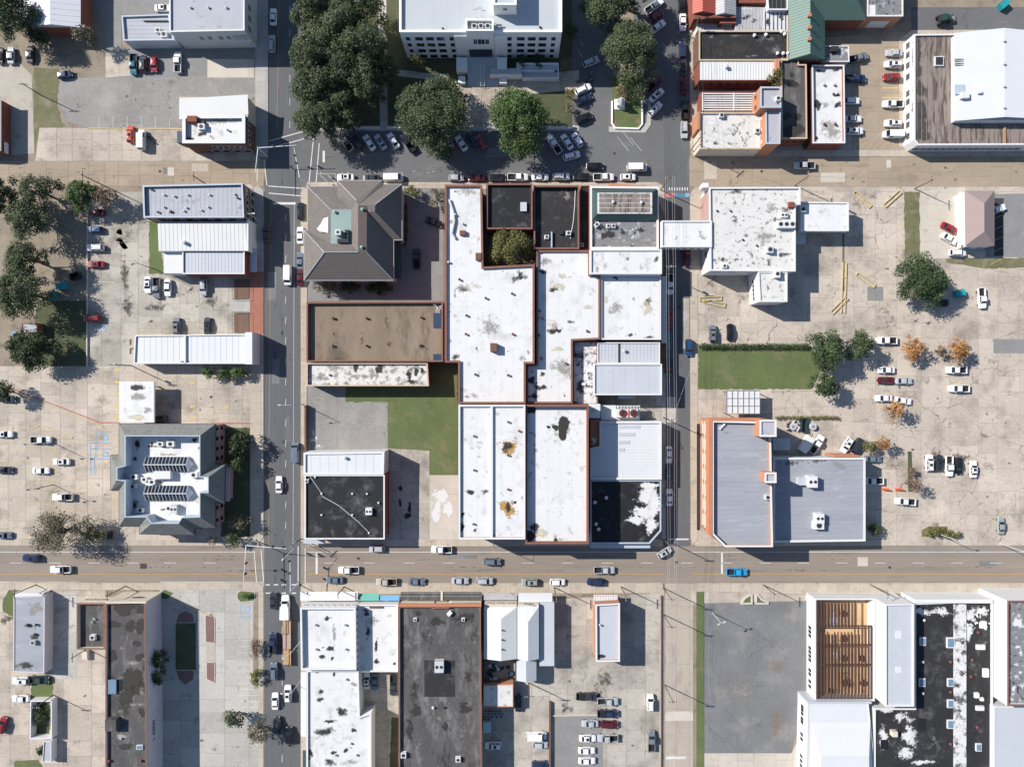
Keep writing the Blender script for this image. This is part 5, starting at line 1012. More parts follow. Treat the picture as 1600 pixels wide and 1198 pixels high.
b.stains([(1277, 165, 7, 12), (1309, 164, 8, 7), (1306, 148, 6, 5), (1290, 165, 5, 8, 'stain_grey'), (1276, 216, 4, 3), (1297, 205, 20, 18, 'stain_grey'), (1279, 111, 8, 3, 'stain_soot'), (1307, 110, 8, 3, 'stain_soot')], sharp=.8)
for px, py in ((1286, 133), (1302, 133), (1287, 195), (1304, 195), (1306, 147)): b.vent(px, py, .4, .8, 'vent_red' if py > 190 else 'galv')
b = body('green_roof_hall', 'hall with a tall green standing seam roof and three red ridge vents', 'hall', [(1234, 8), (1286, 8), (1286, 95), (1234, 92)], 6, 'brick_red')
gable(b, 'roof', 'metal_green', 1232, -20, 1289, 94, 6.05, 9.5, 1266, 1, sp=.8)
gable(b, 'cross_roof', 'metal_green', 1258, -70, 1354, 32, 6.0, 10.0, -8, 0, hip1=30, sp=.8)
MB().prism(WP([(1285, -60), (1350, -60), (1350, 30), (1285, 30)], 6), 0, 5.98).build('cross_wall', 'brick_red', b)
for y in (24, 43, 61): x, yy = W(1265, y, 9.9); MB().box(x, yy, 9.75, .9, .8, .7).build('ridge_vent', 'coping_orange', b)
b = Bld('speckled_shed', 'small shed with black and white speckled roof beside the green hall', 'shed', [(1281, 72), (1326, 72), (1327, 97), (1283, 97)], 4.4, 'wall_grey', 'roof_speckle', par=.15, thick=.2, coping='coping_white'); b.ac(1302, 79, 2, 1.4, 1.0, 'dark_metal', 2)
b = Bld('orange_garage', 'orange brick garage with speckled roof and a pale roller door', 'garage', [(1355, -70), (1411, -70), (1411, 26), (1355, 26)], 6.2, 'brick_orange', 'roof_speckle', par=.3, thick=.3, coping='coping_white'); w0 = W(1368, 26, 6.2); w1 = W(1398, 26, 6.2); MB().box((w0[0] + w1[0]) / 2, w0[1] - .05, 2.2, w1[0] - w0[0], .1, 3.4).build('roller_door', 'wall_white', b.root); b.box('white_patch', 1355, 8, 1368, 25, .1, 'roof_white')
b = Bld('white_corner_warehouse', 'wide white walled warehouse with rusty ribbed roof and windowed west side', 'warehouse', [(1428, 54), (1720, 50), (1720, 226), (1434, 227), (1428, 219)], 5.2, 'wall_white', 'roof_rust', par=.4, thick=.35, coping='coping_white')
b.stains([(1432, 80, 7, 30), (1434, 110, 8, 16), (1436, 140, 9, 14), (1437, 172, 12, 18), (1438, 195, 10, 16), (1442, 212, 14, 10), (1432, 60, 5, 10)], 'stain_oil', 1.4)
b.seams(1, 1.3, 'roof_rust', .06, .14); b.skylight(1466, 97, 2.4, 2.6, .5, 'dark_metal', 'ac_white')
b.windows((1428, 54), (1428, 219), [.06, .15, .25, .36, .52, .60, .74, .82, .93], 1.5, 1.8, (1.6,), bars=2); b.windows((1434, 227), (1720, 226), 16, 2.0, 1.6, (1.4,), bars=3, u0=.01, u1=.6)
c = body('white_metal_roof', 'broad bright white metal gable roof rising from the rusty warehouse roof', 'roof', [(1494, 54), (1720, 54), (1720, 188), (1494, 188)], 7.0, 'wall_white')
faces('roof', c, [[(1491, 52, 7.0), (1570, 44, 8.2), (1570, 183, 8.2), (1494, 189, 7.0)], [(1570, 44, 8.2), (1720, 60, 7.0), (1720, 190, 7.0), (1570, 183, 8.2)]], 'metal_white')
for py in (64, 100, 135, 168): x, y = W(1569, py, 8.4); MB().cyl(x, y, 8.1, 8.7, .3).build('ridge_vent', 'galv', c)
for px, py, w in ((1508, 149, 2.0), (1531, 144, 1.0)): x, y = W(px, py, 8); MB().box(x, y, 7.7, w, w * .8, 1.1).build('roof_unit', 'ac_white', c)
x, y = W(1500, 140, 7.4); MB().box(x, y, 7.25, 2.6, 2.6, .3).build('roof_patch', 'coping_blue', c); x, y = W(1499, 97, 7.4); sg = MB(); [sg.box(x, y + d, 7.25, 2.6, .12, .1) for d in (-.8, -.3, .3, .8)]; sg.build('roof_bars', 'dark_metal', c)
on(b.root, 'rust_post', 'wood', 1569, 198, 1572, 226, 4.8, 5.2)
# white block with skybridge
b = Bld('white_block', 'big white block with stained flat roof at the end of the skybridge', 'building', [(1108, 293), (1250.5, 292.5), (1250.5, 320), (1243, 320), (1243, 424), (1109.5, 423)], 8.0, 'wall_white', 'roof_cream', par=.45, thick=.35, coping='coping_white')
b.stains([(1150, 345, 8, 6), (1167, 367, 6, 5), (1175, 398, 6, 7), (1127, 406, 12, 6), (1148, 406, 8, 4), (1201, 410, 5, 8), (1225, 398, 14, 5), (1228, 330, 10, 9), (1150, 300, 16, 5), (1205, 325, 14, 10, 'stain_grey'), (1213, 345, 12, 6, 'stain_soot'), (1195, 370, 20, 20, 'stain_grey')], 'stain_soot', .7)
b.ac(1226, 352, 4.6, 2.0, 1.4, 'ac_white', 3); b.ac(1224, 337, 1.8, 1.2, .8, 'ac_white', 2); b.ac(1201, 391, 1.6, 1.8, 1.2, 'galv'); b.ac(1131, 416, 1.2, 1.0, .7); b.ac(1235, 321, 1.4, 1.4, .9, 'vent_red', 0)
for px in (1120, 1141, 1160, 1182): b.vent(px, 330 + (px % 7) * 9, .3, .5, 'dark_metal')
b.windows((1109.5, 423), (1185, 423.5), 3, 2.4, .5, (5.9,)); b.windows((1108, 293), (1109.5, 423), [.78], 1.6, 2.2, (3.6,))
on(b.root, 'entrance_panel', 'wall_pink', 1105.5, 300, 1108, 345, 0, 7.6); on(b.root, 'corner_sign', 'frame_white', 1098, 286, 1107, 293, 5.0, 8.2)
c = Bld('white_wing', 'white south wing with a column of small square windows', 'building', [(1184.5, 424.5), (1230, 424.5), (1230, 471.5), (1187, 471.5)], 7.8, 'wall_white', 'roof_cream', par=.25, thick=.3, coping='coping_white'); c.ac(1212, 429, 1.4, 2.0, 1.4, 'ac_white', 1); c.stain(1200, 450, 5, 6, 'stain_soot', .6); c.windows((1184.5, 424.5), (1187, 471.5), 5, 1.1, 1.3, (3.2,), u0=.2, u1=.9)
b = Bld('white_carport', 'low white flat roofed carport wing with open bays', 'carport', [(1251, 315.5), (1326, 316.5), (1326, 361), (1251, 361)], 5.4, 'wall_white', 'roof_white', par=.25, thick=.3, coping='coping_white', base=3.6); b.ac(1253, 328, 1.6, 1.4, .9)
[MB().box(*W(x, y, 3.6), 1.8, .35, .35, 3.6).build('post', 'wall_white', b.root) for x in (1256, 1290, 1323) for y in (318, 358)]
on(b.root, 'stair', 'wall_grey', 1244, 362, 1259, 380, 0, 2.6)
# mauve roof shop
b = body('mauve_roof_shop', 'small shop with mauve metal hip roof and white west front', 'shop', [(1507, 300), (1551, 299), (1551, 384), (1512, 384)], 4.6, 'wall_white')
faces('roof', b, [[(1507, 298, 4.65), (1508, 384, 4.65), (1538, 362, 6.6), (1538, 318, 6.6), (1554, 298, 4.65)], [(1554, 298, 4.65), (1538, 318, 6.6), (1538, 362, 6.6), (1554, 384, 4.65)], [(1508, 384, 4.65), (1554, 384, 4.65), (1538, 362, 6.6)]], 'metal_mauve')
on(b, 'white_canopy', 'wall_white', 1499, 300, 1507.5, 383, 2.9, 3.2); windows(b, W(1512, 384, 4.6), W(1551, 384, 4.6), 2, 1.6, 1.4, (1,))
on(b, 'step_slab', 'concrete_pale', 1510, 392, 1540, 403, 0, .12)
# orange stepped building
H8 = 12.0
b = Bld('orange_front_building', 'tall building with orange stepped west front and long grey roof', 'building', [(1112.5, 657), (1204, 659), (1207.5, 854), (1133, 854), (1112.5, 834)], H8, 'brick_orange', 'roof_bluegrey', par=1.0, thick=.4, coping='coping_white')
b.seams(0, 1.2, 'roof_bluegrey', .04); b.ac(1198, 776, 1.3, 1.3, .9, 'galv'); [b.vent(px, py, .35, .6, 'ac_white') for px, py in ((1125, 669), (1128, 666), (1131, 663))]
on(b.root, 'orange_band', 'coping_orange', 1107.5, 653, 1113.5, 836, 9.5, H8 + .15); on(b.root, 'orange_band', 'coping_orange', 1113.6, 653, 1188, 657.5, 9.5, H8 + .14)
a0 = Vector(W(1112.5, 660, H8)); a1 = Vector(W(1112.5, 832, H8))
for zz in (8.6, 6.1, 3.6):
    for i in range(7):
        p = a0.lerp(a1, (i + .5) / 7); MB().box(p.x - .08, p.y, zz + .5, .12, 2.9, .8).build('window_band', 'wall_grey', b.root)
    p = a0.lerp(a1, .5); MB().box(p.x - .12, p.y, zz - .5, .2, (a0 - a1).length, .3).build('ledge', 'wall_cream', b.root)
for q in (([(1187, 656), (1213, 656), (1213, 682), (1187, 682)], 15.0), ([(1195, 738), (1213, 738), (1213, 754), (1195, 754)], 14.5)):
    t = Bld('roof_tower', '', '', q[0], q[1], 'brick_orange', 'roof_grey', par=.3, thick=.4, coping='coping_white', root=b.root)
canopy(b.root, 'pavement_canopy', 'dark_metal', 1089, 662, 1094, 828, 3.2)
on(b.root, 'rear_stair', 'metal_grey', 1208, 685, 1235, 703, 2.0, 2.6)
b = Bld('grey_ribbed_annex', 'wide annex with blue-grey ribbed roof and two large roof units', 'building', [(1208, 715), (1352, 715), (1352, 845), (1208, 847)], 6.4, 'wall_grey', 'roof_bluegrey', par=.3, thick=.35, coping='coping_white', copw=.55); b.seams(0, 1.2, 'roof_bluegrey', .04); b.stains([(1235, 722, 25, 7, 'stain_soot'), (1275, 720, 20, 5, 'stain_soot'), (1310, 726, 20, 8, 'stain_grey')], sharp=.6)
b.ac(1252, 751, 2.6, 2.0, 1.3, 'metal_grey', 0); b.ac(1265, 751, 2.4, 3.0, 2.2, 'ac_white', 2); b.ac(1277, 808, 2.2, 2.6, 1.8, 'ac_white', 2); b.ac(1276, 819, 2.6, 2.0, 1.6, 'ac_white', 1)
on(b.root, 'orange_fascia', 'brick_orange', 1304, 711.5, 1344, 714, 0, 6.3); on(b.root, 'rear_dock', 'concrete_pale', 1353, 757, 1372, 769, 0, .9)
# open slatted frame in the lane
b = empty('steel_frame_shelter', 'white steel grid shelter casting shade beside the green lawn', 'shelter', (*W(1160, 628), 0)); gx0, gy0 = W(1135, 610, 4); gx1, gy1 = W(1187, 646, 4)
MB().prism([(gx0, gy1), (gx1, gy1), (gx1, gy0), (gx0, gy0)], 3.85, 3.95, bottom=True).build('roof_sheet', 'metal_white', b)
for i in range(7): x = gx0 + (gx1 - gx0) * i / 6; MB().box(x, (gy0 + gy1) / 2, 4.04, .14, gy0 - gy1, .16).build('beam', 'steel', b)
for j in range(4): y = gy1 + (gy0 - gy1) * j / 3; MB().box((gx0 + gx1) / 2, y, 4.06, gx1 - gx0, .14, .16).build('beam', 'steel', b)
[MB().box(x, y, 1.95, .2, .2, 3.9).build('post', 'steel', b) for x in (gx0 + .2, gx1 - .2) for y in (gy0 - .2, gy1 + .2)]

# ---------------------------------------------------------------- south side
b = Bld('white_corner_store', 'tall white corner store with a row of clerestory windows and flat white roof', 'store', [(469, 949), (555.5, 949), (556.5, 1046), (470.5, 1046)], 7.4, 'wall_white', 'roof_white', par=1.0, thick=.4, coping='coping_white')
b.windows((555.5, 949), (469, 949), 8, .9, .9, (4.9,)); b.windows((556.5, 1046), (555.5, 949), 9, .8, 1.3, (5.2,)); canopy(b.root, 'pavement_canopy', 'wall_white', 469, 924, 559, 938, 3.6)
for px, py in ((493, 975), (539, 975), (494, 1013), (540, 1013)): b.vent(px, py, .35, .8)
b.stains([(511, 966, 7, 5), (516, 1013, 7, 5), (505, 1011, 3, 3), (504, 1026, 5, 6), (519, 1028, 3, 4), (522, 990, 4, 20, 'stain_grey')])
b = Bld('bluish_white_shop', 'low white roofed shop with dark streaks and teal and blue front awnings', 'shop', [(560, 944), (621.5, 944), (621.5, 1049), (560, 1049)], 4.8, 'wall_white', 'roof_white_old', par=.5, thick=.35, coping='coping_white'); b.stains([(572, 955, 6, 12, 'stain_soot'), (575, 985, 4, 16, 'stain_soot'), (588, 1010, 3, 14), (588, 1032, 5, 5), (617, 1037, 4, 4), (580, 970, 12, 10, 'stain_grey'), (608, 962, 6, 4, 'stain_olive')]); b.box('rust_beam', 577, 944, 598, 950, .3, 'brick_brown')
for x0, x1, m, y0 in ((560.5, 592, 'awning_teal', 927), (594, 624, 'awning_blue', 929.5)): faces('awning', b.root, [[(x0, y0, 2.6), (x1, y0, 2.6), (x1, 938, 3.4), (x0, 938, 3.4)]], m)
b = Bld('orange_coped_warehouse', 'very long dark tar roof warehouse with orange coping along its street front', 'warehouse', [(623, 947), (676, 947), (676, 948.5), (699, 948.5), (704, 946), (751, 946), (752.5, 1290), (623, 1290)], 7.2, 'wall_cream', 'roof_tar_grey', par=.7, thick=.3, coping='coping_red')
on(b.root, 'orange_coping', 'coping_orange', 622.5, 943.5, 752, 947.2, 6.6, 7.35)
b.windows((751, 946), (623, 947), [.06, .1, .14, .18, .26, .30, .34, .38, .60, .65, .7, .75, .83, .87, .91], 1.0, .8, (5.0,), fm='wall_cream')
for x0, x1 in ((626, 689), (692, 753)): o = canopy(b.root, 'pavement_canopy', 'roof_tar_grey', x0, 924.5, x1, 937, 3.5); seams(o, WP(rect(x0, 924.5, x1, 937), 3.5), 0, .9, lambda x, y: 3.5, 'metal_old', .06)
on(b.root, 'canopy_post', 'wall_cream', 688.5, 923, 692, 938, 3.4, 3.7)
b.ac(687, 1038, 2.4, 3.0, 1.6, 'galv', 2); b.box('patch', 663, 1031, 711, 1088, .03, 'roof_tar'); b.vent(677, 1104, .4, .7, 'ac_white'); b.vent(694, 1104, .35, .6, 'dark_metal'); b.ac(649, 967, .8, .8, .5); b.ac(724, 967, .8, .8, .5); b.ac(631, 1177, 1.4, 1.4, .9); b.ac(716, 1184, 1.3, 1.2, .9); b.ac(703, 957, 1.4, .8, .9, 'ac_white', 0, .8)
b.stains([(655, 958, 8, 5), (725, 965, 20, 14), (683, 1058, 6, 10), (732, 1055, 6, 12), (728, 1105, 11, 18), (698, 1135, 7, 12), (650, 1110, 8, 16), (680, 970, 14, 14), (640, 1140, 10, 20)], 'stain_black', .7); b.stains([(645, 1000, 18, 20), (670, 985, 10, 20), (740, 1000, 8, 30), (650, 1060, 18, 16), (690, 1120, 30, 10), (650, 1170, 18, 14), (720, 1150, 14, 20)], 'stain_grey', .45)
b = body('gable_shop', 'white gabled metal roof shop with dark awning and boarded clerestory', 'shop', [(757, 944), (807.5, 944), (807.5, 1028), (757, 1028)], 5.6, 'wall_cream')
gable(b, 'roof', 'metal_cream', 756, 948, 807.5, 1029, 5.65, 7.0, 783, 1, hip0=16, sp=2.2); windows(b, W(806, 944, 5.6), W(757, 944, 5.6), 3, 1.6, .8, (4.2,), fm='wall_cream'); canopy(b, 'pavement_canopy', 'metal_old', 756, 926, 808, 937, 3.4)
[MB().cyl(*W(785, y, 6.9), 6.6, 7.2, .22).build('roof_vent', 'dark_metal', b) for y in (984, 999, 1014)]
b = body('hip_front_shop', 'white and grey gabled shop with a lean-to side and pale flat canopy', 'shop', [(809, 944), (842, 944), (842, 1029), (809, 1029)], 5.4, 'wall_cream')
gable(b, 'roof', 'metal_white', 808, 947, 842, 1029, 5.45, 6.8, 825, 1, hip0=22, sp=2.0); on(b, 'lean_to', 'metal_grey', 843, 941, 866, 1040, 0, 4.2); on(b, 'rear_bay', 'wall_white', 808, 1029.5, 837, 1062, 0, 4.2); gable(b, 'rear_roof', 'metal_grey', 807, 1029.5, 838, 1063, 4.25, 5.2, 822, 1); canopy(b, 'pavement_canopy', 'metal_white', 810, 926, 863, 940, 3.4)
tr = MB(); A, B_, C_ = [(*W(*p, 6), 4.9) for p in ((818, 944.5), (826, 944.5), (833, 944.5))]; B_ = (B_[0], B_[1] + .35, 7.0); [tr.tube(p, q, .07) for p, q in ((A, B_), (B_, C_), (A, C_))]; tr.build('triangle_sign', 'dark_metal', b)
b = Bld('small_clinic', 'narrow white rimmed shop with orange west wall standing alone in its lot', 'shop', [(930.5, 944), (968.5, 942), (968.5, 1033), (931, 1033)], 6.6, 'brick_orange', 'metal_grey', par=.6, thick=.35, coping='coping_white'); canopy(b.root, 'front_canopy', 'metal_white', 927.5, 929, 965, 944, 3.6); o = seams(b.root, WP(rect(927.5, 929, 965, 944), 3.6), 1, .7, lambda x, y: 3.6, 'metal_old', .06); b.stain(939, 1025, 7, 4); b.vent(937, 975, .3, .9)
b = Bld('rear_shed', 'grey roofed rear shed with orange north edge behind the gabled shops', 'shed', [(755, 1070), (802, 1068), (802, 1104), (755, 1104)], 3.8, 'brick_orange', 'roof_cream', par=.1, thick=.2)
yard = empty('junk_yard_shed', 'dark roofless yard shed with white and grey junk behind the gabled shop', 'shed', (*W(782, 1050), 0)); MB().ring(ccw(WP([(756, 1031), (806, 1031), (806, 1066), (756, 1066)], 2.2)), .2, 0, 2.2).build('wall', 'brick_brown', yard); rg = random.Random(4)
for i in range(16): x, y = W(rg.uniform(762, 802), rg.uniform(1036, 1061)); MB().box(x, y, .5, rg.uniform(.5, 1.4), rg.uniform(.4, 1.1), .9, rg.random()).build('junk', rg.choice(['ac_white', 'galv', 'dark_metal', 'plastic_blue', 'wood']), yard)
for i in range(9):
    x, y = W(760 + (i % 4) * 7 + (i // 4) * 2, 1112 + (i // 4) * 5); o = empty('condenser_unit', 'square air condenser standing on the ground behind the rear shed', 'condenser', (x, y, .06), 'condensers behind the rear shed'); link('case', MB().box(0, 0, .45, 1.0, .9, .9).mesh('case', 'steel'), o, (0, 0, 0)); link('fan', MB().cyl(0, 0, .9, .94, .32).mesh('fan', 'dark_metal'), o, (0, 0, 0))
b = empty('metal_cabinet', 'pale grey metal cabinet by the long warehouse wall', 'cabinet', (*W(760.5, 1136), 0)); on(b, 'case', 'metal_grey', 755, 1128, 767, 1144, 0, 2.0); on(b, 'lid', 'coping_blue', 754.6, 1127.6, 767.4, 1144.4, 2.0, 2.08)
b = Bld('white_long_store', 'long white roofed store with brown and black blotches behind the corner store', 'store', [(479, 1047), (560, 1047), (562, 1119), (580, 1113), (580, 1290), (479, 1290)], 5.4, 'wall_white', 'roof_white_old', par=.4, thick=.35, coping='coping_white')
b.stains([(497, 1049, 5, 4), (522, 1053, 3, 4), (500, 1092, 8, 5, 'stain_soot'), (535, 1112, 11, 8), (516, 1126, 14, 3), (506, 1143, 20, 10, 'stain_soot'), (510, 1143, 10, 6), (540, 1172, 6, 4), (520, 1176, 7, 4), (485, 1178, 5, 10), (515, 1190, 14, 6, 'stain_soot'), (550, 1190, 10, 6, 'stain_grey'), (553, 1068, 8, 5, 'stain_grey'), (553, 1140, 5, 4), (502, 1080, 6, 4, 'stain_soot')])
for px, py in ((541, 1060), (557, 1178), (524, 1178), (548, 1160)): b.vent(px, py, .35, .7)
on(b.root, 'street_canopy', 'wall_white', 470, 1050, 478, 1150, 2.9, 3.2); on(b.root, 'green_awning', 'metal_green_dark', 473, 1172, 478, 1290, 2.9, 3.1)
# roofless brick shell with its rusty joists
b = empty('roofless_shell', 'white walled shell without a roof, rusty steel joists over a sandy floor', 'ruin', (*W(1320, 1014), 0)); shp = [(1273, 934.5), (1367, 934.5), (1367, 1095), (1273, 1095)]
P = ccw(WP(shp, 5.2)); MB().ring(P, .4, 0, 5.2).build('wall', 'wall_white', b); MB().prism(inset(P, .35), 0, 1.9).build('floor', 'floor_sand', b)
jm = MB(); L_ = W(1273, 938, 4.9)[1] - W(1273, 1092, 4.9)[1]; y0 = W(0, 938, 4.9)[1]; bays = [0, .26, .45, .65, 1.0]
for i in range(17):
    x = W(1278 + 5.3 * i, 0, 4.9)[0]
    for j in range(4):
        if j == 0 and i in (10, 12, 13, 14, 15, 16): continue
        if j == 1 and i in (4, 13): continue
        ya, yb = y0 - L_ * bays[j] - .05 - (1.6 if j == 1 and i < 11 else 0), y0 - L_ * bays[j + 1] + .05
        MB().box(x, (ya + yb) / 2, 4.75, .26, ya - yb, .3).build('joist', 'rust_beam', b)
for t in bays[1:]: MB().box((P[0][0] + P[1][0]) / 2 if False else sum(p[0] for p in P) / 4, y0 - L_ * t, 4.55, W(1367, 0, 5.2)[0] - W(1273, 0, 5.2)[0] - .9, .28, .3).build('cross_beam', 'rust_beam', b)
for px, py, rx, ry, m in ((1302, 965, 8, 22, 'stain_white'), (1305, 1022, 8, 9, 'stain_white'), (1325, 1060, 14, 20, 'stain_soot'), (1350, 1070, 9, 18, 'stain_soot'), (1300, 1080, 20, 10, 'stain_soot')): stain(b, px, py, rx, ry, m, h=1.95, sharp=.6)
for px, py in ((1321, 960), (1321, 999), (1321, 1030), (1321, 1069), (1350, 1030), (1352, 1069)): x, y = W(px, py, 3); MB().tube((x, y, 1.9), (x, y, 2.3), .9, .9, 10).build('drum_base', 'rust_beam', b)
windows(b, W(1273, 934.5, 5.2), W(1273, 1095, 5.2), [.32, .36, .40, .52, .56, .60, .64, .74, .78, .85, .9], .9, 1.9, (1.4,), fm='wall_white')
b = Bld('tall_grey_roof_block', 'tall narrow block with smooth grey metal roof and white side wall', 'building', [(1383.5, 944), (1428, 943), (1428, 1103), (1383.5, 1103)], 10.0, 'wall_white', 'metal_grey', par=.35, thick=.3, coping='coping_white'); b.seams(1, 2.6, 'metal_grey', .04); b.box('pale_panel', 1399, 985, 1409, 997, .06, 'metal_white'); b.box('pale_panel', 1399, 1041, 1409, 1051, .06, 'metal_white')
b = Bld('white_gable_hall', 'broad white metal roofed hall with windowed west wall', 'hall', [(1262, 1098), (1357, 1096), (1364, 1165), (1364, 1290), (1258, 1290)], 6.4, 'wall_white', 'metal_white', par=.1, thick=.3)
b.windows((1262, 1098), (1258, 1290), [.07, .1, .13, .17, .2, .3, .34, .48, .52, .56], .9, 1.8, (2.4,), fm='wall_white'); faces('hip_roof', b.root, [[(1268, 1128, 6.45), (1360, 1128, 6.45), (1358, 1180, 8.0), (1282, 1180, 8.0)], [(1360, 1128, 6.45), (1366, 1290, 6.45), (1358, 1290, 8.0), (1358, 1180, 8.0)], [(1268, 1128, 6.45), (1282, 1180, 8.0), (1282, 1290, 8.0), (1262, 1290, 6.45)], [(1282, 1180, 8.0), (1358, 1180, 8.0), (1358, 1290, 8.0), (1282, 1290, 8.0)]], 'metal_white')
on(b.root, 'north_wall', 'metal_grey', 1262, 1096, 1362, 1099, 0, 6.6)
b = Bld('derelict_black_hall', 'derelict hall with black roof, square skylights and torn white patches', 'hall', [(1429, 942), (1551, 938), (1551, 1290), (1366, 1290), (1366, 1106), (1429, 1106)], 6.2, 'wall_white', 'roof_tar', par=.4, thick=.35, coping='coping_white')
b.box('gutter_strip', 1491, 944, 1510, 1290, .35, 'roof_flaky')
for px, py, w in ((1441, 1001, 1.9), (1440, 1065, 1.9), (1484, 1003, 2.4), (1484, 1065, 1.9), (1484, 1098, 1.9), (1484, 1130, 2.0), (1528, 1166, 1.8)): b.skylight(px, py, w * .85, w * 1.15, .4)
for px, py, w, d in ((1531, 1010, 2.2, 1.2), (1539, 1050, 1.4, 2.2), (1530, 1105, 2.0, 1.1), (1525, 1085, 1.1, 1.3), (1533, 1091, .8, .8), (1535, 975, 1.6, 1.8)): b.ac(px, py, w, d, .6, 'ac_white', 0)
for px, py in ((1484, 1033), (1484, 1080), (1484, 1161), (1443, 968), (1441, 1033), (1441, 1082), (1526, 1135), (1516, 1056), (1518, 1030), (1527, 987)): b.vent(px, py, .4, .6, 'vent_red' if px > 1480 else 'galv')
b.stains([(1412, 1120, 14, 12), (1420, 1150, 14, 22), (1415, 1175, 12, 14), (1385, 1108, 14, 5), (1440, 955, 14, 8), (1515, 960, 14, 14), (1530, 955, 14, 12), (1512, 985, 10, 18), (1440, 1190, 20, 5), (1380, 1150, 8, 22), (1470, 955, 14, 8)], 'stain_white', .8); b.stains([(1460, 1000, 14, 40, 'stain_ash'), (1468, 1080, 12, 40, 'stain_ash'), (1450, 1150, 30, 20, 'stain_ash'), (1528, 1020, 12, 50, 'stain_ash'), (1530, 1140, 14, 40, 'stain_ash')], sharp=.6); b.stains([(1540, 1000, 8, 30, 'stain_grey'), (1520, 1040, 10, 20, 'stain_grey'), (1460, 1160, 20, 20, 'stain_grey'), (1545, 1100, 5, 40, 'stain_grey')], sharp=.4)
b.box('roof_hole', 1434, 1122, 1447, 1141, .04, 'roof_black'); b.box('roof_hole', 1376, 1155, 1388, 1170, .04, 'roof_black'); b.box('tank', 1395, 1143, 1403, 1151, 1.5, 'wall_cream'); b.stain(1398, 1142, 8, 6, 'stain_rust'); b.stain(1412, 1128, 5, 11); b.stain(1412, 1160, 5, 6); b.stain(1499, 1120, 4, 16); b.stain(1503, 1010, 5, 8, 'stain_soot')
on(b.root, 'front_parapet', 'wall_white', 1429, 936, 1551, 942, 0, 6.6); rg = random.Random(9)
for i in range(14): x, y = W(rg.uniform(1512, 1548), rg.uniform(945, 985), 6); MB().box(x, y, 5.95, rg.uniform(.3, 1.4), rg.uniform(.2, .6), .3, rg.random() * 3).build('debris', rg.choice(['wall_white', 'galv', 'dark_metal']), b.root)
b = Bld('tall_speckled_block', 'tall block with broad white west wall and speckled black roof', 'building', [(1574, 938), (1700, 938), (1700, 1102), (1574, 1102)], 11.2, 'wall_white', 'roof_speckle', par=.8, thick=.35, coping='coping_red'); b.stains([(1590, 972, 10, 8), (1584, 1075, 4, 5), (1594, 1050, 5, 3), (1590, 1010, 4, 3)], 'stain_white', .9)
b = Bld('plain_grey_roof', 'broad plain grey roofed building south of the tall speckled block', 'building', [(1553, 1103), (1700, 1103), (1700, 1290), (1553, 1290)], 7.4, 'wall_white', 'metal_grey', par=.1, thick=.3)
# roofless garden enclosure
b = empty('garden_enclosure', 'roofless white walled enclosure overgrown with weeds by the concrete lot', 'enclosure', (*W(63, 1125), 0)); MB().ring(ccw(WP([(47, 1094), (81, 1094), (81, 1154), (46, 1154)], 2.4)), .3, 0, 2.4).build('wall', 'wall_white', b); c = Bld('small_lean_shed', 'small pale shed with junk at the end of the weedy enclosure', 'shed', [(68, 1158), (80, 1158), (80, 1190), (66, 1190)], 2.4, 'wall_white', 'roof_grey', par=.2, thick=.15)

# ---------------------------------------------------------------- trees and shrubs
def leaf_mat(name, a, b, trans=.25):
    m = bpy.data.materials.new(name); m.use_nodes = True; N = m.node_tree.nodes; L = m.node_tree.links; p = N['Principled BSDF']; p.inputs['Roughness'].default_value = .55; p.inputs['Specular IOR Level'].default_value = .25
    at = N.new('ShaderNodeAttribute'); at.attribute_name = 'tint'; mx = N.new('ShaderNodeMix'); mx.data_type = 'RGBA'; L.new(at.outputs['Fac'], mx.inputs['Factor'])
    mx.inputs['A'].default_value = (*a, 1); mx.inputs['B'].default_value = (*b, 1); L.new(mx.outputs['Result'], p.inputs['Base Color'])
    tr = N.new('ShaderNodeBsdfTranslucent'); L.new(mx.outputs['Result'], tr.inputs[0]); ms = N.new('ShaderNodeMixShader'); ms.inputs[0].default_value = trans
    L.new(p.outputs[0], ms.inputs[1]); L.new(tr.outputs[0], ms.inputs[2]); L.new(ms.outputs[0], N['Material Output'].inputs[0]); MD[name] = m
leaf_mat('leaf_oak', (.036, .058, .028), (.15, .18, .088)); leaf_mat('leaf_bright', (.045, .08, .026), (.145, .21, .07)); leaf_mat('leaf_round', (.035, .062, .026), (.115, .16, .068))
leaf_mat('leaf_olive', (.10, .10, .035), (.25, .24, .09)); leaf_mat('leaf_dry', (.13, .115, .075), (.25, .23, .15)); leaf_mat('leaf_orange', (.30, .13, .04), (.58, .32, .12)); leaf_mat('leaf_brown', (.17, .11, .07), (.31, .22, .15)); leaf_mat('leaf_dark', (.03, .048, .022), (.08, .11, .045))
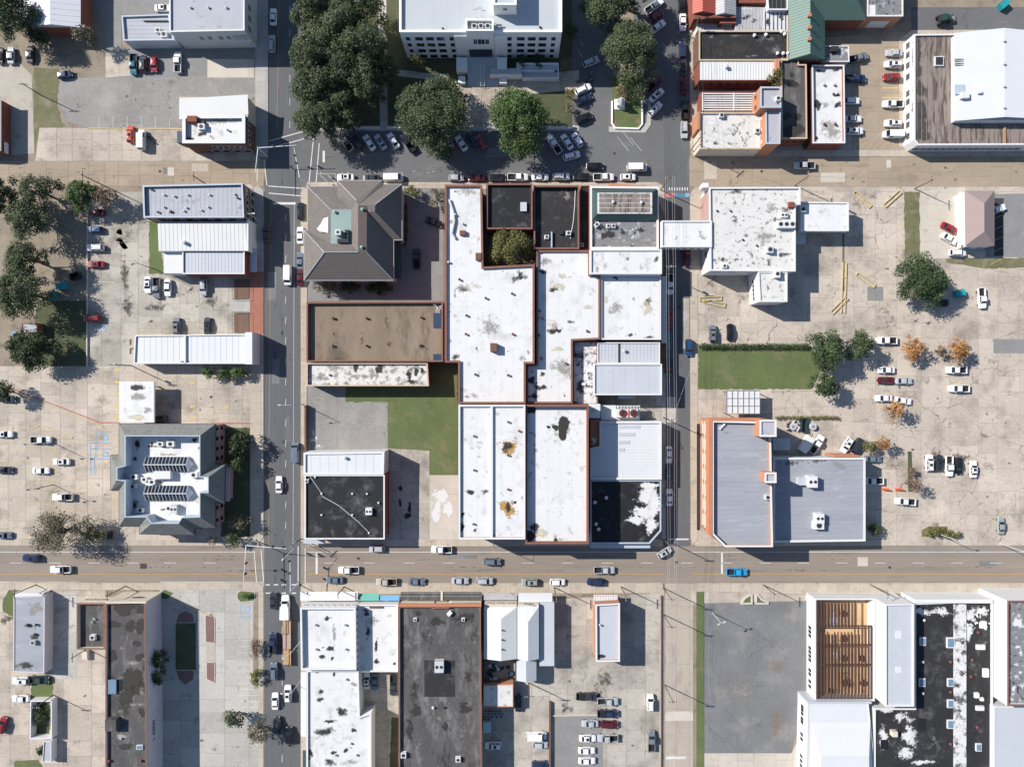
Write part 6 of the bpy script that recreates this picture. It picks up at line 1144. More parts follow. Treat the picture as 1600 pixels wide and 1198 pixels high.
def foliage(mb_v, mb_f, tint, c, rad, n, size, rg, up=.1, flat=.8):
    """n small leaf sprays scattered over the shell of a clump"""
    base = rg.uniform(0, .55)
    for _ in range(n):
        z = rg.uniform(-.35, 1); t = rg.uniform(0, 2 * math.pi); q = math.sqrt(max(0, 1 - z * z)); rr = rad * (rg.uniform(.55, 1.12) if rg.random() < .75 else rg.uniform(.2, .7))
        d = Vector((q * math.cos(t), q * math.sin(t), z)); p = Vector(c) + Vector((d.x * rr, d.y * rr, d.z * rr * flat))
        nr = (d * .5 + Vector((rg.gauss(0, .5), rg.gauss(0, .5), .55 + rg.gauss(0, .35)))).normalized(); u = nr.orthogonal().normalized(); w = nr.cross(u); an = rg.uniform(0, 6.3); u, w = u * math.cos(an) + w * math.sin(an), w * math.cos(an) - u * math.sin(an)
        a = size * rg.uniform(.6, 1.35); b_ = a * rg.uniform(.45, .8); k = len(mb_v)
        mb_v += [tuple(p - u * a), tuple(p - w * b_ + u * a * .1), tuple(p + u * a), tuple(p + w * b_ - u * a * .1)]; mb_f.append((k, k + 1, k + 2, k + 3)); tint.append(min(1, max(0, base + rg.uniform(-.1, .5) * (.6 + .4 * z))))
def crown_mesh(name, clumps, mat, rg, dens, size, flat=.8):
    v, f, t = [], [], []
    for c, r in clumps: foliage(v, f, t, c, r, max(10, int(dens * r * r)), size, rg, flat=flat)
    me = bpy.data.meshes.new(name); me.from_pydata(v, [], f); me.materials.append(M(mat)); at = me.attributes.new('tint', 'FLOAT', 'FACE'); at.data.foreach_set('value', t); return me
TN = [0]
def tree(name, label, px, py, rx, ry=None, h=10.0, mat='leaf_oak', dens=70, size=.25, group=None, clump=.30, low=.35, sparse=0.0, cat='tree', bark='bark', lean=None):
    TN[0] += 1; rg = random.Random(TN[0] * 17 + 3); ry = ry or rx; hc = h * .62; cx, cy = W(px, py, hc); k = (1 - hc / CAM_H) / PPM; ax, ay = rx * k, ry * k; bx, by = W(px, py, hc) if lean is None else W(*lean)
    root = empty(name, label, cat, (bx, by, 0), group); cl = []; rm = (ax + ay) / 2; big = rm > 3; n = int(16 + 4.6 * rm) if big else 11; ph = [rg.uniform(0, 6.3) for _ in range(3)]
    for i in range(n):
        t = i * 2.39996 + rg.uniform(-.5, .5); q = math.sqrt((i + .5) / n) * rg.uniform(.8, 1.1); cr = rm * (rg.uniform(.17, .31) if big else rg.uniform(.32, .5))
        if i % 4 == 0 and big: cr *= 1.3
        out = 1 + .12 * math.sin(2 * t + ph[0]) + .12 * math.sin(3 * t + ph[1]) + .08 * math.sin(5 * t + ph[2])
        q = min(q, 1.02) * max(.2, 1 - .6 * cr / rm) * out; zz = h * low + (h * (1 - low) - cr * .4) * max(0, 1 - q ** 2.4) * rg.uniform(.5, 1.08) + cr * .2
        if rg.random() < sparse * .5: continue
        cl.append(((cx + ax * q * math.cos(t), cy + ay * q * math.sin(t), zz), cr))
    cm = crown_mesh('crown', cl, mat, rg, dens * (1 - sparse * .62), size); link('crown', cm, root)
    tb = MB(); tr = max(.10, h * .03); fk = h * (low * .75); tb.tube((bx, by, 0), (bx + (cx - bx) * .3, by + (cy - by) * .3, fk), tr * 1.25, tr * .8, 8)
    for i, (c, r) in enumerate(cl):
        if len(cl) > 14 and i % (2 if sparse else 3): continue
        p0 = Vector((bx + (cx - bx) * .3, by + (cy - by) * .3, fk * rg.uniform(.75, 1))); p2 = Vector(c); p1 = p0.lerp(p2, .5) + Vector((rg.uniform(-.5, .5), rg.uniform(-.5, .5), h * .06)); tb.tube(p0, p1, tr * .5, tr * .3, 5, False); tb.tube(p1, p2, tr * .3, tr * .1, 5, False)
        if sparse:
            for _ in range(5): tb.tube(p1.lerp(p2, rg.uniform(.3, 1)), p2 + Vector((rg.gauss(0, 1), rg.gauss(0, 1), rg.gauss(0, .7))) * r, tr * .1, .02, 4, False)
    tb.build('trunk', bark, root); return root
G = 'live oaks round the courthouse'
for px, py, rx, ry, h, lb in ((490, 18, 34, 36, 14, 'dark live oak by the avenue kerb at the courthouse garden top'), (531, 40, 34, 36, 15, 'dark live oak behind the avenue oaks at the courthouse garden top'), (563, 12, 36, 34, 14, 'dark live oak beside the curved garden path'), (493, 80, 37, 38, 15, 'dark live oak on the avenue beside the upper crosspath'), (569, 76, 37, 36, 15, 'round live oak standing over the garden crosspath'), (492, 138, 36, 36, 14, 'dark live oak at the avenue midway down the garden'), (570, 128, 30, 30, 13, 'live oak shading the lower garden path'), (532, 110, 32, 36, 14, 'live oak in the middle of the dense garden grove'), (497, 188, 36, 32, 13, 'live oak at the crosswalk corner of the courthouse garden'), (530, 165, 26, 26, 12, 'small live oak behind the corner oak'), (598, 112, 24, 26, 11, 'live oak leaning over the long garden path'), (536, 78, 24, 26, 14, 'tall live oak in the middle of the grove crosspath'), (545, 190, 20, 16, 10, 'low live oak behind the garden wall')): tree('live_oak', lb, px, py, rx * 1.1, ry * 1.1, h, 'leaf_oak', group=G)
tree('live_oak', 'broad live oak overhanging slanted cars west of the courthouse walk', 676, 182, 62, 58, 13, 'leaf_oak', group=G); tree('live_oak', 'bright green oak east of the courthouse walk', 809, 188, 48, 54, 13, 'leaf_bright', group=G); tree('live_oak', 'great round live oak above the monument lawn', 987, 82, 50, 50, 14, 'leaf_oak', group=G); tree('live_oak', 'live oak beside the courthouse drive, behind the great round oak', 945, 16, 42, 26, 13, 'leaf_oak', group=G); tree('live_oak', 'dark live oak at the far end of the courthouse drive', 985, -12, 34, 30, 13, 'leaf_oak', group=G)
for px, py, r, h, m, lb, sp in ((652, 97, 13, 6, 'leaf_olive', 'feathery olive tree against the courthouse front', .2), (892, 50, 13, 6, 'leaf_dark', 'dark shrub tree at the courthouse east corner', .1), (888, 102, 14, 6, 'leaf_dry', 'thin grey-green tree above the parking end of the ramp', .5), (891, 147, 10, 4.5, 'leaf_olive', 'small olive tree on the lawn beside parked cars', .2), (970, 145, 14, 4, 'leaf_brown', 'brownish shrub behind the monument', .4), (993, 151, 11, 4, 'leaf_olive', 'olive shrub beside the monument', .3), (817, 95, 10, 4, 'leaf_dark', 'dark shrub below the courthouse windows by the ramp', 0), (843, 95, 11, 4, 'leaf_dark', 'dark shrub beside the ramp end', 0), (890, 168, 10, 4, 'leaf_dry', 'dry shrub at the end of the courthouse lawn', .4), (600, 40, 16, 7, 'leaf_olive', 'light olive tree beside the long garden path', .3)): tree('small_tree', lb, px, py, r, None, h, m, 40, .24, low=.2, sparse=sp)
G = 'trees beside the west lot'
for px, py, rx, ry, h, m, lb, sp in ((5, 306, 26, 28, 11, 'leaf_dark', 'dark evergreen at the tan street edge', 0), (58, 298, 30, 26, 10, 'leaf_oak', 'oak with thinning crown by the tan street', .35), (44, 340, 36, 36, 11, 'leaf_oak', 'broad oak with bare patches above the dirt yard', .25), (39, 404, 32, 30, 11, 'leaf_oak', 'oak beside the dirt yard, above the blue bins', .2), (34, 458, 42, 42, 12, 'leaf_oak', 'pale broad oak overhanging two blue bins', .2), (46, 545, 40, 28, 9, 'leaf_dark', 'dark spreading tree by the small brick hut', 0), (129, 304, 29, 25, 8, 'leaf_bright', 'light green round tree at the lot corner', .1), (163, 309, 20, 20, 7, 'leaf_brown', 'nearly bare brown tree over the maroon car', .75), (17, 25, 42, 40, 12, 'leaf_oak', 'mossy tree against the white warehouse roof', .2), (62, 60, 20, 14, 7, 'leaf_dark', 'low dark tree under the warehouse eave', .1), (132, 58, 19, 15, 7, 'leaf_dry', 'thin pale tree at the warehouse corner', .6), (5, 612, 17, 20, 6, 'leaf_oak', 'small tree in the red kerbed island', .1)): tree('tree', lb, px, py, rx, ry, h, m, group=G, sparse=sp)
tree('bare_tree', 'large thin brown-green tree by the bank lot exit', 90, 832, 46, 36, 10, 'leaf_dry', 60, .22, sparse=.45); tree('small_tree', 'small olive tree beside the bank sign', 148, 834, 17, None, 5, 'leaf_olive', 40, .24, low=.25, sparse=.2)
for px, py, r, m, lb in ((326, 581, 12, 'leaf_bright', 'leafy green shrub under the white hall wall, lot end'), (350, 583, 14, 'leaf_bright', 'leafy green shrub in the middle of the white hall wall'), (374, 581, 15, 'leaf_bright', 'leafy green shrub at the avenue end of the white hall wall')): tree('shrub', lb, px, py, r, 11, 3.6, m, 60, .22, low=.15, cat='shrub', group='shrubs along the white hall')
for px, py, r, h, m, lb, sp in ((374, 692, 22, 7, 'leaf_dark', 'dark tree in the shaded bank garden', 0), (372, 722, 16, 6, 'leaf_dark', 'dark tree by the bank entrance canopy', 0), (373, 815, 17, 5, 'leaf_dry', 'bare grey shrub at the bank garden end', .5), (366, 842, 15, 4, 'leaf_oak', 'low green shrub at the main street corner of the bank', .1), (332, 843, 10, 4, 'leaf_dry', 'thin shrub below the bank mansard', .5)): tree('small_tree', lb, px, py, r, None, h, m, 36, .26, low=.2, sparse=sp)
tree('courtyard_tree', 'yellow-green tree squeezed between the shop roofs', 796, 385, 39, 31, 10, 'leaf_olive', 60, .24, sparse=.1)
tree('round_tree', 'big round dark green tree beside the teal bin', 1440, 438, 42, 40, 9, 'leaf_round', 70, .23, clump=.24); tree('round_tree', 'dense round tree at the end of the green lawn', 1291, 549, 32, 32, 9, 'leaf_round', 70, .23, clump=.24); tree('round_tree', 'smaller dark tree beside the dense round tree', 1343, 541, 22, 24, 8, 'leaf_round', 70, .23, clump=.26); tree('round_tree', 'compact dark tree at the lane end of the lawn', 1289, 602, 23, 20, 8, 'leaf_round', 70, .23, clump=.26)
G = 'autumn trees in the cracked lot'
for px, py, r, h, m, lb, sp in ((1427, 545, 21, 6, 'leaf_orange', 'orange autumn tree beside the white work truck', .25), (1498, 547, 20, 6, 'leaf_orange', 'orange autumn tree standing apart from the other', .25), (1469, 548, 10, 4, 'leaf_brown', 'small brown shrub between the two orange trees', .4), (1398, 638, 16, 6.5, 'leaf_orange', 'rusty autumn tree over two white cars', .3), (1378, 692, 13, 6, 'leaf_orange', 'thin orange tree by the grey annex corner', .6), (1426, 757, 14, 6, 'leaf_brown', 'bare brown tree in the narrow planted bed', .65), (1424, 736, 8, 3, 'leaf_brown', 'wispy dry shrub in the narrow planted bed', .5)): tree('autumn_tree', lb, px, py, r, None, h, m, 40, .26, group=G, sparse=sp)
for px, py, rx, ry, h, m, lb in ((1359, 697, 13, 11, 4, 'leaf_olive', 'rounded olive bush at the annex corner'), (1366, 828, 15, 11, 3, 'leaf_round', 'clipped green bush at the foot of the annex'), (1460, 831, 20, 8, 2.2, 'leaf_olive', 'long olive bush in the kerbed bed'), (1487, 835, 17, 6, 2.0, 'leaf_olive', 'narrow olive bush by the leaning lamp'), (1213, 122, 16, 15, 9, 'leaf_olive', 'yellowish tree in the gap beside the orange tower'), (248, 1028, 16, 18, 6, 'leaf_dark', 'half bare dark tree against the lettered hall'), (245, 1056, 15, 16, 6, 'leaf_dark', 'dense dark tree against the lettered hall'), (365, 1121, 16, 17, 6, 'leaf_oak', 'small grey-green tree in the south lot'), (402, 1146, 20, 20, 7, 'leaf_dry', 'bare tree on the avenue pavement by the south lot'), (400, 1011, 8, 18, 2.6, 'leaf_brown', 'straggly shrub in the pavement bed'), (399, 1056, 7, 18, 2.6, 'leaf_olive', 'olive shrub in the pavement bed'), (62, 1118, 13, 20, 2.2, 'leaf_dark', 'weedy thicket inside the white enclosure'), (66, 1172, 8, 10, 2.0, 'leaf_dark', 'weeds beside the small lean shed'), (386, 931, 9, 4, 1.4, 'leaf_bright', 'tiny clipped bush in the kerbed corner island'), (11, 968, 10, 8, 2.5, 'leaf_dry', 'dry shrub by the grey roof shop'), (643, 300, 14, 12, 4, 'leaf_olive', 'light olive shrub by the hip roof house'), (683, 309, 18, 19, 5, 'leaf_dry', 'bare brown bush at the parking court gate'), (506, 448, 22, 9, 4, 'leaf_dry', 'dry brown bush below the hip roof house'), (590, 449, 26, 9, 3, 'leaf_dark', 'dark bush in the shade of the hip roof house'), (545, 447, 18, 8, 3, 'leaf_dark', 'low dark bush below the house eave'), (1200, 233, 6, 5, 3, 'leaf_dark', 'small dark bush at the orange wing door'), (1258, 227, 5, 5, 3, 'leaf_dark', 'small dark bush between two brick shops')):
    tree('shrub', lb, px, py, rx, ry, h, m, 60, .22, low=.1, cat='shrub' if h < 5.5 else 'tree', sparse=.5 if m in ('leaf_dry', 'leaf_brown') else 0)
def hedge(label, pts, w, h, mat):
    TN[0] += 1; rg = random.Random(TN[0]); P = [Vector(W(*p)) for p in pts]; cl = []
    for i in range(len(P) - 1):
        d = (P[i + 1] - P[i]).length; n = int(d / .55) + 1
        for k in range(n): p = P[i].lerp(P[i + 1], k / n); cl.append(((p.x + rg.uniform(-.12, .12), p.y + rg.uniform(-.12, .12), h * .55), w * rg.uniform(.45, .62)))
    r = empty('hedge', label, 'hedge', (P[0].x, P[0].y, 0)); link('foliage', crown_mesh('foliage', cl, mat, rg, 110, .16, 1.0), r)
    tb = MB(); [tb.tube((c[0], c[1], 0), c, .04, .02, 4) for c, q in cl[::3]]; tb.build('stems', 'bark', r)
hedge('clipped green hedge along the edge of the green lawn', [(1091, 541), (1262, 541)], 1.5, 1.6, 'leaf_round'); hedge('narrow hedge beside the lane of the steel shelter', [(1212, 652), (1310, 652)], 1.0, 1.2, 'leaf_olive'); hedge('dark hedge under the east eave of the hip roof house', [(634, 320), (634, 385)], 1.2, 1.4, 'leaf_round'); hedge('low planting along the long grey hall wall', [(716, 570), (714, 625)], .5, .6, 'leaf_olive')

# ---------------------------------------------------------------- vehicles
SPEC = dict(  # length, width, hood z, roof z, windscreen base/top, rear window top/base (fractions of length from the front), boot z
    sedan=(4.75, 1.84, .92, 1.44, .27, .41, .70, .84, .98), hatch=(4.25, 1.80, .98, 1.50, .24, .38, .86, .95, .95), suv=(4.75, 1.92, 1.08, 1.72, .25, .37, .90, .965, 1.1),
    pickup=(5.75, 1.98, 1.12, 1.84, .24, .34, .57, .60, 1.12), van=(5.6, 2.02, 1.2, 2.25, .13, .23, .955, .985, 1.3))
CM = {}
def car_meshes(kind, col):
    if (kind, col) in CM: return CM[kind, col]
    L, Wd, zh, zr, a0, a1, r1, r0, zb = SPEC[kind]; X = lambda u: L / 2 - u * L; hw = Wd / 2; paint = 'paint_' + col + '_car'
    pk = kind == 'pickup'; end = .615 if pk else 1.0
    st = [(0, .66, .42, zh - .28), (.015, .82, .32, zh - .16), (.06, .93, .25, zh - .07), (.14, .985, .22, zh), (a0, 1.0, .2, zh + .03), (.5, 1.0, .2, zh + .05), (.60, 1.0, .2, (zh + zb) / 2 + .05)]
    if not pk: st += [(.84, .995, .22, zb + .02), (.95, .94, .26, zb - .04), (.985, .84, .34, zb - .14), (1.0, .70, .42, zb - .28)]
    mb = MB(); prof = []
    for u, w, z0, z1 in st:
        if u > end: continue
        y = hw * w; prof.append([(X(u), -y * .93, z0), (X(u), -y, z0 + .22), (X(u), -y * .985, z1 - .12), (X(u), -y * .88, z1), (X(u), y * .88, z1), (X(u), y * .985, z1 - .12), (X(u), y, z0 + .22), (X(u), y * .93, z0)])
    for p in prof: mb.vs(p)
    for i in range(len(prof) - 1):
        for k in range(8): j = (k + 1) % 8; mb.f.append((i * 8 + k, i * 8 + j, (i + 1) * 8 + j, (i + 1) * 8 + k))
    mb.f.append(tuple(reversed(range(8)))); mb.f.append(tuple((len(prof) - 1) * 8 + k for k in range(8)))
    yb, yt = hw * .90, hw * .74; zb0 = zh + .02; zb1 = (zb if not pk else zh) - .02                     # greenhouse
    if kind == 'van': yb, yt = hw * .97, hw * .88
    B4 = [(X(a0), yb), (X(r0), yb * .97), (X(r0), -yb * .97), (X(a0), -yb)]; T4 = [(X(a1), yt), (X(r1), yt * .97), (X(r1), -yt * .97), (X(a1), -yt)]
    k = mb.vs([(B4[0][0], B4[0][1], zb0), (B4[1][0], B4[1][1], zb1), (B4[2][0], B4[2][1], zb1), (B4[3][0], B4[3][1], zb0)] + [(x, y, zr - (.05 if i in (1, 2) else 0.0)) for i, (x, y) in enumerate(T4)])
    kc = mb.vs([(X((a1 + r1) / 2), 0, zr + .05)])
    for i in range(4): j = (i + 1) % 4; mb.f.append((k + j, k + i, k + 4 + i, k + 4 + j)); mb.f.append((k + 4 + j, k + 4 + i, kc))
    if pk:                                                     # open load bed: floor, sides, tailgate
        x0, x1 = X(.615), X(.995); xm = (x0 + x1) / 2; ln = x0 - x1; t = .09
        mb.box(xm, 0, .6, ln, Wd * .97, .1)
        for s in (-1, 1): mb.box(xm, s * (hw - .07), .88, ln, .13, .56)
        mb.box(x1 + .05, 0, .87, .1, Wd - .27, .54); mb.box(X(.99), 0, .45, .12, Wd * .9, .2)
    V = [Vector(q) for q in mb.v]
    def pane(idx, mg=.1, off=.012):
        p = [V[i] for i in idx]; n = (p[1] - p[0]).cross(p[2] - p[0]).normalized(); c = sum(p, Vector()) / len(p)
        if n.dot(c - Vector((0, 0, zh))) < 0: n = -n
        return [tuple(q.lerp(c, mg) + n * off) for q in p]
    gl = {}
    gl['windscreen'] = MB().poly(pane((k, k + 3, k + 7, k + 4), .07)); gl['rear_window'] = MB().poly(pane((k + 1, k + 2, k + 6, k + 5), .10))
    for s, idx in ((1, (k, k + 1, k + 5, k + 4)), (-1, (k + 3, k + 2, k + 6, k + 7))):
        q = [V[i] for i in idx]; g = MB()
        for u0, u1 in ((.08, .47), (.52, .93)) if kind != 'van' else ((.06, .3),): p = [q[0].lerp(q[1], u0), q[0].lerp(q[1], u1), q[3].lerp(q[2], u1), q[3].lerp(q[2], u0)]; lo = [p[0].lerp(p[3], .12), p[1].lerp(p[2], .12), p[1].lerp(p[2], .86), p[0].lerp(p[3], .86)]; g.poly([(v.x, v.y + s * .015, v.z + .008) for v in lo])
        gl['side_window', s] = g
    res = [('body', mb.mesh('body', paint), None)]
    for key, g in gl.items(): nm = key if isinstance(key, str) else key[0]; res.append((nm, g.mesh(nm, 'glass'), None))
    whl = MB().tube((0, -.11, 0), (0, .11, 0), .34, .34, 14); whl.tube((0, -.115, 0), (0, .115, 0), .2, .2, 10); wm = whl.mesh('wheel', 'rubber')
    for u in (.18, .80):
        for s in (-1, 1): res.append(('wheel', wm, (X(u), s * (hw - .13), .34)))
    hl = MB().box(0, 0, 0, .16, .34, .13).mesh('headlight', 'light_clear'); tl = MB().box(0, 0, 0, .07, .3, .16).mesh('tail_light', 'light_red'); mr = MB().box(0, 0, 0, .13, .24, .14).mesh('mirror', paint)
    for s in (-1, 1):
        res.append(('headlight', hl, (X(.022), s * hw * .66, zh - .22))); res.append(('tail_light', tl, (X(.993), s * hw * (.62 if not pk else .90), (zb if not pk else .95) - .22))); res.append(('mirror', mr, (X(a0 + .06), s * (hw * .95 + .1), zh + .14)))
    if pk: res.append(('bed_liner', MB().box(X(.805), 0, .66, L * .36, Wd - .36, .03).mesh('bed_liner', 'rubber'), None))
    if kind in ('sedan', 'suv', 'hatch'): res.append(('sunroof', MB().box(X((a1 + r1) / 2 - .04), 0, zr + .035, .75, .8, .03).mesh('sunroof', 'glass'), None))
    if kind == 'suv':
        rr = MB(); [rr.tube((X(a1 + .04), s * yt * .86, zr + .06), (X(r1 - .04), s * yt * .84, zr + .04), .03, n=5) for s in (-1, 1)]; res.append(('roof_rails', rr.mesh('roof_rails', 'dark_metal'), None))
    CM[kind, col] = res; return res
KN = dict(sedan='sedan', hatch='hatchback', suv='SUV', pickup='pickup truck', van='van')
def car(kind, col, px, py, ang, where, group, z=.058, scale=1.0, sun=None):
    x, y = W(px, py, .8); cn = {'brightblue': 'bright blue', 'greygreen': 'grey-green', 'dark': 'charcoal', 'slate': 'slate blue', 'navy': 'dark navy'}.get(col, col)
    o = empty({'pickup': 'pickup_truck', 'hatch': 'hatchback'}.get(kind, kind), cn + ' ' + KN[kind] + ' ' + where, {'pickup': 'pickup truck', 'van': 'van'}.get(kind, 'car'), (x, y, z), group, R(ang)); o.scale = (scale,) * 3
    for nm, me, loc in car_meshes(kind, col):
        if nm == 'sunroof' and not (int(px * 7 + py * 3) % 3 == 0): continue
        p = bpy.data.objects.new(nm, me); COL.objects.link(p); p.parent = o
        if loc: p.location = loc
    return o
def cars(group, txt):
    for ln in txt.strip().splitlines():
        a = ln.split(None, 5); car(a[0], a[1], float(a[2]), float(a[3]), float(a[4]), a[5], group)
cars('cars behind the grey block', '''
sedan white 255 13 0 beside the tall grey block wall
sedan silver 17 87 90 under the mossy tree by the gravel drive
sedan dark 47 85 90 under the low tree beside the silver sedan
sedan black 0 87 90 at the edge of the gravel drive trees
hatch navy 101 117 10 alone at the grey lot edge
pickup teal 209 101 -90 first in line below the grey annex
suv dark 224 100 90 between the teal pickup and the red hatchback
hatch red 241 101 -90 below the tall grey block
pickup white 278 98 90 parked apart below the tall grey block''')
cars('cars on the driveway apron', '''
suv orange 204 210 90 at the yellow kerb
van white 222 219 90 beside the motorcycles''')
cars('cars on the avenue', '''
sedan white 427 27 90 at the avenue kerb north of the crosswalk
suv silver 425 69 90 at the avenue kerb by the grey block
sedan dark 416 366 90 at the avenue kerb before the metal store
suv black 470 330 90 parked by the hip roof house
sedan white 469 368 90 parked beside the hip roof house
sedan slate 469 408 90 in the shade beside the hip roof house
van white 450 430 -90 passing the hip roof house
sedan maroon 469 433 90 just behind the slate sedan
van slate 462 707 90 parked by the old floor slab
sedan white 436 757 90 driving past the black roof corner store
sedan dark 427 938 90 waiting at the crosswalk beside the lumber truck
pickup navy 427 1004 90 beside the lumber trailer
suv slate 428 1048 90 behind the navy pickup
suv white 450 1083 90 behind the lumber trailer
sedan white 430 1095 90 behind the slate SUV
suv dark 433 1132 90 behind the white sedan near the bare tree
suv black 452 1148 90 behind the white SUV of the truck lane''')
cars('slanted cars below the courthouse garden', '''
pickup tan 540 222 125 under the corner oak
suv dark 559 223 125 between the tan pickup and white sedan
sedan white 577 223 123 second from the corner oak
sedan silver 594.5 222 123 by the garden path end
sedan white 614.5 220 123 just past the garden path
pickup black 638 224 123 half under the broad oak
sedan silver 699 220 123 under the broad oak
sedan white 721 224 123 beside the courthouse walk end
sedan navy 738 218 123 beside the red hatchback
hatch red 752 222 123 at the foot of the courthouse walk
pickup white 866 226 123 beside the bright green oak
sedan white 886 222 123 between the white pickup and drive mouth
hatch white 902 219 123 at the courthouse drive mouth''')
cars('cars along the shops on the square', '''
sedan white 540 277 180 beside the hatched bay
sedan dark 581 279 180 between two white cars by the hip roof house
van white 614.5 278 0 in front of the hip roof house
hatch silver 713 278 0 in front of the white department store
sedan maroon 745 278 180 by the gap beside the department store
suv black 777 278 0 in front of the black roof shop
pickup white 809 277 0 in front of the black roof shop
sedan white 844 277 0 in front of the charcoal roof shop
suv white 877 276 0 in front of the charcoal roof shop wall
sedan black 908 276 180 in front of the slot building
pickup white 943 277 0 in front of the green rim building
hatch white 981 277 0 in front of the orange awning
suv white 893 244 15 pulling into the courthouse drive
suv black 929 260 0 driving along the square
van white 995 262 0 driving along the square''')
cars('cars in the courthouse drive', '''
suv silver 923 97 22 alone in the middle of the drive
sedan dark 914 125 30 at the kerb between ramp and white SUV
suv white 911 140 26 at the kerb of the courthouse drive
sedan navy 913 155 26 at the kerb next to the white SUV
suv black 912 185 24 at the kerb by the drive mouth''')
cars('slanted cars by the monument strip', '''
pickup white 1022 10 37 at the oak end of the strip
sedan maroon 1024 26 37 beside the white pickup of the strip
sedan white 1028 42 37 half under the great oak
pickup maroon 1022 131 45 under the great oak branches
sedan white 1026 149 42 beside the monument lawn
suv white 1023 171 45 at the monument lawn corner''')
cars('cars along the side street kerb', '''
sedan black 1065 8 90 beside the red roof house
sedan white 1067 35 -90 beside the white picket fence
suv navy 1066 80 90 beside the dark roof store
sedan dark 1068 106 90 beside the ribbed roof shop
sedan maroon 1068 135 90 beside the brick alley
pickup black 1070 171 90 beside the orange pier
suv silver 1069 203 -90 beside the grey flat shop
sedan maroon 1074 403 -90 just below the skybridge
pickup white 1047 444 -90 beside the white corner shop
sedan red 1046 498 -90 beside the pavement canopy
suv blue 1076 543 -90 beside the hedge end
sedan teal 1045 533 -90 behind the red sedan
sedan dark 1045 572 -90 beside the grey metal store
sedan white 1045 710 -90 beside the white ribbed roof shop
sedan navy 1045 739 -90 between two white sedans
sedan white 1046 777 90 beside the patched black roof shop''')
cars('cars in the east courtyard', '''
pickup grey 1340 91 15 by the speckled shed
pickup navy 1336 123 0 by the white roof diner
hatch white 1331 158 0 beside the middle of the white roof diner
sedan white 1333 186 0 third along the white roof diner
suv white 1335 205 0 at the street end of the white roof diner
sedan silver 1397 83 180 at the far end of the warehouse row
suv white 1395 101 180 between the silver and red cars
suv red 1393 121 180 beside the marked warehouse walk
pickup white 1395 163 180 beside the marked warehouse walk
suv white 1395 193 180 second from the street by the warehouse
van white 1395 210.5 180 at the street end by the warehouse
pickup silver 1257 259 180 driving on the tan street''')
cars('cars in the west lot', '''
sedan maroon 151 332 180 under the bare brown tree
hatch blue 149 359 180 facing the dirt yard
suv white 149 387 180 facing the dirt yard
sedan red 150 413 180 facing the dirt yard
suv red 145 497 180 alone near the disabled bay
sedan white 231 445 -90 beside the grey pickup
pickup grey 245 450 -90 between two white cars
sedan white 262 449.5 -90 below the grey store
suv silver 318 448.5 -90 alone below the grey store
suv grey 276 509 90 at the yellow wheel stops
sedan dark 324 509 90 at the yellow wheel stops''')
cars('cars in the parking court', '''
sedan black 678 347 -20 by the bare bush
pickup black 651 404 90 beside the house porch''')
cars('cars beside the white block', '''
suv grey 1113 521 90 by the lawn hedge
sedan black 1141 519 90 by the lawn hedge''')
cars('cars at the mauve roof shop', '''
sedan red 1483 356 -27 at the mauve roof shop front
sedan white 1483 373 -30 at the mauve roof shop front
suv white 1496 395 0 below the mauve roof shop corner
sedan white 1559 327 20 behind the mauve roof shop''')
cars('cars in the cracked lot', '''
pickup white 1534 466 -86 alone beyond the teal bin
pickup white 1385 532 180 beside the orange autumn tree
sedan white 1385 578 180 behind the maroon sedan row
sedan maroon 1384 594 180 nose to tail with the silver sedan
sedan silver 1412 595 0 nose to tail with the maroon sedan
sedan white 1381 622 180 beside the rusty autumn tree
sedan white 1411 626 -8 half under the rusty autumn tree
pickup white 1494 578 180 below the second orange tree
pickup white 1498 607 180 alone in the middle of the lot
pickup white 1276 694 57 beside the box trailer
suv white 1323 695 -122 beside the charcoal SUV
suv dark 1339 696 57 by the rounded olive bush
sedan slate 1364 717 0 in the shade of the annex corner
pickup white 1364 751 180 at the annex loading dock
pickup white 1414 783 176 beside the orange barriers
suv white 1452 723 90 at the end of the short row
sedan dark 1467 723 90 second in the short row
pickup white 1483 728 -90 in the middle of the short row
sedan black 1498 728 -90 fourth in the short row
sedan white 1521 733 90 just apart from the short row
sedan greygreen 1564 821 90 alone near the main street''')
cars('cars in the bank lot', '''
sedan white 6.5 678 0 facing the white pickup row
pickup white 64 687 0 by the triangular yellow kerb
sedan white 96 721 180 in the bank row facing west
sedan white 64 735 0 in the bank row by the lamp
sedan dark 6.5 734 0 across from the white sedan row
pickup white 98 776 180 alone at the row end
suv black 248 654 180 in the drive-through shade
sedan dark 11 623 0 beside the red kerbed island
hatch slate 6 836 0 at the lot edge by the main street''')
cars('cars on the main street', '''
suv navy 48.5 871 180 driving by the bank lot tree
pickup white 95 889 180 driving past the grey roof shop
hatch silver 589 857 180 parked beside the black roof corner store
pickup white 690 858 180 parked beside the foundation slab
pickup white 545 890 180 driving near the stop line
sedan slate 523 906 180 parked before the white corner store
pickup tan 604 908.5 180 parked before the blue awning
sedan slate 651 908.5 0 parked before the orange coped warehouse
sedan silver 719 907 0 parked by the warehouse canopy
suv silver 757 907 0 parked by the gable shop
suv slate 769 877 0 driving past the twin bay hall
hatch silver 1038 863 32 turning out of the side street
suv greygreen 828 909 180 parked by the triangle sign shop
hatch white 871 909 0 parked by the lot mouth
suv navy 930 908.5 180 parked before the small lone shop
pickup silver 944 890 0 driving past the small lone shop
pickup brightblue 1151 893 0 driving past the orange front building''')
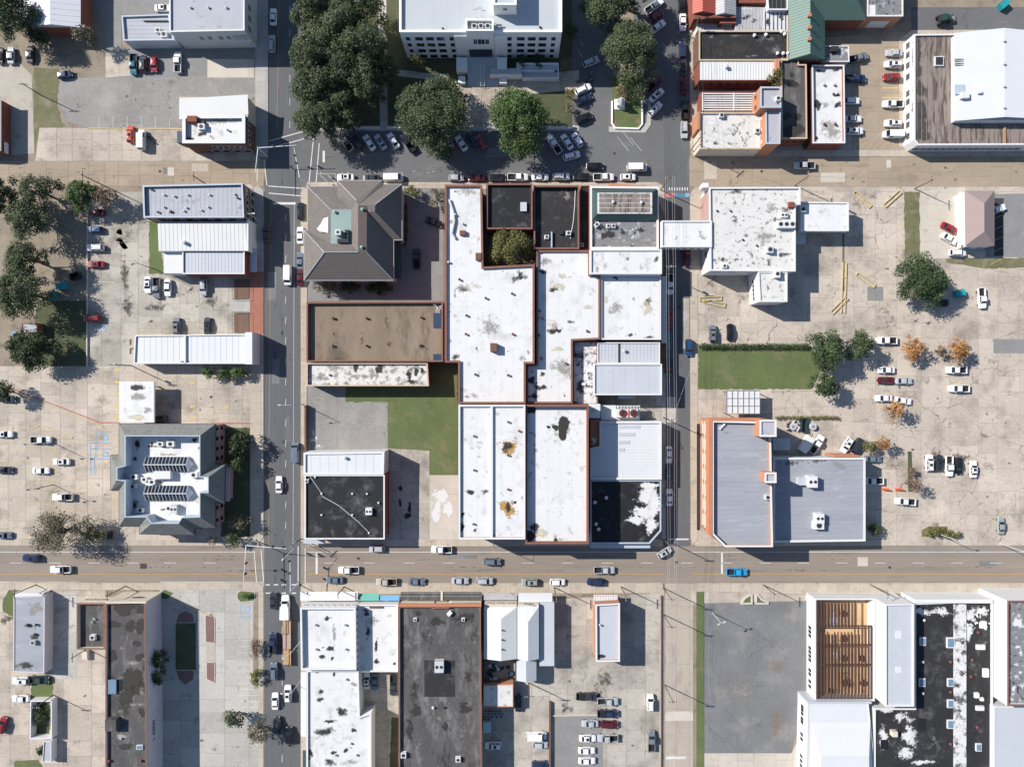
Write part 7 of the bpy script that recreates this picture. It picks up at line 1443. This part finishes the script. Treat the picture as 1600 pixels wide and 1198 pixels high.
cars('cars behind the warehouse', '''
sedan white 573 1063 90 under the white shop wall
sedan slate 586 1065 -90 beside the white sedan in the alley
pickup dark 615 1070 -90 beside the long warehouse wall
suv white 771 1164 180 in the warehouse shade
pickup dark 916.5 1087 0 across the bay corner
pickup silver 949.5 1095 0 at the top of the paired rows
pickup navy 949.5 1114 0 below the silver pickup
sedan silver 922 1130 180 beside the maroon SUV
suv maroon 952 1131 0 facing the silver sedan
sedan white 918 1153 0 beside the lower silver pickup
pickup silver 949.5 1152.5 180 lowest in the outer row
sedan white 916.5 1172 0 second from the end of the inner row
sedan white 917 1188 0 last of the inner row
suv white 1016 1097 90 by the lane wall
pickup grey 1018 1157 90 by the lane wall
van white 838 1148.5 0 beside the gutter wall
hatch silver 844 1163 0 below the white van
suv navy 844 1194 0 below the silver hatchback
sedan black 810 1098 90 behind the rear shed''')
cars('cars by the grey roof shop', '''
suv white 33 1063 180 at the end wall of the grey roof shop
pickup green 61 1061 0 on the grass patch
sedan white 32.5 1091 180 beside the weedy enclosure
suv red 4 1132 75 at the shaded lot edge''')
# lumber truck with its long trailer
o = car('pickup', 'white', 446.5, 947, 90, 'with a white box cap towing the lumber trailer', 'cars on the avenue', scale=1.12)
p = bpy.data.objects.new('box_cap', MB().prism([(-2.9, -1.1), (.3, -1.0), (.3, 1.0), (-2.9, 1.1)], 1.15, 2.1).mesh('box_cap', 'paint_white_car')); COL.objects.link(p); p.parent = o
x, y = W(448.5, 1002, 1); tr = empty('flatbed_trailer', 'long flatbed trailer stacked with tan lumber behind the white truck', 'trailer', (x, y, .06), None, R(90))
link('deck', MB().box(0, 0, .75, 13.2, 2.4, .2).mesh('deck', 'dark_metal'), tr, (0, 0, 0)); [link('wheel', MB().tube((u, s - .15, .38), (u, s + .15, .38), .38, .38, 12).mesh('wheel', 'rubber'), tr, (0, 0, 0)) for u in (-3.6, -4.6, 4.5) for s in (-.95, .95)]
rg = random.Random(2)
lo = empty('lumber_load', 'bundles of tan and reddish boards lying on the flatbed trailer', 'lumber', (x, y, .92), None, R(90)); bd = {c: MB().box(0, 0, .1, 4.1, .27, .2).mesh('board', c) for c in ('wood', 'road_tan', 'wall_pink')}
for sx in (-4.3, 0, 4.3):
    for k in range(8): link('board', bd[rg.choice(['wood', 'wood', 'road_tan', 'wall_pink'])], lo, (sx + rg.uniform(-.12, .12), -1.0 + k * .285, rg.choice([0, .2, .2])), rg.uniform(-.01, .01))
# white box trailer, motorcycles, old tractor
x, y = W(1260, 694, 2); t = empty('box_trailer', 'white flat topped box trailer beside the white pickup', 'trailer', (x, y, .06), None, R(57)); link('box', MB().prism([(-2.3, -1.15), (2.3, -1.15), (2.3, 1.15), (-2.3, 1.15)], .6, 2.5, bottom=True).mesh('box', 'metal_cream'), t, (0, 0, 0)); link('drawbar', MB().box(2.9, 0, .6, 1.4, .12, .12).mesh('drawbar', 'dark_metal'), t, (0, 0, 0)); [link('wheel', MB().tube((0, s - .1, .34), (0, s + .1, .34), .34, .34, 12).mesh('wheel', 'rubber'), t, (0, 0, 0)) for s in (-1.05, 1.05)]
for i, (px, py, a) in enumerate(((235, 216, 150), (239, 222, 150))):
    x, y = W(px, py); m_ = empty('motorcycle', ['dark motorcycle beside the white van', 'dark green motorcycle leaning by the white van'][i], 'motorcycle', (x, y, .06), 'motorcycles by the white van', R(a))
    [link('wheel', MB().tube((u, -.06, .32), (u, .06, .32), .32, .32, 12).mesh('wheel', 'rubber'), m_, (0, 0, 0)) for u in (-.7, .7)]; link('body', MB().tube((-.5, 0, .6), (.3, 0, .75), .22, .16, 8).mesh('body', 'dark_metal' if not i else 'paint_green_car'), m_, (0, 0, 0)); link('seat', MB().box(-.3, 0, .86, .8, .3, .1).mesh('seat', 'rubber'), m_, (0, 0, 0)); link('handlebar', MB().tube((.5, -.4, 1.0), (.5, .4, 1.0), .03).tube((.7, 0, .32), (.48, 0, 1.0), .05).mesh('handlebar', 'steel'), m_, (0, 0, 0))
x, y = W(1473, 31, 1); t = empty('tractor', 'dark green tractor with loader parked on the back road', 'tractor', (x, y, .05), None, R(12))
for nm, mb, m_ in (('hood', MB().box(1.1, 0, 1.2, 2.0, .9, .8), 'paint_green_car'), ('cab', MB().box(-.5, 0, 1.6, 1.5, 1.5, 1.7), 'dark_metal'), ('cab_roof', MB().box(-.5, 0, 2.55, 1.7, 1.7, .14), 'paint_green_car'), ('loader_arms', MB().box(1.8, .8, 1.1, 2.8, .14, .2).box(1.8, -.8, 1.1, 2.8, .14, .2), 'paint_green_car'), ('bucket', MB().box(3.2, 0, .5, .7, 2.0, .7), 'steel')): link(nm, mb.mesh(nm, m_), t, (0, 0, 0))
for u, r in ((-.9, .8), (1.6, .5)): [link('wheel', MB().tube((u, s - .2, r), (u, s + .2, r), r, r, 16).mesh('wheel', 'rubber'), t, (0, 0, 0)) for s in (-.95, .95)]

# ---------------------------------------------------------------- poles, wires, signals, bins and other street things
PT = {}
def pole(name, label, px, py, h=10.5, arm=0.0, m='wood_pole', group='utility poles', r=.16, cross=True, tank=False):
    x, y = W(px, py); o = empty(name, label, 'pole', (x, y, 0), group); link('post', MB().tube((0, 0, 0), (0, 0, h), r, r * .65, 8).mesh('post', m), o, (0, 0, 0))
    if cross:
        c, s = math.cos(R(arm)), math.sin(R(arm)); mb = MB().box(0, 0, h - .6, 2.6, .14, .16, R(arm)); link('crossarm', mb.mesh('crossarm', 'wood_pole'), o, (0, 0, 0))
        ins = MB(); [ins.cyl(c * d, s * d, h - .52, h - .25, .07, n=6) for d in (-1.2, -.6, .6, 1.2)]; link('insulators', ins.mesh('insulators', 'frame_white'), o, (0, 0, 0))
    if tank: [link('transformer', MB().cyl(.35 * math.cos(t), .35 * math.sin(t), h - 2.2, h - 1.2, .26).mesh('transformer', 'galv'), o, (0, 0, 0)) for t in ((.5, 2.6, 4.7) if tank == 3 else (.5,))]
    PT[label] = (x, y, h - .3); return o
UP = [('wooden pole at the green rim building corner', 1032, 297, 12, 0, 0), ('wooden pole with transformers below the skybridge', 1034, 427, 11.5, 0, 1), ('wooden pole with triple transformers by the cooling plant', 1036, 652, 11.5, 0, 3), ('wooden pole at the side street mouth', 1037, 842, 11, 0, 0), ('wooden pole at the lane mouth across the main street', 1036, 918, 11, 0, 0), ('wooden pole along the lane by the lot wall', 1036, 959, 11, 0, 0), ('wooden pole far down the lane', 1038, 1069, 11, 0, 0),
      ('wooden pole at the tan street and side street corner', 1079, 235, 12, 45, 0), ('wooden pole by the white picket fence', 1078, 58, 10, 0, 0), ('wooden pole opposite the long charcoal shop', 1242, 290, 9, 90, 0), ('wooden pole by the grass verge', 1429, 295, 8.5, 90, 0), ('leaning dark pole at the west lot corner', 162, 290, 10, 90, 0), ('short pole by the brick block', 322, 288, 8, 90, 0), ('wooden pole behind the old trees', 25, 300, 10, 90, 0), ('wooden pole with crossarm at the white hall end', 205, 571, 10, 0, 1), ('wooden pole before the grey roof shop', 57, 913, 9, 90, 0), ('wooden pole before the lettered hall', 197, 915, 9.5, 90, 0), ('wooden pole before the white corner store', 538, 916, 7.5, 90, 0), ('wooden pole at the lot mouth by the triangle sign shop', 866, 917, 9, 90, 0), ('wooden pole beside the small lone shop', 970, 916, 9, 90, 0), ('wooden pole before the empty asphalt lot', 1192, 913, 9, 90, 0), ('wooden pole before the roofless shell', 1360, 913, 9.5, 90, 0), ('wooden pole by the black roof corner store', 471, 841, 8, 45, 0), ('wooden pole behind the gabled shops', 826, 1066, 9, 0, 0), ('thin pole beside the white enclosure', 84, 1085, 8, 0, 0), ('wooden pole by the south annex', 136, 1013, 7, 90, 0), ('wooden pole by the warehouse corner trees', 152, 62, 8, 0, 1), ('wooden pole on the grass strip', 66, 150, 8, 0, 0)]
for lb, px, py, h, a, t in UP: pole('utility_pole', lb, px, py, h, a, tank=t)
def wire(a, b, off=0.0, label=None, m='wire_pale', r=.022, sag=.5):
    p, q = Vector(a), Vector(b); d = (q - p); n = Vector((-d.y, d.x, 0)).normalized() * off; mb = MB(); N = 8; pts = [p.lerp(q, i / N) + n - Vector((0, 0, sag * 4 * (i / N) * (1 - i / N))) for i in range(N + 1)]
    [mb.tube(pts[i], pts[i + 1], r, n=4, cap=False) for i in range(N)]; return tag(mb.build('power_line', m), label, 'wire', 'overhead wires')
KK = [u[0] for u in UP]
for i, j in ((0, 1), (1, 2), (2, 3), (3, 4), (4, 5), (5, 6)):
    for o_ in (-1.2, -.6, .6, 1.2): wire(PT[KK[i]], PT[KK[j]], o_, 'thin wire from ' + KK[i])
for i, j in ((7, 0), (8, 7), (7, 9), (9, 10), (15, 16), (18, 19), (19, 4), (20, 21), (11, 12), (13, 11)):
    for o_ in ((-.6, .6) if i in (7, 8) else (0,)): wire(PT[KK[i]], PT[KK[j]], o_, 'thin wire from ' + KK[i], 'wire')
wire(PT[KK[2]], (*W(1076, 560), 7), 0, 'slanting service wire over the side street'); wire(PT[KK[4]], (*W(1080, 930), 5), 0, 'short service wire across the lane mouth')
def lamp(label, px, py, h=9, ang=180, L=2.4, heads=1, m='galv', group='street lamps'):
    x, y = W(px, py); o = empty('street_lamp', label, 'lamp', (x, y, 0), group); link('post', MB().tube((0, 0, 0), (0, 0, h), .12, .07, 8).mesh('post', m), o, (0, 0, 0))
    for k in range(heads): a = R(ang + 180 * k); e = (math.cos(a) * L, math.sin(a) * L, h + .25); link('arm', MB().tube((0, 0, h - .1), e, .05, .04, 6).mesh('arm', m), o, (0, 0, 0)); link('lamp_head', MB().box(e[0], e[1], e[2], .75, .32, .16, a).mesh('lamp_head', m), o, (0, 0, 0))
lamp('steel street lamp by the ruined wall', 471, 631, 9, 180, 3); lamp('steel lot lamp below the grey store', 241, 420, 9, 200, 1, 1, 'dark_metal'); lamp('twin headed lamp in the triangular kerb', 80, 690, 8, 180, 1.4, 2, 'dark_metal'); lamp('twin headed lamp between the bank rows', 84, 757, 8, 185, 1.4, 2, 'dark_metal'); lamp('steel lamp in the empty asphalt lot', 1113, 957, 8, 200, .8, 2); lamp('leaning lamp by the olive bushes', 1464, 833, 8, 0, 1.2, 1); lamp('steel lamp at the lot edge by the main street', 1562, 849, 9, 60, 1.5); lamp('steel street lamp beside the white corner store', 470, 1001, 8, 215, 2.6); lamp('steel street lamp by the white long store', 470, 1062, 8, 180, 2.6); lamp('steel lamp by the brick block corner', 405, 345, 8, 0, 1.5); lamp('steel street lamp before the twin bay hall', 772, 848, 9, 90, 2.5); lamp('bent street lamp at the black roof store corner', 473, 846, 8, 225, 4)
def signal(label, px, py, arms, h=6.8):
    x, y = W(px, py); o = empty('traffic_signal', label, 'traffic signal', (x, y, 0), 'traffic signals'); link('post', MB().tube((0, 0, 0), (0, 0, h + .3), .16, .11, 8).mesh('post', 'frame_white'), o, (0, 0, 0)); link('base', MB().cyl(0, 0, 0, .35, .4).mesh('base', 'kerb'), o, (0, 0, 0))
    for ang, L, hs in arms:
        c, s = math.cos(R(ang)), math.sin(R(ang)); link('mast_arm', MB().tube((0, 0, h - .2), (c * L, s * L, h + .3), .12, .07, 8).mesh('mast_arm', 'frame_white'), o, (0, 0, 0))
        for f in hs:
            hd = link('signal_head', MB().box(0, 0, 0, .4, .4, 1.1).box(0, 0, .0, .6, .08, 1.3, R(ang)).mesh('signal_head', 'dark_metal'), o, (c * L * f - s * .25, s * L * f + c * .25, h - .2)); [link('lens', MB().tube((0, 0, z_), (0, -.24, z_), .13, .13, 8).mesh('lens', 'light_red' if z_ > .2 else 'paint_orange' if z_ > -.2 else 'awning_teal'), hd, (0, 0, 0)) for z_ in (.34, 0, -.34)]
signal('white mast arm signal at the courthouse crosswalk corner', 417, 244, ((3, 10.5, (.4, .66)), (-95, 7, ())))
signal('white mast arm signal on the bank corner', 399, 843, ((-4, 11, (.65, .92)), (-93, 9.5, (.5, .8)))); 
signal('dark signal pole beside the hip roof house corner', 481, 290, ((100, 8, (.5, .75)),), 7.5); signal('white mast arm signal by the white corner store', 466, 912, ((90, 9, (.55, .9)),), 6.8)
# bins, barriers, sign boards
def bin_(label, px, py, m, ang, L=2.6, Wd=1.7, h=1.5, open_=False):
    x, y = W(px, py, h); o = empty('dumpster', label, 'dumpster', (x, y, .06), 'dumpsters', R(ang)); link('body', MB().ring([(-L / 2, -Wd / 2), (L / 2, -Wd / 2), (L / 2, Wd / 2), (-L / 2, Wd / 2)], .08, 0, h).prism([(-L / 2 + .05, -Wd / 2 + .05), (L / 2 - .05, -Wd / 2 + .05), (L / 2 - .05, Wd / 2 - .05), (-L / 2 + .05, Wd / 2 - .05)], 0, .1).mesh('body', m), o, (0, 0, 0))
    if not open_: [link('lid', MB().box(s * L * .25, 0, h + .05, L * .49, Wd * 1.02, .06).mesh('lid', m), o, (0, 0, 0)) for s in (-1, 1)]
    link('lifting_arms', MB().box(0, Wd / 2 + .08, h * .6, L * .9, .12, .14).box(0, -Wd / 2 - .08, h * .6, L * .9, .12, .14).mesh('lifting_arms', 'dark_metal'), o, (0, 0, 0))
bin_('bright teal dumpster under the pale oak', 94.5, 447, 'plastic_teal', 5); bin_('teal dumpster tucked behind the bright one', 80, 462, 'plastic_teal', 90); bin_('open black dumpster in the dirt yard', 115.5, 431, 'dark_metal', 20, open_=True); bin_('teal dumpster beyond the round tree', 1501, 458, 'plastic_teal', 15); bin_('black dumpster in the round tree shade', 1474.5, 473, 'dark_metal', 0); bin_('blue dumpster against the corner shop wall', 281, 214, 'plastic_blue', 90, 3.2, 1.4); bin_('teal dumpster on the sand by the back road', 1570, 6, 'plastic_teal', 40); bin_('long green skip among the scrap behind the orange building', 1257, 664, 'paint_green_car', 88, 3.8, 1.5, 1.2, True)
for i, (px, lb) in enumerate(((1383, 'beside the annex shade'), (1404, 'by the dry planted bed'))): x, y = W(px, 764); o = empty('traffic_barrier', 'orange plastic traffic barrier ' + lb, 'barrier', (x, y, .06), 'orange barriers', R(-6)); link('base', MB().box(0, 0, .12, 2.0, .55, .24).mesh('base', 'plastic_orange'), o, (0, 0, 0)); link('top', MB().box(0, 0, .6, 1.9, .26, .75).mesh('top', 'plastic_orange'), o, (0, 0, 0))
rg = random.Random(8); sc_ = empty('scrap_heap', 'scrap metal and tyres piled by the hedge behind the orange building', 'scrap', (*W(1243, 664), 0))
for i in range(14): x, y = W(rg.uniform(1226, 1250), rg.uniform(656, 672)); MB().box(x, y, .4 + .02 * i, rg.uniform(.4, 1.6), rg.uniform(.2, .7), .6, rg.random() * 3).build('scrap', rg.choice(['galv', 'dark_metal', 'ac_white', 'rust_beam']), sc_)
for px, lb in ((1237, 'round pale tank among the scrap'), (1268, 'round open tank beside the green skip')): x, y = W(px, 666); o = empty('tank', lb, 'tank', (x, y, .06), 'round tanks'); link('shell', MB().cyl(0, 0, 0, 1.0, .95, n=18).mesh('shell', 'galv'), o, (0, 0, 0)); link('lid', MB().cyl(0, 0, 1.0, 1.05, .5, n=14).mesh('lid', 'steel'), o, (0, 0, 0))
x, y = W(176, 834); o = empty('bank_sign', 'freestanding dark sign board with white face at the bank corner', 'sign', (x, y, 0)); MB().box(x, y, 1.3, .5, 1.9, 1.8).build('board', 'dark_metal', o); MB().box(x - .28, y, 1.4, .06, 1.7, 1.4).build('face', 'frame_white', o); MB().box(x, y, .2, .9, 2.3, .4).build('plinth', 'wall_pink', o)
w_ = empty('lot_wall', 'long low concrete wall between the west lot and the dirt yard', 'wall', (*W(138, 450), 0)); kerb(w_, [(138, 330), (137, 572)], 'kerb', .3, .5, name='wall')
w_ = empty('lane_wall', 'long low concrete wall between the rear lot and the lane', 'wall', (*W(1034, 1060), 0)); kerb(w_, [(1033, 930), (1033, 1250)], 'brick_brown', .28, .6, name='wall')
w_ = empty('gutter_wall', 'dark low wall dividing the rear lots', 'wall', (*W(860, 1150), 0)); kerb(w_, [(859, 1095), (859, 1250)], 'brick_brown', .5, 1.0, name='wall'); kerb(w_, [(862, 1117), (935, 1116)], 'kerb', .3, .4, name='low_kerb')
fe = empty('avenue_fence', 'black railing round the planted beds by the brick pavement', 'fence', (*W(366, 480), 0))
for x0, y0, x1, y1 in ((365, 436, 391, 468), (365, 488, 391, 520)):
    mb = MB(); q = WP(rect(x0, y0, x1, y1)); [mb.tube((*q[i], .95), (*q[(i + 1) % 4], .95), .04, n=4) for i in range(4)]; [mb.tube((*Vector(q[i]).lerp(Vector(q[(i + 1) % 4]), t / 6), .05), (*Vector(q[i]).lerp(Vector(q[(i + 1) % 4]), t / 6), .95), .03, n=4) for i in range(4) for t in range(6)]; mb.build('railing', 'dark_metal', fe); sheet('planted_bed', rect(x0 + 1, y0 + 1, x1 - 1, y1 - 1), 'mulch', .12)
hut = Bld('brick_hut', 'small brick hut beneath the dark spreading tree', 'hut', [(34, 505), (58, 505), (58, 520), (34, 520)], 2.6, 'brick_red', 'roof_grey', par=.1, thick=.2)
